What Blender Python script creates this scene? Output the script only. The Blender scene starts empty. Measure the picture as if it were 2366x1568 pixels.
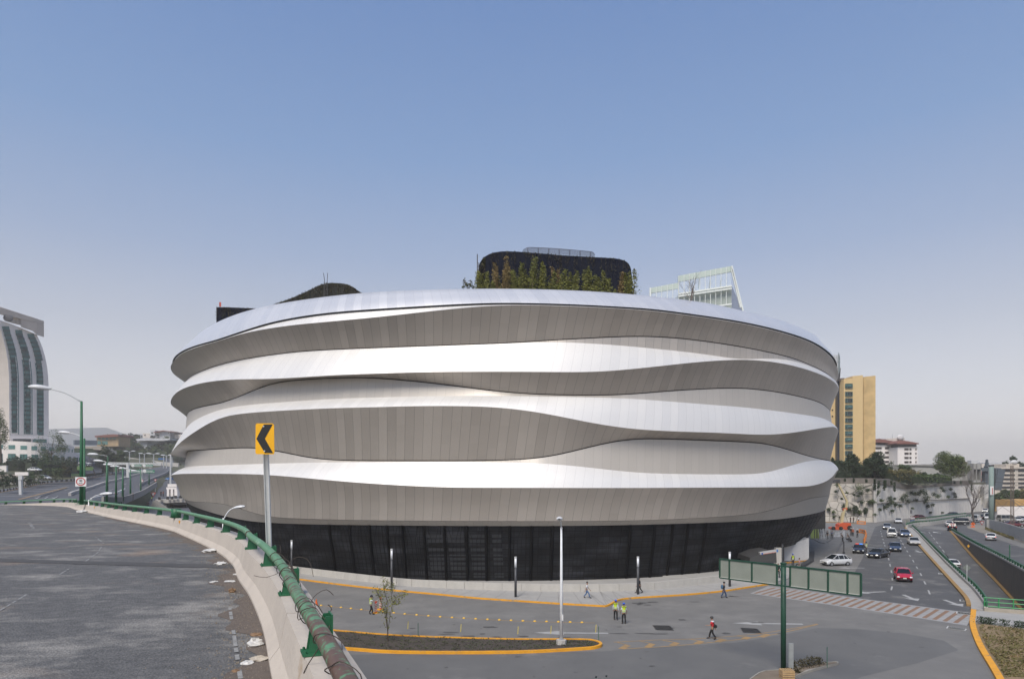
import bpy, bmesh, math, random
import numpy as np
from mathutils import Vector, Matrix
from mathutils.geometry import tessellate_polygon
S = bpy.context.scene
C = S.collection
R = math.radians
random.seed(7)
rnd = random.Random(11)

# ------------------------------------------------------------------ camera
F = 1577.0; CXP = 1183.0; HY = 1105.0; ZC = 12.5      # focal length and horizon in reference units, eye height in metres
cam_d = bpy.data.cameras.new('camera'); cam = bpy.data.objects.new('camera', cam_d); C.objects.link(cam)
cam.location = (0, 0, ZC); cam.rotation_euler = (R(90), 0, 0)
cam_d.lens = 24.0; cam_d.sensor_width = 36.0; cam_d.shift_y = (HY - 783.5) / 2366.0
cam_d.clip_start = 0.1; cam_d.clip_end = 20000
S.camera = cam

# ------------------------------------------------------------------ world, sun, exposure
SUN_EL, SUN_AZ = R(50), R(203)          # azimuth clockwise from +Y
world = bpy.data.worlds.new("World"); S.world = world; world.use_nodes = True
nt = world.node_tree; nt.nodes.clear()
sky = nt.nodes.new('ShaderNodeTexSky'); sky.sky_type = 'NISHITA'; sky.sun_disc = False
sky.sun_elevation = SUN_EL; sky.sun_rotation = SUN_AZ
sky.altitude = 2300; sky.air_density = 1.0; sky.dust_density = 2.4; sky.ozone_density = 3.0
EXPO = 1.1; SKY = 0.12
tcw = nt.nodes.new('ShaderNodeTexCoord'); sxw = nt.nodes.new('ShaderNodeSeparateXYZ'); nt.links.new(tcw.outputs['Generated'], sxw.inputs[0])
rpw = nt.nodes.new('ShaderNodeValToRGB'); cr = rpw.color_ramp                        # hazy city air: colour by height above the horizon
kk = 1.0 / (SKY * 2 ** EXPO)
stops = [(0.0, (1.25, 1.07, .91)), (.05, (1.08, .95, .84)), (.12, (.78, .735, .695)), (.2, (.54, .55, .59)), (0.30, (.34, .42, .58)), (.42, (.205, .335, .575)), (.58, (.13, .25, .52)), (.85, (.12, .22, .46))]
while len(cr.elements) < len(stops): cr.elements.new(.5)
for e_, (p_, c_) in zip(cr.elements, stops): e_.position = p_; e_.color = (*[v for v in c_], 1)
nt.links.new(sxw.outputs[2], rpw.inputs[0])
scl = nt.nodes.new('ShaderNodeVectorMath'); scl.operation = 'SCALE'; scl.inputs['Scale'].default_value = kk; nt.links.new(rpw.outputs[0], scl.inputs[0])
mxw = nt.nodes.new('ShaderNodeMix'); mxw.data_type = 'RGBA'; mxw.inputs['Factor'].default_value = .84
nt.links.new(sky.outputs[0], mxw.inputs['A']); nt.links.new(scl.outputs[0], mxw.inputs['B'])
bg = nt.nodes.new('ShaderNodeBackground'); bg.inputs['Strength'].default_value = SKY
ow = nt.nodes.new('ShaderNodeOutputWorld')
nt.links.new(mxw.outputs['Result'], bg.inputs[0]); nt.links.new(bg.outputs[0], ow.inputs[0])
sun_d = bpy.data.lights.new('sun', 'SUN'); sun_d.energy = 2.05; sun_d.angle = R(28); sun_d.color = (1.0, .93, .84)
sun = bpy.data.objects.new('sun', sun_d); C.objects.link(sun)
dv = Vector((math.sin(SUN_AZ) * math.cos(SUN_EL), math.cos(SUN_AZ) * math.cos(SUN_EL), math.sin(SUN_EL)))
sun.rotation_euler = dv.to_track_quat('Z', 'Y').to_euler(); sun.location = dv * 300
vs = S.view_settings; vs.view_transform = 'Standard'; vs.look = 'None'; vs.gamma = 1.0; vs.exposure = EXPO
S.cycles.volume_bounces = 0; S.cycles.max_bounces = 6; S.cycles.transparent_max_bounces = 16
S.cycles.use_denoising = True; S.cycles.caustics_reflective = False; S.cycles.caustics_refractive = False

# ------------------------------------------------------------------ coordinates
def G(x, y, z=0.0):                     # point on the level z seen at photo position x, y
    d = F * (ZC - z) / (y - HY)
    return Vector(((x - CXP) * d / F, d, z))
def A(x, y, d):                         # point at distance d
    return Vector(((x - CXP) * d / F, d, ZC + (HY - y) * d / F))

# ------------------------------------------------------------------ materials
MATS = {}
def mat(name, col, rough=.8, metal=0., col2=None, scale=3., amt=.5, stretch=None, bump=0., bscale=None, emit=None, det=4, spec=None, spots=None):
    if name in MATS: return MATS[name]
    m = bpy.data.materials.new(name); m.use_nodes = True; n = m.node_tree.nodes; l = m.node_tree.links
    b = n['Principled BSDF']; b.inputs['Base Color'].default_value = (*col, 1); b.inputs['Roughness'].default_value = rough; b.inputs['Metallic'].default_value = metal
    if spec is not None: b.inputs['Specular IOR Level'].default_value = spec
    tc = n.new('ShaderNodeTexCoord'); mp = n.new('ShaderNodeMapping'); l.new(tc.outputs['Object'], mp.inputs[0])
    if stretch: mp.inputs['Scale'].default_value = stretch
    if col2 is None: col2 = tuple(c * .72 for c in col)
    no = n.new('ShaderNodeTexNoise'); no.inputs['Scale'].default_value = scale; no.inputs['Detail'].default_value = det + 2; no.inputs['Roughness'].default_value = .62
    l.new(mp.outputs[0], no.inputs[0])
    rp = n.new('ShaderNodeValToRGB'); rp.color_ramp.elements[0].position = .5 - amt * .4; rp.color_ramp.elements[1].position = .5 + amt * .4
    rp.color_ramp.elements[0].color = (*col2, 1); rp.color_ramp.elements[1].color = (*col, 1)
    l.new(no.outputs[0], rp.inputs[0]); out = rp.outputs[0]
    if spots:                            # (colour, scale, threshold, width)
        no2 = n.new('ShaderNodeTexNoise'); no2.inputs['Scale'].default_value = spots[1]; no2.inputs['Detail'].default_value = 9; no2.inputs['Roughness'].default_value = .68; l.new(mp.outputs[0], no2.inputs[0])
        r2 = n.new('ShaderNodeValToRGB'); r2.color_ramp.elements[0].position = spots[2]; r2.color_ramp.elements[1].position = spots[2] + spots[3]
        l.new(no2.outputs[0], r2.inputs[0]); mx = n.new('ShaderNodeMix'); mx.data_type = 'RGBA'
        l.new(r2.outputs[0], mx.inputs['Factor']); l.new(out, mx.inputs['A']); mx.inputs['B'].default_value = (*spots[0], 1); out = mx.outputs['Result']
    l.new(out, b.inputs['Base Color'])
    if bump:
        nb = n.new('ShaderNodeTexNoise'); nb.inputs['Scale'].default_value = bscale or scale * 4; nb.inputs['Detail'].default_value = 6
        l.new(mp.outputs[0], nb.inputs[0]); bp = n.new('ShaderNodeBump'); bp.inputs['Strength'].default_value = bump; bp.inputs['Distance'].default_value = .05
        l.new(nb.outputs[0], bp.inputs['Height']); l.new(bp.outputs[0], b.inputs['Normal'])
    if emit: b.inputs['Emission Color'].default_value = (*emit[0], 1); b.inputs['Emission Strength'].default_value = emit[1]
    MATS[name] = m; return m
def flat(name, col, rough=.6, metal=0., **k): return mat(name, col, rough, metal, col2=tuple(c * .85 for c in col), scale=2.5, amt=.6, **k)

# ------------------------------------------------------------------ mesh building
class MB:
    def __init__(s): s.v = []; s.f = []; s.uv = None; s.pc = []
    def add(s, vs, fs):
        s.pc.append((len(s.v), len(s.f))); o = len(s.v); s.v += [tuple(v) for v in vs]; s.f += [tuple(i + o for i in f) for f in fs]; return s
    def box(s, c, d, rz=0., M=None):
        x, y, z = d[0] / 2, d[1] / 2, d[2] / 2
        vs = [Vector((a * x, b * y, e * z)) for e in (-1, 1) for a, b in ((-1, -1), (1, -1), (1, 1), (-1, 1))]
        rm = Matrix.Rotation(rz, 3, 'Z') if M is None else M
        return s.add([rm @ v + Vector(c) for v in vs], [(3, 2, 1, 0), (4, 5, 6, 7), (0, 1, 5, 4), (1, 2, 6, 5), (2, 3, 7, 6), (3, 0, 4, 7)])
    def bar(s, a, b, w, h=None, up=(0, 0, 1)):        # rectangular bar a-b
        a = Vector(a); b = Vector(b); h = h or w; t = (b - a); L = t.length
        if L < 1e-6: return s
        t = t / L; u = Vector(up)
        if abs(t.dot(u)) > .98: u = Vector((0, 1, 0))
        x = t.cross(u).normalized(); y = x.cross(t)
        M = Matrix((x, t, y)).transposed(); return s.box((a + b) / 2, (w, L, h), M=M)
    def tube(s, pts, r, n=8, cap=True, closed=False):
        pts = [Vector(p) for p in pts]; k = len(pts); rs = r if hasattr(r, '__len__') else [r] * k
        ring = []; prev = None
        for i, p in enumerate(pts):
            t = (pts[min(i + 1, k - 1)] - pts[max(i - 1, 0)]).normalized()
            if prev is None:
                u = Vector((0, 0, 1)) if abs(t.z) < .9 else Vector((1, 0, 0)); x = t.cross(u).normalized()
            else: x = (prev - t * prev.dot(t)).normalized()
            prev = x; y = t.cross(x)
            ring.append([p + (x * math.cos(2 * math.pi * j / n) + y * math.sin(2 * math.pi * j / n)) * rs[i] for j in range(n)])
        vs = [v for q in ring for v in q]; fs = [(i * n + j, i * n + (j + 1) % n, (i + 1) * n + (j + 1) % n, (i + 1) * n + j) for i in range(k - 1) for j in range(n)]
        if cap: fs += [tuple(range(n))[::-1], tuple((k - 1) * n + j for j in range(n))]
        return s.add(vs, fs)
    def prism(s, poly, z0, z1):                     # poly: (x,y) list; z may be lists
        n = len(poly); a = z0 if hasattr(z0, '__len__') else [z0] * n; b = z1 if hasattr(z1, '__len__') else [z1] * n
        vs = [(p[0], p[1], a[i]) for i, p in enumerate(poly)] + [(p[0], p[1], b[i]) for i, p in enumerate(poly)]
        fs = [(i, (i + 1) % n, n + (i + 1) % n, n + i) for i in range(n)]
        tri = tessellate_polygon([[Vector((p[0], p[1], 0)) for p in poly]])
        fs += [tuple(n + i for i in t) for t in tri] + [tuple(t[::-1]) for t in tri]
        return s.add(vs, fs)
    def extrude(s, poly3, vec):                      # any planar polygon extruded by vec
        n = len(poly3); P = [Vector(p) for p in poly3]; vec = Vector(vec)
        nrm = Vector((0, 0, 0))
        for i in range(n): nrm += P[i].cross(P[(i + 1) % n])
        tri = tessellate_polygon([P]); fs = [(i, (i + 1) % n, n + (i + 1) % n, n + i) for i in range(n)]
        fs += [tuple(t) for t in tri] + [tuple(n + i for i in t[::-1]) for t in tri]
        return s.add(P + [p + vec for p in P], fs)
    def sheet(s, poly, z=0., H=None):
        tri = tessellate_polygon([[Vector((p[0], p[1], 0)) for p in poly]])
        return s.add([(p[0], p[1], (H(p[0], p[1]) if H else 0) + z) for p in poly], [tuple(t) for t in tri])
    def sphere(s, c, r, nu=10, nv=7, M=None):
        r = r if hasattr(r, '__len__') else (r, r, r); vs = []; fs = []
        for i in range(nv + 1):
            for j in range(nu):
                a = math.pi * i / nv; b = 2 * math.pi * j / nu
                v = Vector((r[0] * math.sin(a) * math.cos(b), r[1] * math.sin(a) * math.sin(b), r[2] * math.cos(a)))
                vs.append((M @ v if M else v) + Vector(c))
        fs = [(i * nu + j, (i + 1) * nu + j, (i + 1) * nu + (j + 1) % nu, i * nu + (j + 1) % nu) for i in range(nv) for j in range(nu)]
        return s.add(vs, fs)
    def grid(s, rows):                                # rows of points
        n = len(rows[0]); vs = [v for r in rows for v in r]
        return s.add(vs, [(i * n + j, i * n + j + 1, (i + 1) * n + j + 1, (i + 1) * n + j) for i in range(len(rows) - 1) for j in range(n - 1)])
    def leaves(s, pts, size, rg=rnd, flat_=0.):
        vs = []; fs = []; o = 0
        for p in pts:
            a = rg.uniform(0, 6.283); t = Vector((math.cos(a), math.sin(a), rg.uniform(-.8, .8))).normalized()
            u = t.cross(Vector((rg.uniform(-1, 1), rg.uniform(-1, 1), rg.uniform(-1, 1)))).normalized(); k = size * rg.uniform(.6, 1.35)
            p = Vector(p); vs += [p - t * k * .5, p + u * k * .28, p + t * k * .5, p - u * k * .28]; fs.append((o, o + 1, o + 2, o + 3)); o += 4
        return s.add(vs, fs)
    def build(s, name, material, parent=None, loc=None, world=True, smooth=False, label=None, cat=None, group=None, kind=None):
        # vertices are world positions when world is set and there is a parent or loc: they are stored relative to it
        org = Vector((0, 0, 0)); par = parent
        if world:
            p = parent
            while p is not None: org += p.location; p = p.parent
            if loc is not None and parent is None: org = Vector(loc)
        me = bpy.data.meshes.new(name)
        me.from_pydata([tuple(Vector(v) - org) for v in s.v] if org.length > 0 else s.v, [], s.f)
        ms = material if isinstance(material, (list, tuple)) else [material]
        for m in ms: me.materials.append(m)
        if smooth:
            me.polygons.foreach_set('use_smooth', [True] * len(me.polygons))
        if s.uv:
            ul = me.uv_layers.new(name='UVMap'); vi = np.zeros(len(me.loops), dtype=np.int32); me.loops.foreach_get('vertex_index', vi)
            ul.data.foreach_set('uv', np.array(s.uv, dtype=np.float32)[vi].ravel())
        me.update(); o = bpy.data.objects.new(name, me); C.objects.link(o)
        if parent is not None: o.parent = parent
        elif loc is not None: o.location = loc
        tag(o, label, cat, group, kind); return o
def split(mb, name, material, parent, **k):           # every piece of the builder as an object of its own
    pcs = mb.pc + [(len(mb.v), len(mb.f))]; out = []
    for (v0, f0), (v1, f1) in zip(pcs, pcs[1:]):
        m = MB(); m.v = mb.v[v0:v1]; m.f = [tuple(i - v0 for i in f) for f in mb.f[f0:f1]]; out.append(m.build(name, material, parent, **k))
    return out
ORD = 'first second third fourth fifth sixth seventh eighth ninth tenth eleventh twelfth thirteenth fourteenth fifteenth sixteenth seventeenth eighteenth nineteenth twentieth'.split()
ORD += ['twenty ' + o for o in ORD[:9]] + ['thirtieth'] + ['thirty ' + o for o in ORD[:9]]
def tag(o, label=None, cat=None, group=None, kind=None):
    if label: o['label'] = label
    if cat: o['category'] = cat
    if group: o['group'] = group
    if kind: o['kind'] = kind
    return o
def root(name, label, cat, loc, group=None, rz=0.):
    o = bpy.data.objects.new(name, None); C.objects.link(o); o.location = loc; o.rotation_euler = (0, 0, rz); o.empty_display_size = .3
    return tag(o, label, cat, group)
def kids(o): return [c for c in C.objects if c.parent == o]
def dup(o, loc, rz=0., label=None, parent=None, ch=None):
    c = o.copy(); C.objects.link(c); c.parent = parent
    if parent is None: c.location = loc; c.rotation_euler = (0, 0, rz)
    if label: c['label'] = label
    for k in (ch if ch is not None else list(o.children)): dup(k, None, parent=c)
    return c
def interp(x, xs, ys): return float(np.interp(x, xs, ys))
def resample(pts, step):
    pts = [Vector(p) for p in pts]; out = [pts[0]]; acc = 0
    for a, b in zip(pts, pts[1:]):
        L = (b - a).length; t = step - acc
        while t <= L: out.append(a.lerp(b, t / L)); t += step
        acc = (acc + L) % step if L > 0 else acc
        acc = L - (t - step)
    return out
def smooth_path(pts, n=6):                           # Catmull-Rom
    P = [Vector(p) for p in pts]; P = [P[0] * 2 - P[1]] + P + [P[-1] * 2 - P[-2]]; out = []
    for i in range(1, len(P) - 2):
        for k in range(n):
            t = k / n; a, b, c, d = P[i - 1:i + 3]
            out.append(.5 * ((2 * b) + (c - a) * t + (2 * a - 5 * b + 4 * c - d) * t * t + (3 * b - a - 3 * c + d) * t ** 3))
    out.append(P[-2]); return out
# ================================================================== SETTING: ground
def H_left(px, d):
    hw = interp(d, [120, 150, 170, 215, 260, 300, 350, 420, 500, 600, 700, 900], [-.3, 4.5, 6.5, 6.5, 8, 9.6, 11.6, 14.5, 18.5, 24.5, 30, 38])
    edge = interp(px, [-300, 0, 103, 177, 287, 368, 420], [200, 248, 320, 355, 485, 560, 600])
    bank = min(5.5, max(0, (d - edge - 4) * .12))
    lo = interp(d, [130, 150, 200, 250, 265, 330, 420, 500, 600, 700, 900], [-.3, 0, 1.2, 2.6, 3.7, 7.5, 13, 17.5, 23.5, 29, 38])
    e = interp(d, [150, 170, 250, 350, 500, 600], [275, 282, 330, 366, 396, 402])
    w = max(0, min(1, (px - e) / 8)); return (hw + bank) * (1 - w) + lo * w
def HL(x, y): return H_left(CXP + F * x / y, y)
def GL(px, y):                                        # where the ray through px, y meets the rising ground on the left
    best = None
    for d in np.arange(150, 890, 2.):
        yy = HY + (ZC - H_left(px, d)) * F / d
        if yy <= y: best = d; break
    d = best or 880
    return Vector(((px - CXP) * d / F, d, H_left(px, d)))
asph = mat('asphalt_worn', (.175, .17, .16), .9, col2=(.135, .132, .127), scale=.4, amt=.6, bump=.25, bscale=9, det=8, spots=((.215, .208, .195), .15, .5, .22))
asph_d = mat('asphalt_dark', (.096, .096, .097), .85, col2=(.066, .067, .069), scale=.3, amt=.6, bump=.25, bscale=9, det=8, spots=((.15, .146, .138), .3, .55, .09))
asph_m = mat('asphalt_mid', (.135, .134, .13), .88, col2=(.105, .105, .104), scale=.3, amt=.6, bump=.25, bscale=9, det=8, spots=((.19, .185, .175), .16, .58, .14))
asph_far = mat('asphalt_highway', (.085, .09, .1), .85, col2=(.068, .07, .08), scale=.1, amt=.6)
conc = mat('concrete_pale', (.48, .46, .43), .88, col2=(.38, .365, .34), scale=.8, amt=.7, bump=.2, bscale=6)
conc_walk = mat('concrete_walk', (.36, .35, .33), .9, col2=(.29, .282, .268), scale=.5, amt=.6, bump=.15, bscale=8)
yel = mat('kerb_yellow', (.78, .36, .015), .65, col2=(.6, .27, .02), scale=1.6, amt=.6, spots=((.3, .22, .12), 1.4, .55, .1))
paint_w = mat('paint_white', (.42, .42, .41), .8, col2=(.26, .26, .255), scale=1.2, amt=.7)
paint_y = mat('paint_yellow', (.42, .25, .09), .8, col2=(.2, .15, .09), scale=1.0, amt=.8)
soil = mat('soil', (.075, .06, .048), 1, col2=(.04, .033, .028), scale=1.2, amt=.7, bump=.6, bscale=4)
green_paint = mat('green_paint', (.018, .13, .055), .5, col2=(.012, .085, .038), scale=1.5, amt=.6)

# ground with the opening of the underpass ramp
hole_l = [G(*p) for p in ((2107, 1219.5), (2122, 1234), (2141, 1255), (2185, 1302), (2225, 1342), (2250, 1366), (2273, 1397), (2276, 1413))]
hole_r = [G(*p) for p in ((2520, 1432), (2480, 1388), (2366, 1319.5), (2300, 1283), (2249, 1256.5), (2198, 1226.5))]
hole = hole_l + hole_r
outer = [Vector((-6000, -300, 0)), Vector((6000, -300, 0)), Vector((6000, 6000, 0)), Vector((-6000, 6000, 0))]
g = MB(); allp = outer + hole; tri = tessellate_polygon([outer, hole]); g.add([(p.x, p.y, 0) for p in allp], [tuple(t) for t in tri])
g.build('ground', asph, kind='structure')

def poly_px(pts, z=0.): return [G(x, y, z) for x, y in pts]
def surf(name, pts, z, m, kind='structure', zz=0.): return MB().sheet(poly_px(pts, zz), z + zz).build(name, m, kind=kind)
EDGE_Y = [(2097.4, 1219), (2131.9, 1259.5), (2174, 1304.5), (2206, 1338), (2234, 1367.6), (2249, 1385), (2255, 1400.6), (2255, 1420), (2253.5, 1439.6), (2259.5, 1463.6), (2276, 1499.7), (2306, 1547.7), (2330, 1590), (2365, 1660)]
surf('road', EDGE_Y[:9] + [(2232, 1444), (2129, 1427.6), (2019.8, 1410.6), (1900, 1392), (1930, 1352), (1975, 1320), (1992, 1290), (2012, 1240), (2022, 1216), (2060, 1204), (2090, 1206)], .004, asph_d)
surf('road', [(700, 1512), (1395, 1503), (1480, 1496), (1700, 1483), (1800, 1466), (1890, 1449), (1985, 1452), (2090, 1462), (2180, 1478), (2215, 1500), (2120, 1530), (1990, 1562), (1900, 1600), (1850, 1700), (500, 1700)], .004, asph_m)
surf('road', [(2198, 1226), (2249, 1256), (2366, 1319), (2520, 1405), (2700, 1405), (2560, 1300), (2366, 1265), (2300, 1243), (2262, 1226), (2232, 1213), (2218, 1203), (2230, 1196), (2300, 1186), (2290, 1178), (2180, 1190), (2110, 1203), (2130, 1212), (2180, 1216)], .004, asph_d)
# plaza right of the building
surf('pavement', [(1776, 1350), (1822, 1337), (1826, 1312), (1820, 1294), (1869, 1293), (1876, 1288), (1850, 1262), (1878, 1228), (1903, 1206), (1980, 1205), (2004, 1214), (1997, 1232), (1990, 1255), (1960, 1262), (1920, 1268), (1900, 1282), (1870, 1300), (1850, 1325), (1822, 1352)], .006, mat('plaza', (.2, .198, .19), .9, col2=(.15, .148, .142), scale=.4, amt=.5))

# pavement in front of the low wall, with a yellow kerb
CURB = [(600, 1322), (640, 1330), (687.4, 1338), (797, 1352), (907, 1364), (1017, 1374), (1097, 1382), (1187.6, 1388.3), (1290, 1395), (1386, 1400.5), (1400, 1400.6), (1411, 1397.5), (1424, 1390), (1447, 1383.5), (1512.9, 1379), (1592, 1373.8), (1671, 1366), (1723.6, 1358), (1776, 1350)]
WALLB = [(560, 1300), (640, 1317), (702.8, 1327), (907, 1352), (1000, 1358.5), (1097.4, 1363.2), (1253, 1367.2), (1386, 1367.8), (1486.5, 1364.6), (1570, 1357), (1644.6, 1348.8), (1710.4, 1341)]
cw = smooth_path(poly_px(CURB, 0), 4); ww = smooth_path(poly_px(WALLB, 0), 4)
def offset2(path, o):
    out = []
    for i, p in enumerate(path):
        t = path[min(i + 1, len(path) - 1)] - path[max(i - 1, 0)]; t.z = 0; t.normalize(); out.append(p + Vector((-t.y, t.x, 0)) * o)
    return out
cin = offset2(cw, .2)
side = MB()
poly = [p for p in cin] + [G(1822, 1337), G(1826, 1312), G(1700, 1300), G(1500, 1330)] + [p for p in reversed(offset2(ww, 1.0))]
side.prism([(p.x, p.y) for p in poly], -.05, .15); side.build('pavement', conc_walk, kind='structure')
def strip_solid(mb, a, b, z0, z1):
    n = len(a)
    mb.add([(p.x, p.y, z0) for p in a] + [(p.x, p.y, z0) for p in b] + [(p.x, p.y, z1) for p in a] + [(p.x, p.y, z1) for p in b],
           [f for i in range(n - 1) for f in ((2 * n + i, 2 * n + i + 1, 3 * n + i + 1, 3 * n + i), (i, i + 1, 2 * n + i + 1, 2 * n + i), (n + i + 1, n + i, 3 * n + i, 3 * n + i + 1))] + [(0, n, 3 * n, 2 * n), (n - 1, 2 * n - 1, 4 * n - 1, 3 * n - 1)])
k = MB(); strip_solid(k, cw, offset2(cw, .2 - .002), -.05, .156); k.build('kerb', yel, kind='structure')

# joints in the pavement: thin dark saw cuts
j = MB()
for i in range(6, len(cw) - 4, 2):
    a = cin[i]; b = min(offset2(ww, 0), key=lambda q: (q - a).length); b = a + (b - a) * .96
    j.bar((a.x, a.y, .152), (b.x, b.y, .152), .03, .006)
j.build('pavement_joints', flat('joint_dark', (.13, .125, .12)), kind='structure')

# planter island in the near street
isl = [G(*p) for p in [(640, 1448), (769, 1457.6), (924, 1470), (1161, 1478), (1330, 1478.6), (1372, 1481), (1389, 1487), (1391, 1492), (1380, 1497), (1345, 1501), (1187, 1509), (924, 1509), (790, 1500), (600, 1488)]]
cx = sum(p.x for p in isl) / len(isl); cy = sum(p.y for p in isl) / len(isl)
ip = smooth_path(isl, 3)[:-1]
inner = []
for i, p in enumerate(ip):
    t = ip[min(i + 1, len(ip) - 1)] - ip[max(i - 1, 0)]; t.normalize(); q = p + Vector((t.y, -t.x, 0)) * .22; inner.append(q)
if (inner[5] - Vector((cx, cy, 0))).length > (ip[5] - Vector((cx, cy, 0))).length:
    inner = [p - (q - p) for p, q in zip(ip, inner)]
k = MB(); strip_solid(k, ip, inner, -.05, .2); k.build('kerb', yel, kind='structure')
MB().prism([(p.x, p.y) for p in inner], -.04, .13).build('planter_soil', soil, kind='structure')
sp = MB(); pts = []
for _ in range(1500):
    px = rnd.uniform(780, 1375); t = rnd.random(); yt = interp(px, [769, 924, 1161, 1375], [1459, 1472, 1480, 1484]); yb = interp(px, [769, 924, 1187, 1375], [1497, 1505, 1505, 1494]); q = G(px, yt + (yb - yt) * t)
    if math.sin(q.x * 2.3) * math.sin(q.y * 3.1) > -.5:
        for _ in range(3): pts.append(q + Vector((rnd.gauss(0, .06), rnd.gauss(0, .06), .13 + rnd.random() * .12)))
sp.leaves(pts, .1); sp.build('ground_cover', mat('leaf_soil', (.07, .09, .035), .9, col2=(.05, .045, .03), scale=1.5), kind='stuff', label='sparse seedlings in the dark soil of the yellow kerbed island', cat='plants')

# lower right: pavement, grass corner, its kerb, median beside the ramp
def edge_pts(a, b): return [G(*p) for p in EDGE_Y[a:b]]
ey = smooth_path([G(*p) for p in EDGE_Y], 4)
k = MB(); strip_solid(k, ey, offset2(ey, -.42), -.05, .17); k.build('kerb', yel, kind='structure')
k = MB(); eu = [p for p in ey if p.y > G(0, 1405).y]; strip_solid(k, offset2(eu, -.40), offset2(eu, -.78), .0, .205); k.build('kerb', mat('kerb_ochre', (.36, .2, .05), .8, col2=(.24, .16, .07), scale=1), kind='structure')
med = [p for p in offset2(ey, -.41) if p.y > G(0, 1412).y]
hl = [Vector((p.x, p.y, 0)) for p in smooth_path(hole_l, 4)]
hl2 = offset2(hl, .02)
MB().prism([(p.x, p.y) for p in med] + [(p.x, p.y) for p in reversed(hl2)], -.05, .2).build('median', conc_walk, kind='structure')
eo = offset2(ey, -.41)
low = [p for p in eo if p.y <= G(0, 1412).y]
g1 = G(2600, 1440); g2 = G(2600, 1480)
gsplit = G(0, 1440).y
MB().prism([(p.x, p.y) for p in low if p.y > gsplit - .5] + [(G(2262, 1440).x, G(0, 1440).y), (G(2366, 1455).x, G(0, 1455).y), (G(2560, 1475).x, G(0, 1475).y), (G(2580, 1436).x, G(0, 1440).y - .5), (G(2520, 1433).x, G(0, 1433).y), (hole_l[-1].x + .05, hole_l[-1].y - .05)], -.05, .16).build('pavement', conc_walk, kind='structure')
gp = [p for p in low if p.y <= gsplit - .5]
grs = mat('dry_grass_ground', (.27, .19, .11), 1, col2=(.16, .12, .06), scale=.5, amt=.5, bump=.5, bscale=5)
MB().prism([(p.x, p.y) for p in gp] + [(40, 30), (60, 50), (G(2560, 1475).x, G(0, 1475).y - .05), (G(2366, 1455).x, G(0, 1455).y - .05), (G(2262, 1440).x, G(0, 1440).y - .6)], -.05, .13).build('grass_ground', grs, kind='structure')

# ramp floor going down, walls
wallm = mat('trench_wall', (.22, .19, .155), .95, col2=(.11, .098, .083), scale=1.1, amt=.9, stretch=(1, 1, .25), bump=.4, bscale=3)
def zr(y): return -max(0, (160 - y)) * .077
rl = [Vector((p.x, p.y, zr(p.y))) for p in hl]; rr = [Vector((p.x, p.y, zr(p.y))) for p in smooth_path(list(reversed(hole_r)), 4)]
def at_depth(path, y):
    for a, b in zip(path, path[1:]):
        if (a.y - y) * (b.y - y) <= 0 and a.y != b.y: t = (y - a.y) / (b.y - a.y); return a.lerp(b, t)
    return (path[0] if abs(path[0].y - y) < abs(path[-1].y - y) else path[-1])
rows = []
for y in np.linspace(172, 60, 40):
    a = at_depth(rl, y).copy(); b = at_depth(rr, y).copy(); a.z = b.z = zr(y) + .003; a.y = b.y = y; rows.append([a, a.lerp(b, .5), b])
MB().grid(rows).build('ramp_road', asph_d, kind='structure')
w = MB()
for path, s in ((rl, -1), (rr, 1)):
    rows = [[Vector((p.x, p.y, zr(p.y) - .5)) for p in path], [Vector((p.x, p.y, -.0)) for p in path]]; w.grid(rows)
w.add([Vector((rl[-1].x, rl[-1].y, -9)), Vector((rr[-1].x, rr[-1].y, -9)), Vector((rr[-1].x, rr[-1].y, 0)), Vector((rl[-1].x, rl[-1].y, 0))], [(0, 1, 2, 3)])
w.build('ramp_walls', wallm, kind='structure')
k = MB(); q = [p for p in rr]; strip_solid(k, [Vector((p.x, p.y, 0)) for p in q], [p for p in offset2([Vector((p.x, p.y, 0)) for p in q], .5)], 0, .01)
kk = MB(); rows = []
for p, o in zip(q, offset2(q, -.45 if offset2(q, -.45)[3].x < q[3].x else .45)):
    rows.append([Vector((p.x, p.y, zr(p.y) + .16)), Vector((o.x, o.y, zr(p.y) + .16)), Vector((o.x, o.y, zr(p.y) - .05))])
kk.grid(rows).build('kerb', mat('kerb_ochre', (.3, .17, .05), .8, col2=(.18, .12, .06), scale=1), kind='structure')

# road paint --------------------------------------------------------
dash = MB()
def pd(mb, x0, y0, x1, y1, w_, z=.008, H=None):
    a = G(x0, y0); b = G(x1, y1)
    if H: a = H(x0, y0); b = H(x1, y1)
    t = (b - a); t.z = 0; t.normalize(); n_ = Vector((-t.y, t.x, 0)) * w_ / 2
    zz = Vector((0, 0, z)); mb.add([a - n_ + zz, b - n_ + zz, b + n_ + zz, a + n_ + zz], [(0, 1, 2, 3)])
def r6(x, y): return (1877.2 + .2066 * x, 1126.4 + .2066 * y)
for x0, y0, x1, y1 in ((880, 1140, 890, 1098), (893, 1030, 892, 1002), (884, 947, 880, 918), (871, 876, 864, 846), (856, 806, 848, 781), (824, 697, 817, 678), (811, 652, 806, 637), (800, 622, 796, 602), (790, 580, 787, 567), (779, 545, 775, 530), (771, 514, 769, 504), (764, 488, 762, 478),
                       (1313, 1186, 1294, 1140), (1265, 1075, 1247, 1040), (1219, 980, 1204, 950), (1175, 900, 1160, 876), (1134, 828, 1120, 802), (1096, 766, 1084, 747), (1066, 716, 1054, 698), (1038, 670, 1028, 655), (1016, 634, 1006, 616), (994, 596, 984, 580), (972, 560, 962, 548)):
    pd(dash, *r6(x0, y0), *r6(x1, y1), .17)
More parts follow.
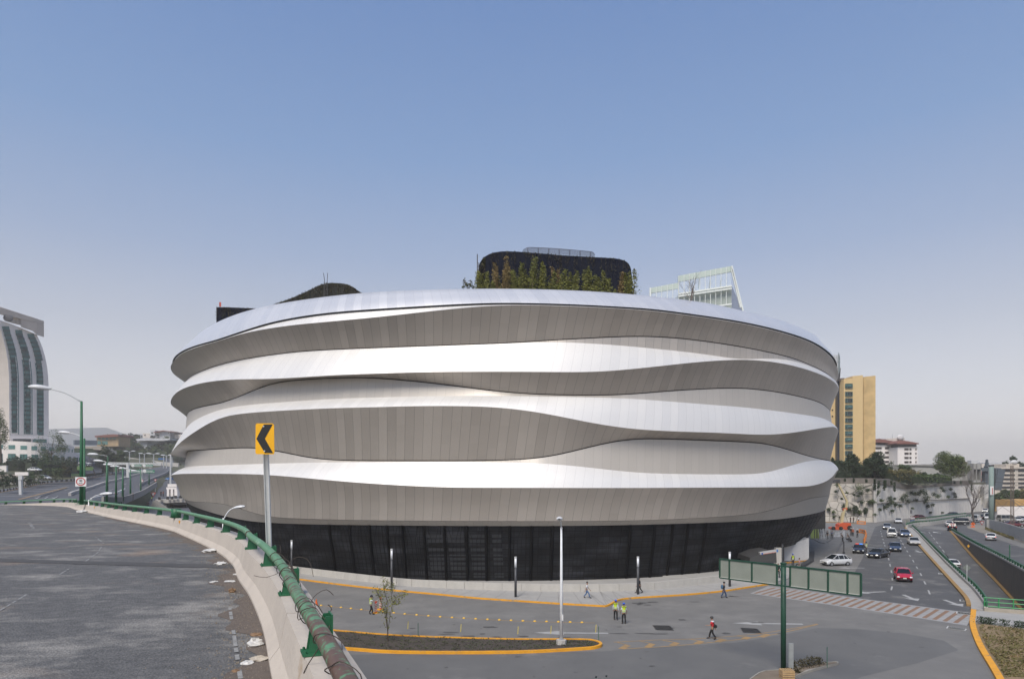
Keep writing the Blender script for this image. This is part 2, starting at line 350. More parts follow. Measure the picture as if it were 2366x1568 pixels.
def arrow(mb, cx_, cy_, ang, L=3.6, z=.008, bent=0):
    o = G(cx_, cy_); t = Vector((math.cos(ang), math.sin(ang), 0)); n_ = Vector((-t.y, t.x, 0)); zz = Vector((0, 0, z))
    P = lambda u, v: o + t * u + n_ * v + zz
    mb.add([P(-L / 2, -.2), P(L * .1, -.2), P(L * .1, .2), P(-L / 2, .2), P(L * .1, -.75), P(L / 2, 0), P(L * .1, .75)], [(0, 1, 2, 3), (4, 5, 6)])
for X, Y, a in ((1095, 1225, -100), (1575, 1285, -98), (1180, 708, -110), (430, 893, 178), (700, 668, -70)): arrow(dash, *r6(X, Y), R(a), 3.8)
arrow(dash, *r6(640, 1165), R(195), 4.2)
arrow(dash, 924.2 + .2634 * 1500, 1155.2 + .2634 * 1160, R(178), 6.0)
arrow(dash, 1732.8 + .2633 * 150, 1155.2 + .2633 * 1078, R(176), 6.0)
# dashes and arrows down the ramp
def GR(px, y):
    for d in np.arange(60, 175, .25):
        yy = HY + (ZC - zr(d)) * F / d
        if abs(yy - y) < .25: return Vector(((px - CXP) * d / F, d, zr(d)))
    return G(px, y)
for x0, y0, x1, y1 in ((1300, 490, 1315, 510), (1322, 520, 1336, 538), (1350, 553, 1366, 575), (1384, 597, 1402, 620), (1414, 642, 1438, 668), (1452, 690, 1474, 718), (1488, 740, 1515, 770)):
    pd(dash, *r6(x0, y0), *r6(x1, y1), .17, .02, GR)
dash.build('road_markings', paint_w, kind='structure')
d2 = MB()
for X, Y in ((1215, 495), (1390, 500)):
    o = GR(*r6(X, Y)); d2.add([o + Vector(v) for v in ((-.12, -1.6, .02), (.12, -1.6, .02), (.12, .4, .05), (-.12, .4, .05), (-.6, .3, .05), (.6, .3, .05), (0, 1.6, .14))], [(0, 1, 2, 3), (4, 5, 6)])
d2.build('road_markings', flat('paint_bright', (.6, .6, .58)), kind='structure')

# hatched yellow lines
hy = MB()
def r5(x, y): return (1328.5 + .2634 * x, 1155.2 + .2634 * y)
def pl(mb, pts, w_, z=.008):
    for (a, b) in zip(pts, pts[1:]): pd(mb, *a, *b, w_, z)
top = [r5(*p) for p in ((340, 1240), (700, 1222), (1050, 1212), (1400, 1187), (1600, 1168), (1754, 1146), (2022, 1102), (2128, 1081))]
bot = [r5(*p) for p in ((410, 1300), (700, 1285), (1000, 1262), (1300, 1232), (1500, 1210), (1754, 1172), (1950, 1128), (2128, 1085))]
pl(hy, top, .12); pl(hy, bot, .14)
for (a, b, c) in (((370, 1240), (465, 1268), (405, 1300)), ((570, 1230), (680, 1256), (635, 1286)), ((770, 1224), (895, 1245), (850, 1270)), ((1000, 1213), (1110, 1232), (1065, 1256)), ((1190, 1203), (1310, 1215), (1250, 1238)), ((1420, 1187), (1525, 1196), (1480, 1214)), ((1590, 1168), (1700, 1172), (1630, 1196))):
    pl(hy, [r5(*a), r5(*b)], .14, .0095); pl(hy, [r5(*b), r5(*c)], .5, .011)
pl(hy, [(700, 1392), (742, 1397.6), (935.3, 1417.5), (1108, 1429), (1220, 1434.5), (1344, 1437), (1374, 1437.5)], .13)
pl(hy, [(769, 1456.5), (924, 1468.5), (1161, 1476.3), (1350, 1477)], .12)
hy.build('road_markings', paint_y, kind='structure')

# oil stains, tar patches and tyre smears
sm = MB(); sr = random.Random(23)
def r4(x, y): return (924.2 + .2634 * x, 1155.2 + .2634 * y)
def blot(x, y, w, h, n=11):
    o = G(x, y); P = []
    for i in range(n): a = i * 2 * math.pi / n; k = sr.uniform(.55, 1.15); P.append((o.x + math.cos(a) * w * k, o.y + math.sin(a) * h * k))
    sm.sheet(P, .0135)
for x, y in [r5(*p) for p in ((545, 900), (575, 905), (610, 895), (640, 915), (690, 890), (400, 1165), (620, 1165), (740, 1168), (1050, 888), (940, 1045), (1370, 838), (1410, 842), (1330, 1165), (1600, 1070), (560, 912))] + [r4(*p) for p in ((400, 1172), (440, 1155), (600, 1188), (720, 1168), (850, 1195), (780, 1108), (1440, 1200), (1080, 1190))]:
    blot(x, y, sr.uniform(.25, .9), sr.uniform(.12, .4))
for _ in range(26): blot(sr.uniform(850, 2150), sr.uniform(1440, 1566), sr.uniform(.06, .28), sr.uniform(.05, .25))
sm.build('road_stains', mat('oil_stain', (.085, .083, .08), .8, col2=(.06, .059, .057), scale=3), kind='structure')
# crossing: white band with terracotta bars
cwl = [(1775, 1352.7), (1850, 1362), (2019.8, 1385.6), (2110, 1397), (2204, 1409.6), (2248, 1415)]
cwb = [(1732.8, 1369.8), (1850, 1386), (2019.8, 1410.6), (2129, 1427.6), (2234, 1444)]
MB().sheet([G(*p) for p in cwl] + [G(*p) for p in reversed(cwb)], .007).build('crosswalk', mat('crossing_white', (.38, .375, .365), .85, col2=(.2, .2, .2), scale=1.4, amt=.8), kind='structure')
cwm = MB(); nb = 24
def on(path, t):
    L = [0]
    for a, b in zip(path, path[1:]): L.append(L[-1] + (Vector(b) - Vector(a)).length)
    q = t * L[-1]
    for i in range(len(path) - 1):
        if q <= L[i + 1] + 1e-6: return Vector(path[i]).lerp(Vector(path[i + 1]), (q - L[i]) / (L[i + 1] - L[i]))
    return Vector(path[-1])
T3 = [G(*p) for p in cwl]; B3 = [G(*p) for p in cwb]
for i in range(nb):
    t = (i + .5) / (nb + .6); s0 = .012
    a = on(T3, min(1, t + .022)); b = on(T3, min(1, t + .022 + .017)); c_ = on(B3, max(0, t - .012)); d_ = on(B3, max(0, t - .012 + .018))
    A1 = a.lerp(c_, .07); B1 = b.lerp(d_, .07); C1 = a.lerp(c_, .93); D1 = b.lerp(d_, .93); zz = Vector((0, 0, .012))
    cwm.add([A1 + zz, B1 + zz, D1 + zz, C1 + zz], [(0, 1, 2, 3)])
cwm.build('crosswalk_bars', mat('terracotta', (.27, .15, .085), .9, col2=(.17, .12, .09), scale=1.2, amt=.8), kind='structure')
# drain grates
def grate(q, n, label):
    P = [G(*p) for p in q]; m = MB(); r_ = root('drain_grate', label, 'drain grate', (P[0] + P[2]) / 2)
    m2 = MB().add([p + Vector((0, 0, .01)) for p in P], [(0, 1, 2, 3)]); m2.build('pit_shade', flat('pit_shade_black', (.02, .02, .02)), r_)  # flat black sheet stands in for the shade down in the drain
    for i in range(n + 1):
        a = P[0].lerp(P[1], i / n); b = P[3].lerp(P[2], i / n); m.bar(a + Vector((0, 0, .02)), b + Vector((0, 0, .02)), .09 if i in (0, n) else .05, .02)
    m.bar(P[0] + Vector((0, 0, .022)), P[1] + Vector((0, 0, .022)), .08, .02); m.bar(P[3] + Vector((0, 0, .022)), P[2] + Vector((0, 0, .022)), .08, .02)
    m.build('grille', flat('iron_grate', (.07, .07, .07), .5, .5), r_)
grate([r5(*p) for p in ((685, 1095), (828, 1098), (862, 1137), (715, 1134))], 18, 'solid looking dark grate in the street below the two workers')
grate([r5(*p) for p in ((1455, 1117), (1595, 1125), (1632, 1163), (1480, 1156))], 12, 'ribbed drain grate beside the man in the red shirt')
def r7(x, y): return (1963.8 + .3002 * x, 1097.4 + .3002 * y)
white_grate = flat('grate_white', (.5, .5, .48))
def grate2(q, n, label):
    P = [G(*r7(*p)) for p in q]; r_ = root('drain_grate', label, 'drain grate', (P[0] + P[2]) / 2)
    MB().add([p + Vector((0, 0, .016)) for p in P], [(0, 1, 2, 3)]).build('pit_shade', flat('pit_shade_black', (.02, .02, .02)), r_)  # painted shade under the bars, no hole below
    m = MB(); 
    for i in range(n):
        a = P[0].lerp(P[1], (i + .5) / n); b = P[3].lerp(P[2], (i + .2) / n); m.bar(a + Vector((0, 0, .03)), b + Vector((0, 0, .03)), .2, .02)
    m.build('grille', white_grate, r_)
grate2([(755, 1160), (897, 1182), (885, 1197), (748, 1177)], 11, 'drain grate with white bars below the striped crossing')
grate2([(825, 1047), (945, 1064), (950, 1077), (822, 1062)], 11, 'drain grate with white bars at the kerb end of the crossing')
grate2([(845, 955), (940, 966), (948, 976), (850, 968)], 9, 'drain grate with white bars just above the crossing')
grate2([(680, 750), (760, 760), (765, 768), (685, 760)], 9, 'faint drain grate far up the dark road by the yellow kerb')

# ------------------------------------------------ rising ground on the left with its roads
rows = []
for d in list(np.arange(132, 300, 8)) + list(np.arange(300, 900, 14)):
    rows.append([Vector(((px - CXP) * d / F, d, H_left(px, d))) for px in list(np.arange(-700, 0, 60)) + list(np.arange(0, 452, 6))])
hillm = mat('scrub_ground', (.1, .095, .05), 1, col2=(.05, .06, .03), scale=.06, amt=.6)
MB().grid(rows).build('terrain', hillm, kind='structure', smooth=True)
def drape(name, left, right, m, dz=.12, n=60):
    # left/right: polylines (px, d) at matching depth range
    dl = [p[1] for p in left]; d0, d1 = dl[0], dl[-1]; rows = []
    for d in np.linspace(d0, d1, n):
        a = interp(d, dl, [p[0] for p in left]); b = interp(d, [p[1] for p in right], [p[0] for p in right])
        rows.append([Vector(((x - CXP) * d / F, d, H_left(x, d) + dz)) for x in np.linspace(a, b, 14)])
    return MB().grid(rows).build(name, m, kind='structure')
drape('highway', [(-400, 160), (-150, 200), (0, 246), (103, 318), (177, 352), (287, 480), (368, 556), (390, 640), (398, 700)], [(278, 160), (300, 200), (328, 250), (362, 350), (392, 500), (402, 600), (406, 700)], asph_far)
drape('service_road', [(296, 160), (318, 205), (342, 260), (374, 350), (402, 500)], [(460, 160), (460, 205), (460, 260), (460, 350), (460, 500)], asph_far)
# kerb painted black and white along the far side of the highway, median lines
def path_px(pts, dz=0.): return [Vector(((px - CXP) * d / F, d, H_left(px, d) + dz)) for px, d in pts]
hk = resample(smooth_path(path_px([(-150, 200), (0, 247), (55, 280), (103, 319), (140, 335), (177, 353), (230, 410), (287, 482), (330, 520)]), 6), 2.2)
m1 = MB(); m2 = MB()
for i in range(len(hk) - 1): (m1 if i % 2 else m2).bar(hk[i] + Vector((0, 0, .5)), hk[i + 1] + Vector((0, 0, .5)), .35, .9)
rt = root('kerb_barrier', 'low barrier painted in black and white blocks along the far highway edge', 'road barrier', hk[20])
split(m1, 'white_block', flat('block_white', (.6, .6, .6)), rt); split(m2, 'black_block', flat('block_black', (.03, .03, .035)), rt)
yl = MB(); wl = MB()
def line3(mb, pts, w_, dz=.2):
    P = smooth_path(path_px(pts, dz), 8)
    for a, b in zip(P, P[1:]): mb.bar(a, b, w_, .03)
line3(yl, [(-150, 196), (0, 243), (103, 313), (177, 346), (287, 474)], .5, .25)
for (x0, y0, x1, y1, mb, w_) in ((45, 1155, 155, 1127, yl, .7), ):
    a, b = GL(x0, y0), GL(x1, y1); mb.bar(a + Vector((0, 0, .3)), b + Vector((0, 0, .3)), w_, .04)
for y in (1153.5, 1147.5, 1142, 1136.5, 1131, 1126, 1121.5, 1117.5):
    x0 = {1153.5: 62, 1147.5: 0, 1142: 0, 1136.5: 30, 1131: 55, 1126: 75, 1121.5: 100, 1117.5: 125}[y]; x1 = x0 + 95
    a, b = GL(x0, y), GL(min(x1, 160), y); wl.bar(a + Vector((0, 0, .3)), b + Vector((0, 0, .3)), .35, .04)
for (x0, y0, x1, y1) in ((84, 1153, 94, 1148), (86, 1152.6, 80, 1151), (124, 1153, 134, 1148), (126, 1152.6, 120, 1151), (104, 1153, 111, 1149), (150, 1134, 161, 1131), (254, 1134, 262, 1131), (283, 1121, 292, 1118), (291, 1101, 298, 1099), (262, 1107, 270, 1105), (215, 1109.5, 222, 1108), (334, 1105, 340, 1103), (228, 1144.5, 236, 1143)):
    a, b = GL(x0, y0), GL(x1, y1); wl.bar(a + Vector((0, 0, .3)), b + Vector((0, 0, .3)), .3, .04)
yl.build('road_markings', paint_y, kind='structure'); wl.build('road_markings', flat('paint_far', (.4, .4, .4)), kind='structure')
# ================================================================== the department store
BX, BY = -1.24, 142.0
def c1(x, y): return (375.4 + .4419 * x, 519.8 + .4419 * y)
def c2(x, y): return (866.4 + .4419 * x, 519.8 + .4419 * y)
def c3(x, y): return (1386.2 + .4419 * x, 519.8 + .4419 * y)
def CV(a=(), b=(), c=()): return [c1(*p) for p in a] + [c2(*p) for p in b if p[0] > 200 or not a] + [c3(*p) for p in c if p[0] > 130 or not b]
CT = CV([(95, 668), (130, 630), (200, 560), (290, 505), (400, 460), (500, 432), (700, 395), (900, 368), (1050, 353)], [(250, 339), (535, 332), (900, 336), (1307, 357)], [(165, 362), (400, 385), (600, 412), (750, 450), (900, 485), (1000, 515), (1080, 553), (1150, 600), (1200, 668)])
CS0 = CV([(97, 667), (290, 604), (440, 553), (560, 514), (700, 486), (870, 462), (1100, 445)], [(220, 431), (400, 420), (640, 411), (900, 415), (1307, 434)], [(240, 439), (500, 473), (760, 513), (950, 558), (1100, 608), (1180, 658), (1230, 718)])
CC1 = CV([(42, 740), (60, 712), (97, 670), (150, 648), (290, 607), (440, 560), (700, 519), (850, 507), (1100, 484)], [(220, 458), (500, 428), (700, 416), (900, 420), (1307, 438)], [(240, 443), (500, 477), (760, 517), (950, 562), (1100, 612), (1180, 662), (1230, 722), (1247, 780)])
CS1 = CV([(105, 832), (130, 800), (200, 765), (350, 715), (510, 685), (700, 660), (850, 650), (1100, 640)], [(220, 631), (400, 625), (700, 615), (850, 603), (1100, 590), (1300, 580)], [(150, 578), (320, 580), (500, 598), (700, 627), (850, 655), (1000, 690), (1100, 730), (1180, 770), (1235, 822)])
CF1 = CV([(105, 832), (130, 800), (200, 765), (350, 715), (510, 685), (700, 660), (850, 650), (1100, 640)], [(220, 631), (400, 625), (700, 615), (850, 604), (1100, 612), (1300, 625)], [(150, 628), (320, 645), (500, 664), (640, 684), (740, 702), (850, 690), (1000, 700), (1100, 734), (1180, 772), (1235, 823)])
CC2 = CV([(42, 925), (58, 890), (85, 865), (130, 845), (200, 825), (300, 810), (430, 803), (520, 805), (640, 800), (800, 790), (900, 783), (1100, 776)], [(220, 768), (500, 765), (700, 765), (900, 767), (1130, 769), (1290, 758)], [(160, 752), (300, 738), (500, 715), (700, 702), (800, 703), (950, 720), (1100, 760), (1200, 803), (1246, 850)])
CS2 = CV([(72, 1020), (85, 1000), (110, 980), (150, 965), (300, 930), (370, 908), (430, 882), (500, 852), (580, 822), (640, 812), (750, 803), (900, 795), (1080, 793)], [(230, 815), (380, 832), (600, 862), (750, 877), (950, 885), (1130, 888), (1290, 884)], [(200, 878), (380, 862), (600, 850), (750, 848), (900, 865), (1050, 895), (1150, 925), (1202, 972)])
CF2 = CV([(105, 1090), (130, 1050), (200, 1000), (300, 960), (400, 940), (500, 930), (700, 915), (900, 902), (1100, 896)], [(230, 889), (400, 888), (690, 887), (1000, 892), (1300, 896)], [(150, 903), (300, 912), (550, 932), (750, 947), (900, 964), (1050, 985), (1150, 1000), (1222, 1035)])
CC3 = CV([(45, 1195), (60, 1172), (100, 1130), (170, 1080), (240, 1035), (330, 995), (450, 980), (600, 970), (900, 955), (1100, 951)], [(230, 944), (450, 944), (600, 947), (700, 955), (850, 975), (1000, 1005), (1150, 1038), (1290, 1057)], [(150, 1065), (400, 1078), (600, 1083), (800, 1094), (900, 1095), (1000, 1085), (1150, 1060), (1225, 1050), (1241, 1066)])
CS3 = CV([(62, 1215), (72, 1192), (130, 1180), (250, 1170), (480, 1158), (640, 1183), (760, 1213), (900, 1226), (1100, 1228)], [(230, 1228), (500, 1228), (700, 1225), (850, 1218), (950, 1200), (1050, 1175), (1200, 1135), (1290, 1120)], [(150, 1112), (300, 1113), (500, 1120), (750, 1130), (850, 1135), (950, 1160), (1070, 1200), (1150, 1220), (1205, 1230)])
CF3 = CV([(92, 1262), (150, 1256), (300, 1250), (600, 1240), (900, 1233), (1100, 1232)], [(230, 1232), (800, 1234), (1000, 1248), (1200, 1270), (1290, 1280)], [(150, 1287), (300, 1293), (550, 1297), (820, 1297), (900, 1282), (1000, 1250), (1080, 1228), (1150, 1222), (1205, 1231)])
CC4 = CV([(45, 1306), (100, 1298), (250, 1297), (500, 1300), (700, 1315), (900, 1335), (1100, 1350)], [(230, 1364), (400, 1370), (700, 1371), (1300, 1372)], [(500, 1370), (900, 1368), (1050, 1366), (1100, 1364), (1180, 1340), (1225, 1305), (1237, 1275)])
CS4 = CV([(80, 1400), (130, 1440), (300, 1450), (400, 1475), (500, 1510), (560, 1525), (800, 1535), (1100, 1541)], [(230, 1543), (700, 1545), (1300, 1543)], [(400, 1535), (700, 1518), (850, 1500), (1000, 1455), (1100, 1422), (1220, 1410)])
CB = [(425, 1152), (429, 1157.5), (450, 1169.5), (480, 1180), (510, 1189), (577.6, 1203.5), (665.5, 1208.8), (775.3, 1211), (950, 1213), (1097, 1213.8), (1328.5, 1213.5), (1486.5, 1211), (1644.6, 1206), (1732, 1202.6), (1785.5, 1199.6), (1838, 1193.5), (1877.6, 1185.5), (1908, 1175.7)]
CG = [(440, 1200), (560, 1290), (676, 1310), (775, 1323), (881, 1334), (997, 1342), (1097, 1348.7), (1187, 1352.6), (1386, 1354), (1486, 1352), (1560, 1347), (1584, 1341), (1618, 1326), (1663, 1313), (1700, 1297), (1733, 1278), (1798, 1266), (1838, 1256.6), (1864, 1243), (1876, 1226)]
NT = 720; TH = np.linspace(-math.pi, math.pi, NT + 1)[:-1]
def ring_z(Rr, pts, sg=5):
    fR = Rr if callable(Rr) else (lambda t, r_=Rr: r_ + 0 * t)
    tl = math.acos(float(fR(-1.1)) / BY) * .985; tr = math.acos(float(fR(1.1)) / BY) * .985; th = np.linspace(-tl, tr, 800); RA = fR(th)
    X = BX + RA * np.sin(th); Y = BY - RA * np.cos(th); px = CXP + F * X / Y
    T = []; Z = []
    for x, y in sorted(pts):
        t = float(np.interp(x, px, th)); Yv = BY - float(fR(t)) * math.cos(t)
        z = ZC + (HY - y) * Yv / F
        if T and t - T[-1] < .012: Z[-1] = (Z[-1] + z) / 2; continue
        T.append(t); Z.append(z)
    mean = (Z[0] + Z[-1]) / 2; T = [-math.pi] + T + [math.pi]; Z = [mean] + Z + [mean]
    T2 = [T[0], T[1] - .35] + T[1:-1] + [T[-2] + .35, T[-1]]; Z2 = [mean, Z[1]] + Z[1:-1] + [Z[-2], mean]
    z = np.interp(TH, T2, Z2); k = np.exp(-.5 * (np.arange(-3 * sg, 3 * sg + 1) / sg) ** 2); k /= k.sum()
    return np.convolve(np.concatenate([z[-3 * sg:], z, z[:3 * sg]]), k, 'valid')
def RP(Rv, zv): # ring of points
    Rv = np.full(NT, Rv) if not hasattr(Rv, '__len__') else Rv; return np.stack([BX + Rv * np.sin(TH), BY - Rv * np.cos(TH), zv], 1), Rv
RC = 62.4
def mkR(a, c, b, off=0.):                            # radius at the left silhouette, centre and right silhouette
    return lambda t: off + np.interp(np.asarray(t, dtype=float), [-math.pi, -1.1, 0, 1.1, math.pi], [(a + b) / 2, a, c, b, (a + b) / 2])
RS1, RS2, RS3 = mkR(59.7, 60.5, 61.9), mkR(59.9, 60.6, 61.1), mkR(60.0, 60.6, 61.1)
def off(f, o): return lambda t: f(t) + o
zT = ring_z(59.6, CT); zS0 = ring_z(62.0, CS0, 4); zC1 = ring_z(RC, CC1, 4); zS1 = ring_z(RS1, CS1, 4); zF1 = ring_z(off(RS1, .12), CF1, 4)
zC2 = ring_z(RC, CC2, 4); zS2 = ring_z(RS2, CS2, 4); zF2 = ring_z(off(RS2, .3), CF2, 4); zC3 = ring_z(RC, CC3, 4)
zS3 = ring_z(RS3, CS3, 4); zF3 = ring_z(off(RS3, .3), CF3, 4); zC4 = ring_z(RC, CC4, 4); zS4 = ring_z(61., CS4, 4); zB = ring_z(60.4, CB, 4); zG = ring_z(58.3, CG, 4)
zS0 = np.maximum(zS0, zC1 + .12); zF1 = np.minimum(zF1, zS1 - .02); zF2 = np.minimum(zF2, zS2 - .02); zF3 = np.minimum(zF3, zS3 - .02)
zS4 = np.minimum(zS4, zC4 - .6); zB = np.minimum(zB, zS4 - .1)
A1, A2, A3 = RS1(TH), RS2(TH), RS3(TH)

def metal(name, base, rough, met, tint2, vary=.12, lean=0.):
    m = bpy.data.materials.new(name); m.use_nodes = True; n = m.node_tree.nodes; l = m.node_tree.links; b = n['Principled BSDF']
    uv = n.new('ShaderNodeUVMap'); uv.uv_map = 'UVMap'; sx = n.new('ShaderNodeSeparateXYZ'); l.new(uv.outputs[0], sx.inputs[0])
    def mth(op, a, c=None):
        q = n.new('ShaderNodeMath'); q.operation = op
        for i, v in enumerate((a, c)):
            if v is None: continue
            if isinstance(v, (int, float)): q.inputs[i].default_value = v
            else: l.new(v, q.inputs[i])
        return q.outputs[0]
    u = mth('ADD', sx.outputs[0], mth('MULTIPLY', sx.outputs[1], lean)); uu = mth('DIVIDE', u, 1.12); fl = mth('FLOOR', uu); fr = mth('FRACT', uu)
    vv = mth('ADD', mth('DIVIDE', sx.outputs[1], 2.1), mth('MULTIPLY', fl, .37)); fv = mth('FLOOR', vv)
    cb = n.new('ShaderNodeCombineXYZ'); l.new(fl, cb.inputs[0]); l.new(fv, cb.inputs[1])
    wn = n.new('ShaderNodeTexWhiteNoise'); wn.noise_dimensions = '2D'; l.new(cb.outputs[0], wn.inputs['Vector'])
    w1 = n.new('ShaderNodeTexWhiteNoise'); w1.noise_dimensions = '1D'; l.new(fl, w1.inputs['W'])
    tc = n.new('ShaderNodeTexCoord'); no = n.new('ShaderNodeTexNoise'); no.inputs['Scale'].default_value = .06; l.new(tc.outputs['Object'], no.inputs[0])
    t = mth('ADD', mth('MULTIPLY', w1.outputs[0], .6), mth('MULTIPLY', wn.outputs[0], .4)); t = mth('ADD', mth('MULTIPLY', t, .5), mth('MULTIPLY', no.outputs[0], .5))
    rp = n.new('ShaderNodeValToRGB'); rp.color_ramp.elements[0].position = .2; rp.color_ramp.elements[1].position = .8
    rp.color_ramp.elements[0].color = (*[c * (1 - vary) for c in tint2], 1); rp.color_ramp.elements[1].color = (*base, 1); l.new(t, rp.inputs[0])
    seam = mth('LESS_THAN', fr, .045); mx = n.new('ShaderNodeMix'); mx.data_type = 'RGBA'; l.new(mth('MULTIPLY', seam, .4 if vary > .04 else .16), mx.inputs['Factor']); l.new(rp.outputs[0], mx.inputs['A']); mx.inputs['B'].default_value = (.05, .05, .05, 1)
    l.new(mx.outputs['Result'], b.inputs['Base Color']); b.inputs['Metallic'].default_value = met
    l.new(mth('ADD', mth('MULTIPLY', w1.outputs[0], .08), rough - .04), b.inputs['Roughness'])
    # panels are not perfectly flat: slight tilt of each one
    bp = n.new('ShaderNodeBump'); bp.inputs['Strength'].default_value = .14; bp.inputs['Distance'].default_value = .05
    hgt = mth('MULTIPLY', mth('SUBTRACT', w1.outputs[0], .5), mth('SUBTRACT', fr, .5)); l.new(hgt, bp.inputs['Height']); l.new(bp.outputs[0], b.inputs['Normal'])
    return m
steel = metal('stainless_panels', (.70, .69, .675), .5, .3, (.68, .67, .655), .02, .25)
steel_r = metal('roof_panels', (.70, .70, .71), .38, .5, (.685, .685, .695), .02, .3)
steel2 = metal('stainless_shaded', (.50, .455, .405), .42, .4, (.44, .40, .355), .06, .12)  # underside shade put into the base colour: darker, warmer copy of the panels
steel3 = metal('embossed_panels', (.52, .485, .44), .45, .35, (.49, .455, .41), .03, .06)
store = root('department_store', 'round department store wrapped in wavy bands of brushed steel panels above dark glass', 'building', (BX, BY, 0))
ARC = (TH * 61.0)
def band(name, rings, m, label=None):
    mb = MB(); uv = []; v = 0.; prev = None; vs = []
    for P, Rv in rings:
        if prev is not None: v = v + np.linalg.norm(P - prev, axis=1)
        else: v = np.zeros(NT)
        prev = P
        P2 = np.concatenate([P, P[:1]]); v2 = np.concatenate([v, v[:1]]); a2 = np.concatenate([ARC, [math.pi * 61.0]])
        vs.append(P2); uv += list(zip(a2, v2))
    mb.grid([[tuple(q) for q in r_] for r_ in vs]); mb.uv = uv
    mb.f = [f[::-1] for f in mb.f]
    return mb.build(name, m, store, smooth=True, label=label)
def mid(a, b, Ra, Rb, bulge, k=3):
    out = []
    for i in range(k + 1):
        t = i / k; out.append(RP(Ra + (Rb - Ra) * t + bulge * math.sin(math.pi * t), a * (1 - t) + b * t))
    return out
RT = 59.6
# roof cap: from the slot up and inwards
cap = []
for t, rr_ in ((0, 62.15), (.22, 61.75), (.48, 61.0), (.74, 60.2)): cap.append(RP(rr_, zS0 + .1 + (zT - zS0) * t))
cap.append(RP(RT, zT)); cap.append(RP(RT - 1.6, zT + .18)); cap.append(RP(RT - 3.5, zT + .1)); cap.append(RP(RT - 6, zT - .9))
band('roof_edge_band', cap, steel_r)
band('roof_slot', [RP(62.15, zS0 + .1), RP(61.3, zS0 + .05), RP(61.3, zS0 - .08)], flat('slot_black', (.012, .012, .014)))
band('upper_lip_band', mid(zS0 - .02, zC1, 61.9, RC, .0, 2), steel)
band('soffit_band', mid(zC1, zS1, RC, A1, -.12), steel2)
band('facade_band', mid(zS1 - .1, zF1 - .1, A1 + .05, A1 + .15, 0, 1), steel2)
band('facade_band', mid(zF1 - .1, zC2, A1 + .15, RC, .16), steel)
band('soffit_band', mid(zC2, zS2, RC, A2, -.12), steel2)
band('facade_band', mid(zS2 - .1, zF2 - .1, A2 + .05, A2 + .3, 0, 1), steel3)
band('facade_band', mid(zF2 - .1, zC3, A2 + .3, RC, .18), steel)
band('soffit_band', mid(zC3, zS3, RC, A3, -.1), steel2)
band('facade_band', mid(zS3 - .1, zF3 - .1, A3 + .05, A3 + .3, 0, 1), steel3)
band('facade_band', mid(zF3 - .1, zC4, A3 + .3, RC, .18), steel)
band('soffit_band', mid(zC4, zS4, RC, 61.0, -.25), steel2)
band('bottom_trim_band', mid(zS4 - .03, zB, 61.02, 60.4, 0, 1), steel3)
sl = flat('slot_black', (.012, .012, .014))
for z, RS in ((zS1, A1), (zS2, A2), (zS3, A3)): band('seam_gap', [RP(RS + .02, z + .02), RP(RS - .8, z), RP(RS - .8, z - .12), RP(RS + .07, z - .12)], sl)
# glass base: dark glazing over columns and floors
def glassmat():
    m = bpy.data.materials.new('dark_screen'); m.use_nodes = True; n = m.node_tree.nodes; l = m.node_tree.links; b = n['Principled BSDF']
    uv = n.new('ShaderNodeUVMap'); uv.uv_map = 'UVMap'; br = n.new('ShaderNodeTexBrick'); br.offset = 0; br.inputs['Scale'].default_value = 1.
    br.inputs['Brick Width'].default_value = 1.5; br.inputs['Row Height'].default_value = .75; br.inputs['Mortar Size'].default_value = .03
    br.inputs['Color1'].default_value = (.030, .031, .035, 1); br.inputs['Color2'].default_value = (.017, .018, .020, 1); br.inputs['Mortar'].default_value = (.006, .006, .007, 1)
    l.new(uv.outputs[0], br.inputs[0])
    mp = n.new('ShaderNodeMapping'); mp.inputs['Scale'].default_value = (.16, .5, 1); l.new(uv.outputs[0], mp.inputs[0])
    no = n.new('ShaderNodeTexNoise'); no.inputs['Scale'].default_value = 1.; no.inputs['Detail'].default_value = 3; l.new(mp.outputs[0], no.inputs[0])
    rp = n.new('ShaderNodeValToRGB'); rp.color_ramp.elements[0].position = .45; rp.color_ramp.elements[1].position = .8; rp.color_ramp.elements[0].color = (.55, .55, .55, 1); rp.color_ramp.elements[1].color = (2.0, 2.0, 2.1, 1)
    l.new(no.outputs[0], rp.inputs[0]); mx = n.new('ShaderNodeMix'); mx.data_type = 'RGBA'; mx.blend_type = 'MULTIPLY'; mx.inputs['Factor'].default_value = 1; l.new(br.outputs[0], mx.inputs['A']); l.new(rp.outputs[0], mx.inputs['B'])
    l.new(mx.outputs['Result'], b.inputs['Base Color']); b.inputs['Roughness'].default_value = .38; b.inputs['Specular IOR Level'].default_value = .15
    return m
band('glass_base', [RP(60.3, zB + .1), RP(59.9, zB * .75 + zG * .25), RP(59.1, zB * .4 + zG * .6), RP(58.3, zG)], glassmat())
band('base_soffit', [RP(58.3, zG), RP(50, zG + .0)], flat('soffit_dark', (.03, .03, .033)))
MB().add([(BX + 50 * math.sin(t), BY - 50 * math.cos(t), z_) for z_ in (-.3, 9) for t in np.linspace(0, 2 * math.pi, 65)[:-1]], [(i, (i + 1) % 64, 64 + (i + 1) % 64, 64 + i) for i in range(64)]).build('core_wall', flat('core_dark', (.05, .05, .05)), store)
def on_ring(px, Rr):
    thc = math.acos(Rr / BY); th = np.linspace(-thc, thc, 1500); X = BX + Rr * np.sin(th); Y = BY - Rr * np.cos(th); return float(np.interp(px, CXP + F * X / Y, th))
def zat(z, t): return float(np.interp(t, TH, z))
def bpt(t, Rr, z): return Vector((BX + Rr * math.sin(t), BY - Rr * math.cos(t), z))
mull = MB()
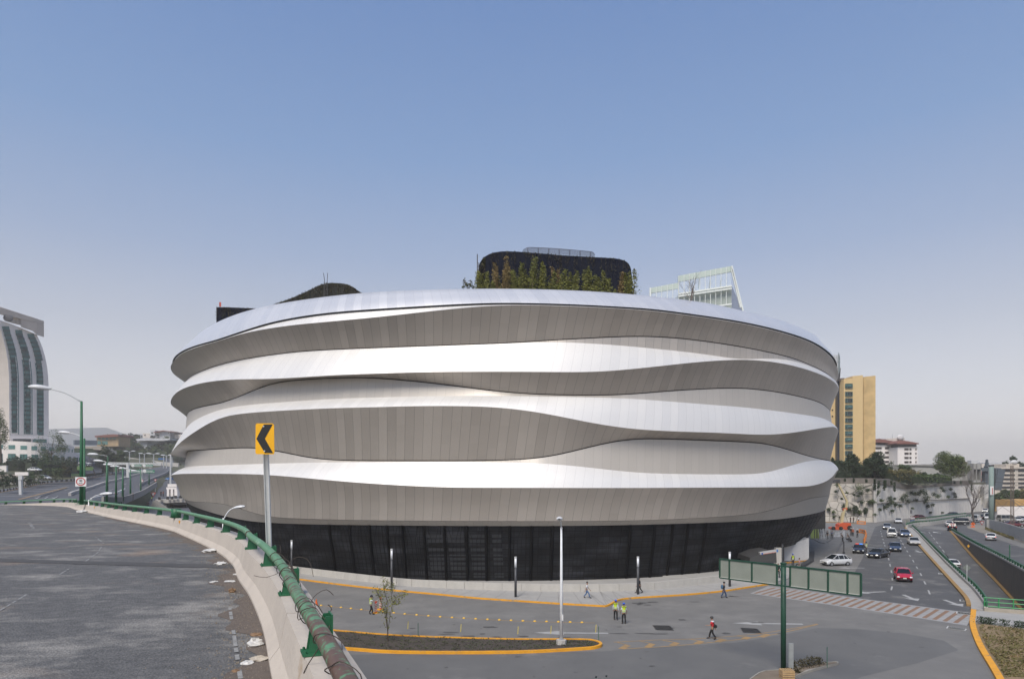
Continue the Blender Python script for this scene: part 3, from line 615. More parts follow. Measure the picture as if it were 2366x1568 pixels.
for px in list(range(600, 1880, 9)):
    t = on_ring(px, 58.3); zb, zg = zat(zB, t), zat(zG, t); rs = 60.32; pts = [bpt(t + .004 * (px % 5 - 2), 60.36, zb + .05), bpt(t, 59.96, zb * .75 + zg * .25), bpt(t, 59.16, zb * .4 + zg * .6), bpt(t, 58.36, zg)]
    mull.tube(pts, .022, 4)
for f_ in (.16, .34, .52, .66, .8, .9):
    pts = []
    for t in np.linspace(-1.0, 1.0, 120):
        zb, zg = zat(zB, t), zat(zG, t); rr_ = np.interp(f_, [0, .25, .6, 1], [60.34, 59.94, 59.14, 58.34]); pts.append(bpt(t, rr_, zb * (1 - f_) + zg * f_))
    mull.tube(pts, .022, 4, cap=False)
mull.build('glazing_bars', flat('bar_dark', (.02, .021, .023), .7, spec=.1), store)
# clear bays: rows of opaque panes in a paler grey than the screen
pane = MB(); colm = MB(); rg = random.Random(5)
def bay(px0, px1, y0, y1, mb, off=.03):
    # piece of glazing between photo rows y0 (top) and y1 following the slope of the screen
    P = []
    for px, yy in ((px0, y0), (px1, y0), (px1, y1), (px0, y1)):
        t = on_ring(px, 59); zb, zg = zat(zB, t), zat(zG, t); Yv = BY - 59 * math.cos(t); z = ZC + (HY - yy) * Yv / F; f_ = min(1, max(0, (zb - z) / (zb - zg)))
        rr_ = np.interp(f_, [0, .25, .6, 1], [60.33, 59.93, 59.13, 58.33]) + off; P.append(bpt(t, rr_, z))
    mb.add(P, [(0, 1, 2, 3)])
def r4(x, y): return (924.2 + .2634 * x, 1155.2 + .2634 * y)
for (xa, xb) in ((250, 388), (428, 570), (618, 752), (808, 890)):
    for (ya, yb) in ((290, 318), (335, 365), (412, 440), (468, 484), (497, 522), (540, 566), (578, 610), (636, 652), (660, 680)):
        if xb == 890 and rg.random() < .45: continue
        bay(*[r4(xa + (ya - 290) * .06, 0)[0], r4(xb + (ya - 290) * .06, 0)[0]], r4(0, ya)[1], r4(0, yb)[1], pane)
split(pane, 'clear_pane', mat('pane_grey', (.045, .047, .052), .5, col2=(.022, .023, .026), scale=.6, amt=.9, spec=.2), store)
for px in [r4(x, 0)[0] for x in (40, 225, 400, 590, 760, 960, 1150, 1330)] + [1450, 1505, 1545, 1580, 1620] + [770, 815, 860, 900]:
    t = on_ring(px, 59); zb, zg = zat(zB, t), zat(zG, t); P = []
    for f_ in (0, .25, .6, 1): P.append(bpt(t - .006 * (px - 1183) / 400 * (1 - f_), float(np.interp(f_, [0, .25, .6, 1], [60.36, 59.96, 59.16, 58.36])), zb * (1 - f_) + zg * f_))
    colm.tube(P, .2, 6)
split(colm, 'column', flat('column_dark', (.006, .006, .007), .8, spec=.1), store)
# roof disc and the boxes on it
ri = MB(); rr2 = [(BX + (RT - 6) * math.sin(t), BY - (RT - 6) * math.cos(t), float(zT[i]) - .9) for i, t in enumerate(TH) if i % 8 == 0]
ri.add(rr2 + [(BX, BY, 35.5)], [(i, (i + 1) % len(rr2), len(rr2)) for i in range(len(rr2))]); ri.build('roof', flat('roof_gravel', (.25, .25, .24), .9), store)
navy = mat('green_wall_mesh', (.008, .011, .024), .95, col2=(.005, .006, .012), scale=2., amt=.6, spec=.1)
vine1 = mat('vine_leaves', (.06, .062, .018), .8, col2=(.04, .022, .012), scale=.9, amt=.5)
bamb = mat('bamboo_leaves', (.21, .21, .035), .8, col2=(.08, .095, .02), scale=.8, amt=.5)
bamb2 = mat('bamboo_dry', (.27, .18, .07), .8, col2=(.13, .11, .03), scale=.6, amt=.5)
def c4(x, y): return (1010.8 + .2197 * x, 548.7 + .2197 * y)
def roofbox(name, label, outl, d, depth, m):
    P = [A(x, y, d) for x, y in outl]; c = Vector((sum(p.x for p in P) / len(P), d + depth / 2, min(p.z for p in P)))
    r_ = root(name, label, 'roof structure', c, rz=0); MB().extrude(P, (0, depth, 0)).build('wall', m, r_); return r_, P
ol = [c4(*p) for p in ((418, 640), (420, 520), (424, 400), (434, 300), (445, 265), (470, 228), (500, 198), (545, 172), (600, 155), (660, 146), (720, 142), (850, 147), (1000, 159), (1150, 170), (1300, 184), (1480, 194), (1650, 204), (1760, 210), (1850, 216), (1910, 224), (1960, 238), (1990, 254), (2012, 275), (2028, 305), (2037, 340), (2044, 400), (2046, 460), (2046, 680))]
gb, gP = roofbox('planted_roof_block', 'dark rounded rooftop block behind bamboo with vines hanging from its top edge', ol, 104, 16, navy)
def vines(outl, d, par, n, lmax, name='hanging_vines', seed=3, m=vine1, xs=None):
    rg = random.Random(seed); xs_ = sorted(outl); mb = MB(); pts = []
    for _ in range(n):
        x = rg.uniform(xs[0], xs[1]); y = interp(x, [p[0] for p in outl if p[1] < 9999], [p[1] for p in outl])
        L = rg.uniform(.2, 1) ** 2 * lmax + .4; top = A(x, y, d)
        for k in range(int(L / .16)):
            pts.append(top + Vector((rg.gauss(0, .09), -.1 - rg.random() * .15, -.02 - k * .16)))
    mb.leaves(pts, .2, rg); return mb.build(name, m, par)
topl = [p for p in ol[4:24]]
vines(topl, 104, gb, 90, 3.0, xs=(ol[4][0], ol[23][0]))
vines([c4(422, 400), c4(470, 228), c4(520, 190)], 104, gb, 40, 4, xs=(ol[2][0], ol[6][0]), seed=8)
# perforated screen
sc = MB(); st = []
so = [(c4(x, y)) for x, y in ((895, 150), (905, 128), (930, 112), (970, 102), (1200, 112), (1400, 128), (1620, 148), (1640, 160), (1655, 185))]; sb_y = lambda x: interp(x, [c4(890, 0)[0], c4(1650, 0)[0]], [c4(0, 152)[1], c4(0, 200)[1]])
xs_ = np.arange(c4(895, 0)[0], c4(1655, 0)[0], 1.55)
topf = lambda x: interp(x, [p[0] for p in so], [p[1] for p in so])
for i, x in enumerate(xs_[:-1]):
    x2 = xs_[i + 1]; k = 0
    y = sb_y(x)
    yb, yt = sb_y(x), topf(x); nrow = max(1, int((yb - yt) / 1.5))
    for r_ in range(nrow):
        ya = yb - r_ * 1.5; s_ = (i + r_) % 2
        sc.bar(A(x, ya - (1.5 if s_ else 0), 109), A(x2, ya - (0 if s_ else 1.5), 109), .045, .045)
for i in range(len(so) - 1): sc.bar(A(*so[i], 109), A(*so[i + 1], 109), .09)
for x in np.linspace(c4(950, 0)[0], c4(1610, 0)[0], 7): sc.bar(A(x, sb_y(x), 109), A(x, topf(x), 109), .2)
q = root('perforated_screen', 'white latticed metal screen standing on top of the planted roof block', 'screen', A(1290, 585, 109)); sc.build('lattice', flat('screen_metal', (.1, .12, .17), .5), q)
# mast beside the block
q = root('roof_mast', 'thin dark lattice mast at the left edge of the planted roof block', 'mast', A(1103, 668, 103)); m = MB()
m.bar(A(1103, 675, 103), A(1103, 587, 103), .14); m.bar(A(1106, 675, 103), A(1106, 607, 103), .1)
for y in range(607, 668, 8): m.bar(A(1103, y, 103), A(1106, y, 103), .08)
m.build('lattice', flat('mast_dark', (.05, .05, .055)), q)
def bamboo(x, ytop, d, label, m, seed, w_=.95, n=1300):
    rg = random.Random(seed); base = A(x, 672, d); base.z = 35.5; top = A(x, ytop, d); h = top.z - base.z
    r_ = root('bamboo_plant', label, 'plant', base, 'bamboo in front of the roof block'); st_ = MB(); pts = []
    for k in range(3):
        dx = rg.uniform(-.4, .4); dy = rg.uniform(-.3, .3); hh = h * rg.uniform(.75, 1) if k else h
        P = [base + Vector((dx * .3, dy, 0)), base + Vector((dx, dy, hh * .55)), base + Vector((dx * 1.4, dy, hh))]; st_.tube(P, [.05, .04, .015], 5)
        for _ in range(n // 3):
            t = rg.random() ** .75; t = .12 + .88 * t; sp = w_ * (1.05 - t) ** .6 * .95 + .05
            pts.append(base + Vector((dx * (1 + .4 * t) + rg.gauss(0, sp * .55), dy + rg.gauss(0, sp * .5), hh * t + rg.gauss(0, .1))))
    st_.build('stems', flat('cane', (.16, .12, .05)), r_); MB().leaves(pts, .27, rg).build('leaves', m, r_)
bl = [(440, 360), (480, 390), (515, 360), (555, 390), (605, 260), (650, 380), (690, 300), (738, 200), (790, 350), (830, 340), (882, 265), (925, 330), (972, 212), (1030, 195), (1085, 300), (1135, 250), (1190, 350), (1246, 310), (1300, 380), (1368, 325), (1410, 365), (1470, 350), (1548, 318), (1608, 350), (1660, 400), (1700, 420), (1778, 355), (1840, 430), (1930, 350), (1960, 380), (2040, 330), (2045, 450)]
for i, (x, y) in enumerate(bl):
    X, Y = c4(x, y); bamboo(X, Y, 101.5 + (i % 3) * .5, ('tall ' if y < 300 else 'short ' if y > 360 else '') + ('dry reddish' if x in (738, 690, 605, 1246, 1930) else 'yellow green') + ' bamboo, ' + ORD[i] + ' from the left in front of the dark roof block', bamb2 if x in (738, 690, 605, 1246, 1930) else bamb, 40 + i)
rg = random.Random(61); pts = []
for _ in range(9000):
    X = rg.uniform(425, 1950); hh = (2.2 + 1.3 * math.sin(X * .011) + .9 * math.sin(X * .037)) * rg.random() ** .8; a_, b_ = c4(X, 600); o_ = A(a_, 672, 102.5); pts.append(Vector((o_.x, 102.6 + rg.uniform(-.5, .5), 36.0 + hh)))
MB().leaves(pts, .26, rg).build('bamboo_undergrowth', bamb, None, kind='stuff', label='tangled yellow green bamboo undergrowth at the foot of the dark roof block', cat='undergrowth')
# small bush left of the mast
q = root('roof_shrub', 'small leafy shrub on the steel roof edge left of the mast', 'plant', A(1082, 668, 90)); pts = []
for (x, y) in ((1072, 648), (1075, 655), (1070, 662), (1080, 660), (1088, 652), (1086, 660), (1093, 664), (1078, 645 + 12)):
    for _ in range(26): pts.append(A(x + rnd.gauss(0, 2.2), y + rnd.gauss(0, 3), 90 + rnd.gauss(0, .4)))
MB().leaves(pts, .26).build('leaves', flat('leaf_olive', (.05, .055, .02)), q)
m = MB(); m.tube([A(1082, 676, 90), A(1080, 665, 90), A(1073, 646, 90)], .04, 5); m.tube([A(1082, 676, 90), A(1085, 664, 90), A(1088, 650, 90)], .04, 5); m.build('stems', flat('bark', (.07, .05, .035)), q)
# left roof blocks
ol2 = [c1(*p) for p in ((282, 560), (282, 428), (380, 430), (500, 436), (560, 440), (560, 560))]
b2, _ = roofbox('planted_roof_block', 'low dark box with vines on the far left of the steel roof', ol2, 122, 12, navy)
vines([c1(282, 427), c1(560, 439)], 122, b2, 90, 2.6, xs=(c1(284, 0)[0], c1(558, 0)[0]), seed=5)
ol3 = [c1(*p) for p in ((540, 480), (560, 425), (600, 408), (700, 371), (760, 343), (800, 323), (830, 310), (860, 303), (900, 302), (935, 304), (970, 311), (1000, 325), (1020, 340), (1050, 358), (1070, 400), (1070, 440))]
b3, _ = roofbox('planted_roof_block', 'humped dark roof block with vines and a ladder on its peak', ol3, 112, 12, mat('vine_wall', (.025, .026, .016), .9, col2=(.012, .013, .014), scale=1.2, amt=.5))
vines(ol3[1:-1], 112, b3, 150, 5, xs=(c1(575, 0)[0], c1(1048, 0)[0]), seed=6)
lad = MB()
for X in (845, 862):
    lad.tube([A(*c1(X, 400), 111.5), A(*c1(X, 300), 111.5), A(*c1(X + (3 if X < 850 else -1), 290), 111.5), A(*c1(X + (-3 if X < 850 else 2), 250), 111.5)], .05, 5)
for Y in range(300, 385, 12): lad.bar(A(*c1(845, Y), 111.5), A(*c1(862, Y), 111.5), .06)
lad.build('ladder', flat('mast_dark', (.05, .05, .055)), b3)
q = root('roof_flag', 'tiny red and white flag above the far left roof box', 'flag', A(*c1(300, 426), 123)); MB().bar(A(*c1(300, 428), 123), A(*c1(299, 408), 123), .06).build('pole', flat('mast_dark', (.05,) * 3), q); MB().box(A(*c1(302, 414), 123), (.35, .05, .8)).build('cloth', flat('flag_red', (.5, .08, .05)), q)
# ================================================================== OVERPASS (camera stands above it)
def bd(d): return 2.7 + .015 * d if d > 20 else 3.0        # height of the eye above the deck
def GO(x, y):
    if y > HY + F * 3.0 / 20: d = F * 3.0 / (y - HY)
    else: d = 2.7 * F / ((y - HY) - .015 * F)
    return Vector(((x - CXP) * d / F, d, ZC - bd(d)))
base_px = [(640, 1620), (627.9, 1568), (609.9, 1466.6), (593, 1415.6), (573.8, 1373.6), (549.8, 1337.6), (536.3, 1304.5), (495, 1271.5), (420, 1235.5), (393, 1225), (342, 1213), (261, 1196.5), (180, 1177.9)]
bp = [GO(*p) for p in base_px]
near = [Vector((.9, -2.5, 0)), Vector((.1, 0.5, 0)), Vector((-1.0, 3.7, 0)), Vector((-2.1, 6.6, 0))]
for p in near: p.z = ZC - 3.0
bp = near + [p for p in bp if p.y > 9.5]
far_ = [Vector((-72, 108, ZC - 4.55)), Vector((-92, 118, ZC - 5.35)), Vector((-118, 124, ZC - 5.5)), Vector((-150, 127, ZC - 5.5)), Vector((-230, 130, ZC - 5.5))]
BP = smooth_path(bp + far_, 8)
def frames(path):
    out = []
    for i, p in enumerate(path):
        t = path[min(i + 1, len(path) - 1)] - path[max(i - 1, 0)]; t.z = 0; t.normalize(); out.append((p, t, Vector((t.y, -t.x, 0))))
    return out
FR = frames(BP)
deck_m = mat('deck_asphalt', (.125, .123, .122), .95, col2=(.06, .061, .063), scale=5.0, amt=.6, stretch=(.8, 1.05, 1), bump=.9, bscale=26, det=12, spots=((.225, .215, .2), .6, .5, .16))
# second layer of dusty brown stains and coarse grain on the deck
_n = deck_m.node_tree.nodes; _l = deck_m.node_tree.links; _b = _n['Principled BSDF']; _src = _b.inputs['Base Color'].links[0].from_socket
_tc = _n.new('ShaderNodeTexCoord'); _a = _n.new('ShaderNodeTexNoise'); _a.inputs['Scale'].default_value = .35; _a.inputs['Detail'].default_value = 8; _l.new(_tc.outputs['Object'], _a.inputs[0])
_r = _n.new('ShaderNodeValToRGB'); _r.color_ramp.elements[0].position = .56; _r.color_ramp.elements[1].position = .72; _l.new(_a.outputs[0], _r.inputs[0])
_g = _n.new('ShaderNodeTexNoise'); _g.inputs['Scale'].default_value = 22; _g.inputs['Detail'].default_value = 10; _g.inputs['Roughness'].default_value = .8; _l.new(_tc.outputs['Object'], _g.inputs[0])
_m = _n.new('ShaderNodeMix'); _m.data_type = 'RGBA'; _q = _n.new('ShaderNodeMath'); _q.operation = 'MULTIPLY'; _q.inputs[1].default_value = .5; _l.new(_r.outputs[0], _q.inputs[0]); _l.new(_q.outputs[0], _m.inputs['Factor']); _l.new(_src, _m.inputs['A']); _m.inputs['B'].default_value = (.27, .19, .13, 1)
_r2 = _n.new('ShaderNodeValToRGB'); _r2.color_ramp.elements[0].position = .35; _r2.color_ramp.elements[0].color = (.45, .45, .45, 1); _r2.color_ramp.elements[1].position = .66; _r2.color_ramp.elements[1].color = (1.9, 1.9, 1.88, 1); _l.new(_g.outputs[0], _r2.inputs[0])
_m2 = _n.new('ShaderNodeMix'); _m2.data_type = 'RGBA'; _m2.blend_type = 'MULTIPLY'; _m2.inputs['Factor'].default_value = 1; _l.new(_m.outputs['Result'], _m2.inputs['A']); _l.new(_r2.outputs[0], _m2.inputs['B']); _l.new(_m2.outputs['Result'], _b.inputs['Base Color'])
# deck surface
rows = []
for p, t, nn in FR:
    if p.y > 126: break
    zz = ZC - bd(p.y) if p.y < 108 else ZC - bd(p.y); x0 = p.x + .05
    rows.append([Vector((x0, p.y, zz))] + [Vector((x0 - w, p.y, zz)) for w in (2, 5, 12, 30, 60, 160)])
MB().grid([r_[::-1] for r_ in rows]).build('overpass_road', deck_m, kind='structure')
# body of the overpass under the deck
ou = MB()
pr = [( .05, -.05), (.85, -.05), (.85, -1.1), (.3, -1.6), (-4, -1.7)]
ou.grid([[Vector((p.x, p.y, (ZC - bd(min(p.y, 108)) if p.y < 108 else p.z))) + nn * a + Vector((0, 0, b)) for a, b in pr] for p, t, nn in FR]).build('overpass_edge', conc, kind='structure')
# jersey barrier: inner face, top, outer face
jers = [(0, -.05), (.0, .07), (.16, .28), (.27, .81), (.80, .815), (.82, -.3)]
conc_b = mat('barrier_concrete', (.52, .465, .40), .9, col2=(.40, .355, .31), scale=.7, amt=.8, bump=.35, bscale=7, spots=((.36, .27, .18), .8, .66, .1))
bar_root = root('concrete_barrier', 'pale concrete safety barrier curving left along the overpass under the green pipe rail', 'barrier', FR[20][0])
dist = [0]
for a, b in zip(BP, BP[1:]): dist.append(dist[-1] + (b - a).length)
def at(s):
    i = max(0, min(len(BP) - 2, int(np.searchsorted(dist, s)) - 1)); t = (s - dist[i]) / (dist[i + 1] - dist[i])
    p = BP[i].lerp(BP[i + 1], t); tt = FR[i][1].lerp(FR[i + 1][1], t).normalized(); return p, tt, Vector((tt.y, -tt.x, 0))
def s_of(px, yb):
    best = min(range(len(BP)), key=lambda i: abs(CXP + F * BP[i].x / max(BP[i].y, .1) - px) + abs(HY + (ZC - BP[i].z) * F / max(BP[i].y, .1) - yb) if BP[i].y > 3 else 1e9); return dist[best]
joints = [-1, s_of(627, 1540), s_of(536, 1304), s_of(393, 1225), s_of(180, 1178), 1e9]
Ltot = dist[-1]
for a, b in zip(joints, joints[1:]):
    a = max(0.01, a + .02); b = min(Ltot - .01, b - .02); ss = np.arange(a, b, .8).tolist() + [b]; m = MB(); rows = []
    for s in ss:
        p, t, nn = at(s); rows.append([p + nn * u + Vector((0, 0, v)) for u, v in jers])
    m.grid(rows); n = len(jers); m.f.append(tuple(range(n))); m.f.append(tuple((len(rows) - 1) * n + j for j in range(n))[::-1]); m.build('segment', conc_b, bar_root)
# rail
paint_g = mat('rail_paint', (.10, .25, .13), .45, col2=(.075, .20, .10), scale=3, amt=.6, spots=((.26, .42, .3), 2.2, .58, .1))
_n = paint_g.node_tree.nodes; _l = paint_g.node_tree.links; _b = _n['Principled BSDF']; _s = _b.inputs['Base Color'].links[0].from_socket
_tc = _n.new('ShaderNodeTexCoord'); _a = _n.new('ShaderNodeTexNoise'); _a.inputs['Scale'].default_value = 4.5; _a.inputs['Detail'].default_value = 7; _a.inputs['Roughness'].default_value = .7
_mp = _n.new('ShaderNodeMapping'); _mp.inputs['Scale'].default_value = (1, 1.2, 1); _l.new(_tc.outputs['Object'], _mp.inputs[0]); _l.new(_mp.outputs[0], _a.inputs[0])
_sx = _n.new('ShaderNodeSeparateXYZ'); _geo = _n.new('ShaderNodeNewGeometry'); _l.new(_geo.outputs['Position'], _sx.inputs[0])
_mr = _n.new('ShaderNodeMapRange'); _mr.inputs['From Min'].default_value = 6; _mr.inputs['From Max'].default_value = 19; _mr.inputs['To Min'].default_value = .17; _mr.inputs['To Max'].default_value = -.1; _l.new(_sx.outputs[1], _mr.inputs[0])
_ad = _n.new('ShaderNodeMath'); _ad.operation = 'ADD'; _l.new(_a.outputs[0], _ad.inputs[0]); _l.new(_mr.outputs[0], _ad.inputs[1])
_r = _n.new('ShaderNodeValToRGB'); _r.color_ramp.elements[0].position = .57; _r.color_ramp.elements[1].position = .63; _l.new(_ad.outputs[0], _r.inputs[0])
_m = _n.new('ShaderNodeMix'); _m.data_type = 'RGBA'; _l.new(_r.outputs[0], _m.inputs['Factor']); _l.new(_s, _m.inputs['A']); _m.inputs['B'].default_value = (.10, .055, .038, 1); _l.new(_m.outputs['Result'], _b.inputs['Base Color'])
rail_root = root('pipe_rail', 'thick green pipe rail flaking to rust on brackets along the top of the overpass barrier', 'railing', FR[20][0])
RH = 1.27; RO = .36
sj = s_of(393, 1225)
for a, b in ((.01, s_of(536, 1304) - 3), (s_of(536, 1304) - 3, sj), (sj, s_of(180, 1178) + 2), (s_of(180, 1178) + 8, Ltot - .1)):
    m = MB(); m.tube([at(s)[0] + at(s)[2] * RO + Vector((0, 0, RH)) for s in np.arange(a + .03, b - .02, .5)], .095, 14); m.build('pipe', paint_g, rail_root, smooth=True)
m = MB(); p, t, nn = at(sj); c_ = p + nn * RO + Vector((0, 0, .82)); m.tube([c_, c_ + Vector((0, 0, .6))], .3, 14); m.build('joint_drum', green_paint, rail_root, smooth=True)
for s in (s_of(536, 1304) - 3, s_of(600, 1420), s_of(615, 1490)):
    m = MB(); p, t, nn = at(s); m.tube([p + nn * RO + Vector((0, 0, RH)) - t * .04, p + nn * RO + Vector((0, 0, RH)) + t * .04], .103, 14); m.build('weld_collar', flat('collar', (.10, .06, .04)), rail_root)
sb = [s_of(618, 1510)]; 
s = 1.2; sts = []
s_near = min(range(len(BP)), key=lambda i: abs((BP[i] + FR[i][2] * .35).y - 8.75)); s = dist[s_near]
sts = list(np.arange(s - 4.7, 0.5, -4.7)) + list(np.arange(s, Ltot - 1, 4.7)); sts = [q for q in sts if q < dist[-1]]
extra = [q for q in np.arange(s_of(180, 1178) + 9, Ltot - 1, 2.35)]
proto = None
for q in sts + extra[1::2]:
    if q > s_of(180, 1178) + 9 and q in sts and min(abs(q - e) for e in extra) < .6: continue
    p, t, nn = at(q); o = p + nn * .42 + Vector((0, 0, .817))
    if proto is None:
        m = MB(); m.box((0, 0, .015), (.36, .32, .03))
        pr2 = [(-.11, 0, .03), (.17, 0, .03), (.17, 0, .47), (.10, 0, .47), (.06, 0, .38), (-.06, 0, .36)]
        m.extrude([(x, -.12, z) for x, y, z in pr2], (0, .02, 0)); m.extrude([(x, .10, z) for x, y, z in pr2], (0, .02, 0))
        m.box((.01, 0, .19), (.02, .20, .32)); m.box((.175, 0, .26), (.02, .30, .46)); m.box((.02, 0, .355), (.2, .22, .02))
        for bx_, by_ in ((-.14, -.12), (-.14, .12), (.14, -.12), (.14, .12)): m.tube([(bx_, by_, .03), (bx_, by_, .06)], .018, 6)
        proto = m.build('bracket', green_paint, None); proto.parent = rail_root; c_ = proto
    else:
        c_ = proto.copy(); C.objects.link(c_); c_.parent = rail_root
    c_.location = o - rail_root.location; c_.rotation_euler = (0, 0, math.atan2(nn.y, nn.x))
# orange reflectors on the barrier
refm = flat('reflector_orange', (.75, .33, .01), .4)
for i, (px, yb, dz) in enumerate(((402, 1225, .0), (206, 1184, 0), (184, 1180, 0))[:2]):
    q = s_of(px, yb); p, t, nn = at(q + (-.9 if i == 0 else -3)); o = p + nn * .24 + Vector((0, 0, .66)); m = MB(); m.box(o - nn * .03, (.05, .24, .16), rz=math.atan2(nn.y, nn.x))
    m.build('barrier_reflector', refm, None, loc=o, label=('orange reflector on the concrete barrier below the green joint drum', 'orange reflector on the barrier near its far left end')[i], cat='reflector')
# loose wire tangled on the pipe
wire = mat('wire_rust', (.06, .045, .035), .8); wr = root('tangled_wire', 'rusty wire wound loosely round the green pipe rail', 'wire', at(dist[s_near])[0]); 
def pipe_pt(q): p, t, nn = at(q); return p + nn * RO + Vector((0, 0, RH)), t, nn
def coil(q0, q1, turns, rr_, tail=None, seed=1, name='strand'):
    rg = random.Random(seed); P = []
    for i in range(int(turns * 10) + 1):
        f_ = i / (turns * 10); o, t, nn = pipe_pt(q0 + (q1 - q0) * f_); a = f_ * turns * 6.283; P.append(o + nn * math.cos(a) * rr_ * rg.uniform(.95, 1.3) + Vector((0, 0, math.sin(a) * rr_ * rg.uniform(.95, 1.3))))
    if tail:
        e = P[-1]
        for v in tail: e = e + Vector(v); P.append(e)
    m = MB(); m.tube(smooth_path(P, 2), .006, 4, cap=False); m.build(name, wire, wr)
q0 = dist[s_near]
coil(q0 - 3.1, q0 - .6, 2, .108, [(-.05, -.05, -.15), (-.2, .05, -.3), (-.1, .15, -.15)], 1)
coil(q0 - .2, q0 + 1.2, 2, .11, [(.05, .1, .08), (.12, .06, .05), (.1, 0, -.08)], 2)
coil(q0 + 2.6, q0 + 5.5, 3, .11, [(.05, .05, .1), (.12, .08, .05), (.16, 0, -.05), (.1, -.05, -.14), (.04, 0, -.2)], 3)
coil(q0 + 3.9, q0 + 4.4, 1.2, .12, [(-.15, .1, -.1), (-.3, 0, -.12), (-.2, -.1, .05)], 4)
coil(q0 + 5.2, q0 + 7.6, 2, .12, [(0, .05, .14), (-.03, .05, .06)], 5)
coil(q0 + .2, q0 + .3, .6, .13, [(.12, 0, .05), (.18, .05, -.05), (.1, .05, .12), (-.05, 0, .06)], 6)
# expansion strip, old lane marks, gravel, litter
m = MB(); rows = []
for px in range(-60, 545, 30): rows.append([GO(px, 1297 + 15 * px / 520) + Vector((0, 0, .012)), GO(px, 1290 + 14 * px / 520 - (2 if px > 480 else 0)) + Vector((0, 0, .012))])
m.grid(rows).build('road_joint', mat('joint_tar', (.075, .072, .07), .9, col2=(.055, .055, .055), scale=3), kind='structure')
m = MB()
for a, b, w in (((0, 1410), (162, 1312), .05), ((198, 1296), (226, 1276), .06), ((226, 1276), (235, 1262), .05), ((222, 1240), (240, 1255), .06), ((530, 1395), (556, 1568), .07), ((66, 1206), (76, 1221), .10), ((70, 1206), (80, 1221), .10)):
    p, q = GO(*a), GO(*b); t = (q - p); L = t.length; t.normalize(); nn = Vector((-t.y, t.x, 0)) * w / 2; n = max(1, int(L / .5))
    for i in range(n):
        if rnd.random() < .75: u = p.lerp(q, i / n); v = p.lerp(q, (i + rnd.uniform(.5, 1)) / n); z_ = Vector((0, 0, .014)); m.add([u - nn + z_, v - nn + z_, v + nn + z_, u + nn + z_], [(0, 1, 2, 3)])
m.build('road_markings', mat('paint_old', (.34, .34, .33), .9, col2=(.14, .14, .14), scale=8, amt=.7), kind='structure')
m = MB()
for i in range(3800):
    q = rnd.uniform(.2, 60) if i < 2600 else rnd.uniform(.2, 30); p, t, nn = at(q); w = abs(rnd.gauss(0, .5)) + .02; c_ = p - nn * w; k = rnd.uniform(.006, .02) * (1.8 if rnd.random() < .06 else 1)
    c_.z = ZC - bd(c_.y) + k * .4; a = rnd.random() * 3; vs_ = [c_ + Vector((math.cos(a + j * 2.1) * k, math.sin(a + j * 2.1) * k, -k * .4)) for j in range(3)] + [c_ + Vector((0, 0, k))]
    m.add(vs_, [(0, 1, 3), (1, 2, 3), (2, 0, 3)])
m.build('gravel', mat('gravel_bits', (.3, .26, .21), .95, col2=(.12, .1, .08), scale=5, amt=1), kind='stuff', label='loose gravel and dirt gathered along the foot of the barrier', cat='gravel')
dirt = MB(); rows = []
for i in range(0, 260):
    q = i * .3; p, t, nn = at(q); w = .45 + .25 * math.sin(q * 1.1) + .15 * math.sin(q * 3.7); a = p - nn * w; b = p + nn * .02; a.z = b.z = ZC - bd(p.y) + .008; rows.append([a, b])
dirt.grid(rows).build('dirt_strip', mat('dirt_brown', (.15, .12, .098), 1, col2=(.085, .07, .06), scale=3, amt=.9, bump=.7, bscale=12), kind='structure')
def crumple(name, label, cat, x, y, r, m, seed, sq=.55):
    rg = random.Random(seed); o = GO(x, y); mb = MB(); mb.sphere((0, 0, 0), 1, 11, 8)
    v2 = []
    for v in mb.v: k = rg.uniform(.65, 1.2); v2.append(o + Vector((v[0] * r * k, v[1] * r * k, max(-.3, v[2]) * r * sq * k + r * sq * .3)))
    mb.v = v2; return mb.build(name, m, None, loc=o, label=label, cat=cat)
plast = mat('plastic_white', (.62, .61, .58), .5, col2=(.45, .44, .42), scale=9); card = mat('cardboard', (.24, .15, .085), .9)
crumple('plastic_bag', 'crumpled white plastic bag lying by the foot of the barrier', 'bag', 590, 1490, .15, plast, 1, .7)
crumple('paper_litter', 'torn pale wrapping beside the barrier below the plastic bag', 'litter', 600, 1522, .16, mat('paper_tan', (.5, .44, .36), .9, scale=9), 2, .25)
crumple('polystyrene_piece', 'broken white tray below the torn wrapping', 'litter', 572, 1531, .11, plast, 3, .3)
crumple('paper_litter', 'brown crumpled paper just above the plastic bag', 'litter', 592, 1466, .12, card, 4, .3)
crumple('brick_piece', 'small brown brick chunk on the deck', 'brick', 537, 1367, .10, card, 5, .9)
crumple('plastic_bag', 'flattened grey white bag near the bend of the barrier', 'bag', 487, 1274, .34, plast, 6, .35)
crumple('paper_litter', 'white paper and board beside the second barrier joint', 'litter', 512, 1303, .24, plast, 7, .35)
crumple('paper_litter', 'small pale scrap left of the white paper', 'litter', 495, 1344, .12, plast, 8, .3)
crumple('paper_litter', 'thin white scraps in a row along the dirt strip', 'litter', 530, 1343, .18, plast, 9, .2)
crumple('paper_litter', 'yellowish scrap beyond the flattened bag', 'litter', 462, 1251, .18, mat('paper_tan', (.5, .44, .36)), 10, .4)
crumple('dry_leaf', 'curled brown leaf at the bottom edge of the deck', 'leaf', 545, 1550, .07, card, 11, .4)
crumple('concrete_lump', 'flat white lump at the far foot of the barrier', 'debris', 192, 1183, .7, plast, 12, .3)
crumple('paper_litter', 'white scrap above the second barrier joint', 'litter', 545, 1327, .09, plast, 13, .4)

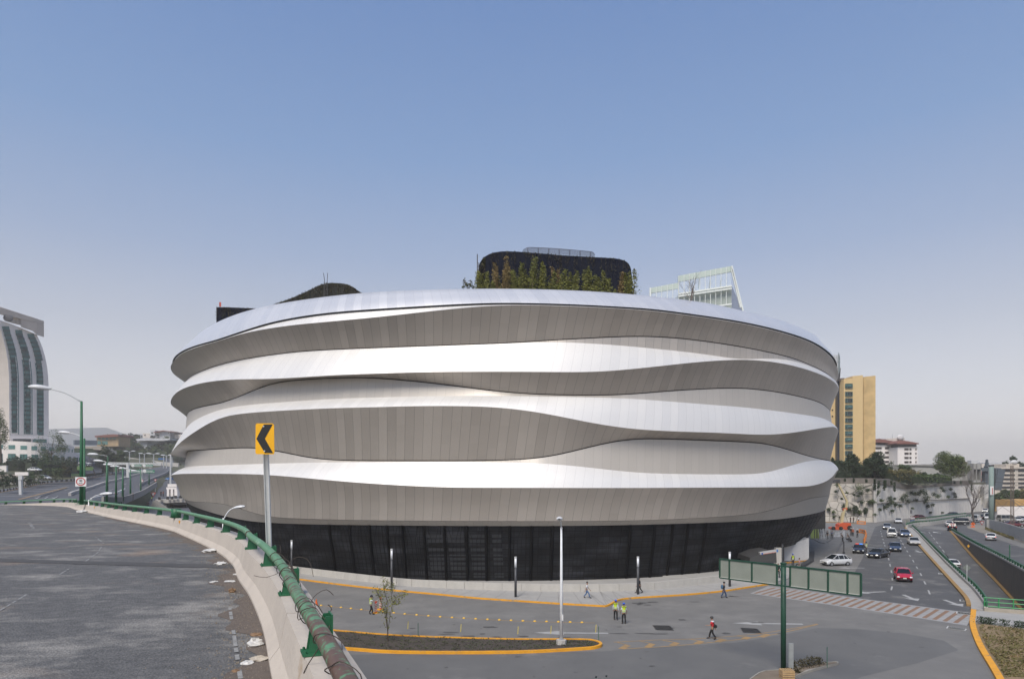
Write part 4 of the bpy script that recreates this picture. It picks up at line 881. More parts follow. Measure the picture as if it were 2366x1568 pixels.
# chevron sign on a tall post
q = s_of(545, 1330); P0 = A(621.5, 1252, 17.6); P1 = A(613.5, 1049, 16.6)
sg = root('curve_sign', 'yellow sign with a black chevron pointing left on a tall galvanised post', 'road sign', P0 + Vector((0, 0, -1.6)))
galv = mat('galvanised', (.55, .56, .56), .55, .1, col2=(.46, .47, .47), scale=4)
m = MB(); pb = P0 + (P0 - P1).normalized() * 1.0
m.bar(pb, P1 + Vector((0, 0, .6)), .09, .05, up=(0, 1, 0)); m.bar(pb + Vector((-.055, -.02, 0)), P1 + Vector((-.055, -.02, .6)), .02, .06, up=(0, 1, 0)); m.bar(pb + Vector((.055, -.02, 0)), P1 + Vector((.055, -.02, .6)), .02, .06, up=(0, 1, 0)); m.build('post', flat('post_white', (.74, .75, .74), .5), sg)
d_ = 16.5
def sp_(x, y, off=0): return A(x, y, d_) + Vector((0, off, 0))
corn = [(590, 980), (592.5, 977), (629, 977), (632.5, 980.5), (633.5, 1044), (631.5, 1048.5), (592, 1048), (589.5, 1045)]
cs = MB(); cs.extrude([sp_(x, y, .02) for x, y in corn], (0, .012, 0)); cs.build('plate', flat('sign_yellow', (.85, .43, .005), .4), sg)
cs = MB(); cs.extrude([sp_(x, y, .012) for x, y in ((609, 979.5), (629.5, 979), (611.5, 1012), (630.5, 1045.5), (611.5, 1045), (592, 1012.5))], (0, .004, 0)); cs.build('chevron', flat('sign_black', (.012, .012, .013), .5), sg)
for x, y in ((609, 984), (611, 1041)): MB().tube([sp_(x, y, -.005), sp_(x, y, .012)], .018, 8).build('bolt', galv, sg)

# street lamps ------------------------------------------------------
lampgreen = green_paint; head_m = flat('lamp_head', (.6, .61, .62), .35); head_dk = flat('lamp_lens', (.35, .36, .37), .2)
def cobra(mb, o, dirv, L=.8, w=.3):
    d = Vector(dirv).normalized(); s_ = d.cross(Vector((0, 0, 1))).normalized(); rows = []
    for t, ww, h in ((0, .25, .5), (.15, .45, .8), (.35, .8, 1.1), (.6, 1, 1.15), (.85, .85, .9), (1, .35, .4)):
        c_ = o + d * (L * t); rows.append([c_ + s_ * (w / 2 * ww * math.cos(a)) + Vector((0, 0, w * .36 * h * math.sin(a) * (1 if math.sin(a) > 0 else .55))) for a in np.linspace(0, 2 * math.pi, 11)])
    mb.grid(rows)
def lamp(name, label, base, hgt, arm, head_end, pm, r0=.11, r1=.06, group=None, hl=.8, armrise=.6):
    r_ = root(name, label, 'street lamp', base, group); top = base + Vector((0, 0, hgt)); m = MB(); m.tube([base, base + Vector((0, 0, hgt * .5)), top], [r0, (r0 + r1) / 2, r1], 8); m.box(base + Vector((0, 0, .03)), (r0 * 4, r0 * 4, .06)); m.build('pole', pm, r_, smooth=True)
    arm = Vector(arm); e = top + arm; m = MB(); mid_ = top + arm * .5 + Vector((0, 0, arm.z * .12 + .05 * armrise)); m.tube(smooth_path([top - Vector((0, 0, .1)), mid_, e], 4), r1 * .6, 6); m.build('arm', pm if pm != lampgreen else galv, r_, smooth=True)
    m = MB(); cobra(m, e - arm.normalized() * .05, Vector((arm.x, arm.y, arm.z * .15)), hl, .34 * hl / .8); m.build('lamp_head', head_m, r_, smooth=True); return r_
lb = A(1297, 1488, 51.2); lb.z = .1
top = A(1296, 1217, 51.2)
L1 = lamp('street_lamp', 'white cobra head street lamp rising from the yellow kerbed island', lb, top.z - .1, (-.25, -2.1, .75), None, flat('lamp_white', (.8, .81, .82), .4), .14, .07, hl=1.15)
MB().tube([lb, lb + Vector((0, 0, .35))], .38, 8).build('footing', conc, L1); MB().box(A(1299.5, 1425, 51.0), (.12, .03, .45)).build('notice', flat('paper_white', (.7,) * 3), L1)
p, t, nn = at(s_of(180, 1178) - 6); b_ = p + nn * .5 + Vector((0, 0, .8)); dd = b_.y; b_.x = (188.5 - CXP) * dd / F; tp = A(188, 926, dd)
L2 = lamp('street_lamp', 'tall green lamp with a speed limit plate on its pole', b_, tp.z - b_.z, (-(188 - 130) * dd / F, -1, 1.35), None, lampgreen, .24, .13, hl=2.3)
# speed limit plate
sd = dd - .5; pl_ = MB(); pl_.extrude([A(x, y, sd) for x, y in ((174, 1101), (199.5, 1101), (199.5, 1122.5), (174, 1122.5))], (0, .05, 0)); sgn = root('speed_sign', 'white plate reading 40 km/h in a red ring on the tall green lamp pole', 'road sign', A(187, 1122, sd)); pl_.build('plate', flat('plate_white', (.72, .72, .71)), sgn)
cc_ = A(186.6, 1111.3, sd - .03); rr_ = 9.2 * sd / F; rg_ = MB(); ring = []
for i in range(28): a = i * 2 * math.pi / 28; ring.append([cc_ + Vector((math.cos(a) * rr_ * k * 1.2, 0, math.sin(a) * rr_ * k)) for k in (1.0, .8)])
ring.append(ring[0]); rg_.grid(ring); rg_.build('ring', flat('sign_red', (.45, .02, .02)), sgn)
def text(s_, size, loc, m, par, rot=(R(90), 0, 0), name='lettering'):
    cu = bpy.data.curves.new('t', 'FONT'); cu.body = s_; cu.size = size; cu.align_x = 'CENTER'; cu.align_y = 'CENTER'; cu.extrude = .004; to = bpy.data.objects.new('t', cu); C.objects.link(to)
    bpy.context.view_layer.update(); dg = bpy.context.evaluated_depsgraph_get(); me = bpy.data.meshes.new_from_object(to.evaluated_get(dg)); bpy.data.objects.remove(to); o = bpy.data.objects.new(name, me); me.materials.clear(); me.materials.append(m); C.objects.link(o)
    o.rotation_euler = rot; o.location = loc
    if par is not None: o.parent = par; o.location = Vector(loc) - par.location
    return o
sb_ = flat('sign_black', (.012, .012, .013))
text('40', .62 * rr_ * 1.25, cc_ + Vector((0, -.02, rr_ * .22)), sb_, sgn); text('km/h', .36 * rr_ * 1.3, cc_ + Vector((0, -.02, -rr_ * .38)), sb_, sgn)
d3 = 125; b3_ = A(195, 1163, d3); b3_.z = 0
lamp('street_lamp', 'second green lamp just behind the one with the speed limit plate', b3_, A(195, 1012, d3).z, (-(195 - 162) * d3 / F, 0, 1.0), None, lampgreen, .26, .16, hl=2.2)
for i, (xt, yt, xb, lab) in enumerate(((540, 1172, 516, 'white lamp head and arm reaching up from below the overpass at mid barrier'), (232, 1141, 205, 'white lamp head on a slanting arm near the far end of the barrier'))):
    d5 = (45, 80)[i]; b5 = A(xb, 1196 if i == 0 else 1154, d5); arm = A(xt, yt, d5) - b5; hg = b5.z; b5.z = 0
    lamp('street_lamp', lab, b5, hg, arm, None, flat('lamp_white', (.8, .81, .82), .4), .12, .06, hl=(.8, 1.5)[i])
# ================================================================== TREES AND PLANTS
def blob_points(c, rx, ry, rz, n, rg, clumps=14, top=.0):
    pts = []; cl = []
    for i in range(clumps):
        a = rg.uniform(0, 6.283); z = rg.uniform(-.75, .9); r_ = math.sqrt(max(0, 1 - z * z)) * rg.uniform(.35, .95)
        cl.append((Vector((c.x + rx * r_ * math.cos(a), c.y + ry * r_ * math.sin(a), c.z + rz * z * rg.uniform(.7, 1.05))), rg.uniform(.22, .5)))
    for i in range(n):
        q, k = cl[rg.randrange(clumps)]; v = Vector((rg.gauss(0, 1), rg.gauss(0, 1), rg.gauss(0, 1))); v.normalize(); v *= (rg.random() ** .4) * k
        pts.append(q + Vector((v.x * rx, v.y * ry, v.z * rz)))
    return pts, cl
bark = mat('bark', (.09, .07, .05), .95, col2=(.05, .04, .03), scale=2)
L_dark = mat('leaf_dark', (.036, .06, .022), .75, col2=(.018, .034, .014), scale=.35, amt=.5)
L_mid = mat('leaf_mid', (.075, .11, .03), .75, col2=(.035, .06, .018), scale=.35, amt=.5)
L_yel = mat('leaf_yellow', (.15, .125, .035), .75, col2=(.075, .07, .025), scale=.35, amt=.5)
L_light = mat('leaf_light', (.11, .14, .035), .75, col2=(.05, .075, .022), scale=.35, amt=.5)
def tree(name, label, base, h, rx, m, n=2600, leaf=.38, seed=1, trunk=.35, rz=None, group=None, cat='tree', clumps=16, crown0=.25):
    rg = random.Random(seed); base = Vector(base); rz = rz or (h * (1 - crown0) / 2); c = base + Vector((0, 0, h - rz)); r_ = root(name, label, cat, base, group)
    pts, cl = blob_points(c, rx, rx * .85, rz, n, rg, clumps); MB().leaves(pts, leaf, rg).build('crown', m, r_)
    t = MB(); k = max(.06, h * .022); tp = base + Vector((rg.uniform(-.3, .3), 0, h - rz * 1.1)); t.tube([base - Vector((0, 0, .3)), (base + tp) / 2 + Vector((.1, 0, 0)), tp], [k, k * .8, k * .55], 7)
    for q, kk_ in cl[:7]: t.tube([base.lerp(tp, .75), (tp + q) / 2, q], [k * .5, k * .33, k * .1], 5)
    t.build('trunk', bark, r_); return r_
def bare_tree(name, label, base, h, spread, seed=1, m=bark, twigs=5, cat='tree', group=None):
    rg = random.Random(seed); base = Vector(base); r_ = root(name, label, cat, base, group); t = MB(); tw = MB()
    def br(p, d, L, r, k):
        P = [p]; 
        for i in range(3): d = (d + Vector((rg.gauss(0, .18), rg.gauss(0, .18), .06))).normalized(); P.append(P[-1] + d * L / 3)
        (t if k < 2 else tw).tube(P, [r, r * .85, r * .7, r * .5], 5 if k < 2 else 3, cap=False)
        if k < twigs:
            for i in range(3 if k else 5):
                a = rg.uniform(0, 6.28); s_ = spread * (1 if k else 1); nd = (d + Vector((math.cos(a) * s_, math.sin(a) * s_, rg.uniform(-.1, .3)))).normalized(); br(P[rg.choice((1, 2, 3))] if i else P[3], nd, L * rg.uniform(.6, .85), r * .5, k + 1)
    br(base, Vector((.05, 0, 1)), h * .34, h * .022, 0); t.build('trunk', m, r_); tw.build('crown', m, r_); return r_
def hedge(name, label, a, b, w, h, m, n, seed, leaf=.3, group=None, cat='hedge'):
    rg = random.Random(seed); a = Vector(a); b = Vector(b); r_ = root(name, label, cat, (a + b) / 2, group); pts = []
    t = (b - a).normalized(); nn = Vector((-t.y, t.x, 0))
    for i in range(n): q = a.lerp(b, rg.random()) + nn * rg.uniform(-w / 2, w / 2); pts.append(q + Vector((0, 0, h * (rg.random() ** .5) * (1 + .12 * math.sin(q.x * 1.3)))))
    core = MB(); core.bar(a + Vector((0, 0, h * .4)), b + Vector((0, 0, h * .4)), w * .7, h * .75); core.build('branches', flat('hedge_core', (.02, .03, .012)), r_)
    MB().leaves(pts, leaf, rg).build('leaves', m, r_); return r_

# ================================================================== LEFT DISTRICT
glass_t = mat('glass_teal', (.06, .2, .19), .15, col2=(.02, .05, .055), scale=.35, amt=.8)
glass_l = mat('glass_pale', (.10, .25, .23), .2, col2=(.05, .13, .13), scale=.25, amt=.7)
stone_w = mat('stone_white', (.74, .70, .67), .8, col2=(.68, .64, .61), scale=.2, amt=.5)
stone_g = mat('stone_cream', (.56, .51, .46), .8, col2=(.5, .455, .41), scale=.2, amt=.5)
HD = 375.0
def r1(x, y): return (.3684 * x, 664.2 + .3684 * y)
def l4(x, y): return (.22105 * x, 693.1 + .22105 * y)
tower = root('hotel_tower', 'tall curved white hotel tower with teal window strips rising over a round podium', 'building', A(60, 1018, HD))
# facade outline (photo positions), given real depth behind
edge_r = [l4(*p) for p in ((385, 360), (420, 430), (450, 510), (475, 600), (495, 700), (505, 800), (510, 950), (511, 1200), (511, 1480))]
def xr(y): return interp(y, [p[1] for p in edge_r], [p[0] for p in edge_r])
def depth_of(x): return HD + (x - 30) * .25           # facade turns slightly away to the right
def AT(x, y, off=0): d = depth_of(x) + off; return A(x, y, d)
yb = l4(0, 1490)[1]
ys = np.linspace(l4(0, 190)[1], yb, 46)
def arc_x(u, y):   # lean of the ribs: the facade narrows upward to the left; u=0..1 across (0 at left edge of the face, 1 right edge)
    xl = interp(y, [l4(0, v)[1] for v in (190, 270, 400, 520, 640, 800, 1490)], [l4(v, 0)[0] for v in (-45, -5, 35, 65, 85, 96, 98)])
    return xl + (xr(y) - xl) * u
body = MB(); rows = []
for y in ys: rows.append([AT(arc_x(u, y), max(y, l4(0, 190 + 170 * u)[1]) if y < l4(0, 360)[1] else y) for u in np.linspace(0, 1, 9)])
body.grid([r_[::-1] for r_ in rows]); n9 = len(ys)
body.grid([[AT(xr(y), y), AT(xr(y), y, 30)] for y in ys])
body.build('facade', stone_w, tower)
side = MB(); side.grid([[AT(arc_x(0, y) - 40, y + 2, 8), AT(arc_x(0, y), y)] for y in ys]); side.build('side_wall', stone_g, tower)
# roof screen wall with openings
rf = MB()
pts = [(-60, 50), (0, 68), (385, 192), (385, 370), (220, 300), (218, 205), (180, 198), (180, 240), (165, 240), (128, 222), (128, 188), (60, 168), (52, 205), (0, 190), (-60, 175)]
rf.extrude([AT(*l4(x, y), -2.) for x, y in ((-60, 50), (0, 68), (385, 192), (385, 232), (0, 142), (-60, 126))], (0, 6, 0))
rf.extrude([AT(*l4(x, y), -2.) for x, y in ((218, 195), (385, 234), (385, 362), (340, 320), (218, 280))], (0, 6, 0))
rf.extrude([AT(*l4(x, y), -1.) for x, y in ((60, 157), (128, 172), (128, 235), (50, 215))], (0, 5, 0)); rf.extrude([AT(*l4(x, y), -1.) for x, y in ((180, 186), (218, 194), (218, 262), (170, 246))], (0, 5, 0))
rf.build('roof_screen', mat('stone_tan', (.55, .49, .43), .85, scale=.3, col2=(.48, .42, .37)), tower)
m = MB(); m.sphere(AT(*l4(86, 186), -3), (2.3, .7, 2.0), 10, 7, Matrix.Rotation(.5, 3, 'Z')); m.build('dish', flat('dish_dark', (.1, .1, .11)), tower)
def strip(ua, ub, ya, yb_, m_, name, off=-.25):
    mb = MB(); yy = np.linspace(ya, yb_, 40); mb.grid([[AT(arc_x(ua, y), y, off), AT(arc_x(ub, y), y, off)][::-1] for y in yy]); return mb.build(name, m_, tower)
Y = lambda v: l4(0, v)[1]
wide = [(.02, .02, 272), (.36, .36, 310), (.69, .69, 350)]
for k, (u0, y0) in enumerate(((.055, 272), (.395, 310), (.72, 350))):
    # upper wide part narrows downwards at y=590..630 into a single column of rooms
    mb = MB(); yy = np.linspace(Y(y0), Y(1385 + 12 * k), 60)
    rows = []
    for y in yy:
        w = .20 if y < Y(600 + 15 * k) else .15; uu = u0 + (.02 if y < Y(600 + 15 * k) else 0); rows.append([AT(arc_x(u0 + .01, y), y, -.25), AT(arc_x(u0 + w, y), y, -.25)][::-1])
    mb.grid(rows); st_ = mb.build('window_strip', glass_t, tower)
    nf = 22; fl = MB(); pn = MB(); rg = random.Random(k)
    for i in range(nf):
        y = Y(y0 + 45 + i * (1385 - y0 - 45) / nf); w = .20 if y < Y(600 + 15 * k) else .15
        a, b = AT(arc_x(u0 + .01, y), y, -.5), AT(arc_x(u0 + w, y), y, -.5); fl.bar(a, b, .3, .9)
        if rg.random() < .6:
            y2 = y + 5; mb2 = MB(); P = [AT(arc_x(u0 + .03, y + 3), y + 3, -.4), AT(arc_x(u0 + w - .03, y + 3), y + 3, -.4), AT(arc_x(u0 + w - .03, y + 8), y + 8, -.4), AT(arc_x(u0 + .03, y + 8), y + 8, -.4)]; mb2.add(P, [(0, 1, 2, 3)]); mb2.build('window', glass_l if rg.random() < .5 else flat('glass_dark', (.02, .03, .035), .1), tower)
    split(fl, 'floor_band', flat('floor_dark', (.025, .06, .06)), tower)
for u0, y0 in ((.225, 600), (.37, 620), (.565, 635), (.70, 655)):
    strip(u0, u0 + .025, Y(y0), Y(1400), glass_t, 'slot_window'); strip(u0 - .012, u0 - .0, Y(y0 - 15), Y(1400), flat('rib_light', (.62, .6, .58)), 'rib', -.6)
strip(.02, .98, Y(1418), Y(1445), stone_w, 'ledge', -3); strip(.1, .55, Y(1448), Y(1485), flat('glass_dark', (.02, .03, .035), .1), 'window_band', -.3)
strip(.6, .95, Y(1452), Y(1488), glass_l, 'window_band', -.3)
# podium: round two-storey front
def l2(x, y): return (.10314 * x, 1010.8 + .10314 * y)
pod = root('hotel_podium', 'round white podium with two rows of teal windows below the hotel tower', 'building', A(90, 1082, 355))
ptop = [l2(*p) for p in ((-900, 30), (0, 55), (540, 80), (1080, 115), (1400, 150), (1600, 175), (1660, 190))]
low = [l2(*p) for p in ((1660, 330), (1790, 360), (1795, 600), (1600, 660))]
def pdp(x): return 350 + (max(0, x - 20) / 165) ** 3 * 45
pt = lambda x, y, o=0: A(x, y, pdp(x) + o)
topy = lambda x: interp(x, [p[0] for p in ptop], [p[1] for p in ptop])
mb = MB(); xs_ = list(np.linspace(-90, 171, 30)); mb.grid([[pt(x, 1081) for x in xs_], [pt(x, topy(x)) for x in xs_], [pt(x, topy(x), 40) for x in xs_]]); mb.build('wall', stone_w, pod)
mb = MB(); xs_ = [171, 175, 180, 185]; mb.grid([[A(x, 1082, 385 + (x - 171)) for x in xs_], [A(x, 1045 + (x - 171) * .2, 385 + (x - 171)) for x in xs_], [A(x, 1045, 430) for x in xs_]]); mb.build('wall', stone_w, pod)
for (a, b, y0, y1) in ((190, 338, 158, 250), (460, 605, 172, 258), (705, 832, 182, 272), (916, 1030, 196, 282), (1107, 1210, 206, 292), (1275, 1358, 218, 303), (1415, 1480, 232, 312), (1522, 1575, 243, 318), (1608, 1640, 252, 322), (-80, 65, 150, 240)):
    x0, yy0 = l2(a, y0); x1, yy1 = l2(b, y1); f_ = MB().add([pt(x0, yy0, -.15), pt(x1, yy0, -.15), pt(x1, yy1, -.15), pt(x0, yy1, -.15)], [(0, 1, 2, 3)]).build('window', glass_l, pod)
for (a, b, y0, y1) in ((180, 350, 352, 655), (445, 610, 362, 660), (706, 860, 372, 665), (952, 1085, 382, 560), (1175, 1280, 395, 530), (1362, 1445, 402, 670), (1515, 1588, 415, 665), (1640, 1690, 428, 640), (1722, 1752, 435, 600), (1768, 1785, 440, 590), (-80, 60, 352, 640)):
    x0, yy0 = l2(a, y0); x1, yy1 = l2(b, y1); f_ = MB().add([pt(x0, yy0, -.15), pt(x1, yy0, -.15), pt(x1, yy1, -.15), pt(x0, yy1, -.15)], [(0, 1, 2, 3)]).build('window', glass_t, pod)
    bb = MB(); ym = (yy0 + yy1) / 2; bb.bar(pt(x0, ym, -.25), pt(x1, ym, -.25), .5, .5); xm = (x0 + x1) / 2; bb.bar(pt(xm, yy0, -.2), pt(xm, yy1, -.2), .3); bb.build('frame', flat('teal_frame', (.05, .11, .105)), f_, world=True)
mb = MB(); mb.bar(pt(-80, topy(-80) - .5), pt(165, topy(165) - .5), .15); 
for x in range(-80, 165, 6): mb.bar(pt(x, topy(x)), pt(x, topy(x) - 2.2), .12)
mb.bar(pt(-80, topy(-80) - 2.2), pt(165, topy(165) - 2.2), .12); mb.build('railing', flat('rail_grey', (.2, .2, .2)), pod)
# hedges, planting and walls in front of the podium
hedge('hedge', 'long clipped dark hedge running below the hotel podium', A(16, 1089, 330), A(178, 1091, 345), 5, 7, L_dark, 1800, 3, .9)
hedge('hedge', 'lower dark hedge in front of the podium hedge, left of the grass slope', A(66, 1097, 300), A(158, 1103, 320), 5, 7, L_dark, 1500, 4, .9)
for i, (px, yb_, d, h, w, mm, lb_) in enumerate(((119, 1081, 330, 17, 6.5, L_mid, 'round willow like tree in front of the hotel podium'), (2, 1081, 320, 26, 3.5, L_light, 'leafy tree at the left edge of the picture before the podium'), (41, 1084, 322, 6, 3, L_dark, 'small round shrub on the podium hedge'), (102, 1096, 300, 6, 3, L_mid, 'rounded bush on the lower hedge'),
        (128, 1110, 300, 6, 4, L_mid, 'shrub beside the black and white barrier on the bank'), (145, 1106, 315, 6, 4, L_yel, 'brownish bush on the bank below the grass slope'), (8, 1132, 235, 7, 4.5, L_dark, 'dark bush beside the highway at the left edge'), (22, 1128, 240, 5, 3.5, L_dark, 'low bush second from the left edge by the highway'), (60, 1122, 268, 5, 3.5, L_dark, 'low bush under the long beige wall'), (80, 1118, 280, 5, 4, L_mid, 'green bush left of the parked cars'))):
    b = A(px, yb_, d); tree('shrub' if h < 9 else 'tree', lb_, b, h, w, mm, 900 if h < 9 else 2200, .6, 50 + i, crown0=.0 if h < 9 else .1, cat='shrub' if h < 9 else 'tree')
def wallbox(name, label, P, Q, h, th, m, cat='wall'):
    r_ = MB(); P = Vector(P); Q = Vector(Q); r_.bar(P + Vector((0, 0, h / 2)), Q + Vector((0, 0, h / 2)), th, h); return r_.build(name, m, None, loc=(P + Q) / 2, label=label, cat=cat)
wallbox('garden_wall', 'long beige wall panel behind the parked cars by the hotel', A(-20, 1107, 285), A(95, 1107, 285), 2.2 * 1.0, 1, mat('wall_beige', (.33, .28, .25), .9, scale=.5))
wallbox('garden_wall', 'white wall base below the beige wall', A(-20, 1117, 282), A(64, 1117, 282), 1.8, 1, stone_w)
wallbox('garden_wall', 'white block wall at the left edge with a hedge on top', A(-20, 1089, 300), A(17, 1089, 300), 2.8, 1, stone_w)
hedge('hedge', 'dark hedge on the white block wall at the left edge', A(-20, 1074, 300), A(18, 1074, 300), 2, 1.2, L_dark, 300, 9, .6)
q = root('blank_signboard', 'blank white signboard on a grey post standing beside the highway', 'signboard', GL(49, 1143)); b = q.location; dd = b.y
m = MB(); m.bar(b, A(47.5, 1097, dd), .9); m.build('post', galv, q); m = MB(); m.extrude([A(x, y, dd - .6) for x, y in ((34.5, 1089.5), (65, 1089.5), (65, 1097), (34.5, 1097))], (0, .4, 0)); m.build('board', stone_w, q); m = MB(); m.box(A(48.5, 1102.5, dd - .2), (1.3, .8, 1.4)); m.build('box', galv, q)
# grass slope, ramp road climbing right of the podium, stepped retaining wall
def l1(x, y): return (144.4 + .1658 * x, 953.0 + .1658 * y)
def sheetA(name, pts, m, kind='structure', th=3, **k):
    P = [A(x, y, d) for x, y, d in pts]; return MB().extrude(P, (0, th, 0)).build(name, m, kind=kind, **k)
sheetA('grass_slope', [(*l1(60, 770), 350), (*l1(240, 700), 372), (*l1(390, 760), 360), (*l1(370, 800), 352), (*l1(60, 800), 345)], mat('grass_green', (.07, .13, .03), 1, scale=.2))
sheetA('grass_slope', [(*l1(60, 850), 335), (*l1(220, 845), 345), (*l1(220, 878), 340), (*l1(60, 875), 330)], mat('grass_green', (.07, .13, .03), 1, scale=.2))
sheetA('ramp_road', [(*l1(275, 590), 470), (*l1(400, 625), 480), (*l1(540, 720), 470), (*l1(500, 830), 400), (*l1(280, 850), 370), (*l1(240, 700), 400)], asph_far)
slope = mat('ivy_slope', (.045, .065, .028), 1, col2=(.025, .04, .018), scale=.25, amt=.7)
sheetA('hill_slope', [(*l1(160, 490), 500), (*l1(560, 500), 530), (*l1(640, 590), 530), (*l1(760, 690), 510), (*l1(860, 720), 500), (*l1(860, 830), 480), (*l1(600, 870), 470), (*l1(480, 690), 480), (*l1(300, 600), 485), (*l1(165, 560), 490)], slope, th=20)
sw = root('stepped_wall', 'pale stepped retaining wall climbing down the green slope right of the podium', 'wall', A(*l1(560, 500), 520))
m = MB(); P = [(175, 500), (175, 470), (470, 462), (560, 480), (610, 478), (612, 500), (640, 520), (668, 518), (670, 545), (690, 560), (690, 590), (720, 610), (760, 670), (775, 700), (755, 700), (720, 660), (690, 625), (655, 590), (620, 560), (560, 520), (300, 505)]
m.extrude([A(*l1(x, y), 515 + x * .01) for x, y in P], (0, 8, 0)); m.build('wall', mat('wall_tan', (.38, .34, .29), .9, scale=.3), sw)
q = wallbox('footbridge', 'distant blue grey bridge railing above the podium roof', A(*l1(160, 445), 560), A(*l1(480, 450), 575), 4, 2, flat('bridge_blue', (.16, .19, .23)), 'bridge')
# wooded hill with houses
def hillA(name, outline, d, depth, m):
    # outline of the ridge with real depth: a mound sinking away behind
    rows = []; xs = [p[0] for p in outline]
    for k, (dz, dd_) in enumerate(((1.0, 0), (.5, -depth * .25), (.0, -depth * .5))):
        rows.append([Vector((A(x, y, d).x, d + dd_, (A(x, y, d).z - 20) * dz + 18)) for x, y in outline])
    back = [Vector((A(x, y, d).x, d + depth, 10)) for x, y in outline]
    return MB().grid([r_ for r_ in ([back] + rows)][::-1]).build(name, m, kind='structure', smooth=True)
hill_o = [l1(*p) for p in ((620, 560), (650, 420), (760, 380), (850, 395), (950, 360), (1010, 375), (1100, 440), (1170, 520), (1200, 530), (1250, 470), (1350, 410), (1450, 392), (1560, 400), (1700, 420), (1800, 460))]
hillA('wooded_hill', hill_o, 720, 200, slope)
rg = random.Random(77)
for i in range(74):
    x = rg.uniform(hill_o[0][0] + 4, hill_o[-1][0] - 10); yt = interp(x, [p[0] for p in hill_o], [p[1] for p in hill_o]); f_ = rg.random() ** 1.2; y = yt + f_ * (1072 - yt); d = 715 - f_ * 95
    if x < 245 and y < 1030 and rg.random() < .5: continue
    b = A(x, y + 2.2, d); s_ = rg.uniform(.7, 1.5)
    tree('tree', 'one of the small round trees covering the wooded hill beyond the highway', b - Vector((0, 0, 3)), 9 * s_, 6.5 * s_, L_mid if rg.random() < .6 else L_dark, 520, 1.5, 300 + i, crown0=0, clumps=8, group='trees on the far wooded hill')
far_house = lambda *a: None
def housebox(par, x0, y0, x1, y1, d, dep, m, name='wall'): P = [A(x0, y0, d), A(x1, y0, d), A(x1, y1, d), A(x0, y1, d)]; return MB().extrude(P, (0, dep, 0)).build(name, m, par)
h1 = root('hill_building', 'ochre two storey building with a red roof and green windows on the hill', 'building', A(*l1(600, 460), 640))
x0, y0 = l1(478, 330); x1, y1 = l1(780, 465); housebox(h1, x0, y0, x1, y1, 640, 20, mat('ochre_wall', (.40, .29, .17), .9, scale=.3))
m = MB(); m.extrude([A(*l1(x, y), 637) for x, y in ((448, 318), (700, 296), (775, 300), (782, 325), (640, 338), (455, 338))], (0, 26, 0)); m.build('roof', mat('roof_red', (.22, .09, .07), .9, scale=.5), h1)
for (a, b, c_, e) in ((490, 335, 535, 370), (548, 338, 588, 375), (598, 342, 640, 375), (490, 390, 535, 440), (548, 392, 630, 440), (700, 345, 740, 365), (655, 345, 690, 365)):
    p0, p1 = l1(a, b), l1(c_, e); MB().extrude([A(p0[0], p0[1], 639.7), A(p1[0], p0[1], 639.7), A(p1[0], p1[1], 639.7), A(p0[0], p1[1], 639.7)], (0, .2, 0)).build('window', glass_l, h1)
h2 = root('hill_house', 'group of white modern villas on top of the wooded hill', 'house', A(*l1(1300, 360), 700)); wht = mat('villa_white', (.55, .56, .58), .8, scale=.3)
for (a, b, c_, e, mm) in ((1120, 285, 1220, 350, stone_g), (1218, 240, 1290, 320, wht), (1285, 265, 1370, 350, stone_w), (1360, 250, 1500, 362, wht), (1490, 262, 1555, 365, wht)): p0, p1 = l1(a, b), l1(c_, e); housebox(h2, *p0, *p1, 700 + (a % 7), 18, mm)
m = MB(); m.extrude([A(*l1(x, y), 698) for x, y in ((1265, 266), (1400, 243), (1560, 262), (1562, 270), (1400, 252), (1268, 273))], (0, 22, 0)); m.build('roof', mat('roof_red', (.22, .09, .07), .9, scale=.5), h2)
for (a, b, c_, e) in ((1237, 268, 1262, 290), (1235, 310, 1260, 328), (1310, 300, 1350, 322), (1140, 300, 1160, 318), (1320, 330, 1350, 345), (1470, 275, 1480, 290)): p0, p1 = l1(a, b), l1(c_, e); MB().extrude([A(p0[0], p0[1], 697.5), A(p1[0], p0[1], 697.5), A(p1[0], p1[1], 697.5), A(p0[0], p1[1], 697.5)], (0, .3, 0)).build('window', flat('glass_dark', (.02, .03, .035), .1), h2)
h3 = root('hill_building', 'angular white concrete building cut into the wooded hill', 'building', A(*l1(1180, 480), 690))
MB().extrude([A(*l1(x, y), 690) for x, y in ((1040, 385), (1180, 380), (1180, 525), (1100, 450))], (0, 14, 0)).build('wall', wht, h3)
MB().extrude([A(*l1(x, y), 692) for x, y in ((1180, 385), (1400, 385), (1290, 430), (1240, 465), (1182, 528))], (0, 14, 0)).build('wall', mat('villa_grey', (.4, .42, .45), .8, scale=.3), h3)
MB().extrude([A(*l1(x, y), 686) for x, y in ((1020, 365), (1150, 350), (1500, 355), (1500, 375), (1400, 390), (1180, 385), (1040, 392))], (0, 26, 0)).build('roof', wht, h3)
h4 = root('hill_house', 'ochre villa half hidden by trees left of the white villas', 'house', A(*l1(870, 350), 705)); p0, p1 = l1(820, 318), l1(925, 365); housebox(h4, *p0, *p1, 705, 14, mat('ochre_wall', (.40, .29, .17), .9, scale=.3)); MB().extrude([A(*l1(x, y), 703) for x, y in ((810, 320), (870, 305), (935, 322))], (0, 18, 0)).build('roof', mat('roof_red', (.22, .09, .07), .9, scale=.5), h4)
h5 = root('hill_house', 'low tan house at the right end of the hill beside the store', 'house', A(*l1(1600, 350), 700)); p0, p1 = l1(1560, 300), l1(1660, 362); housebox(h5, *p0, *p1, 705, 14, stone_g)
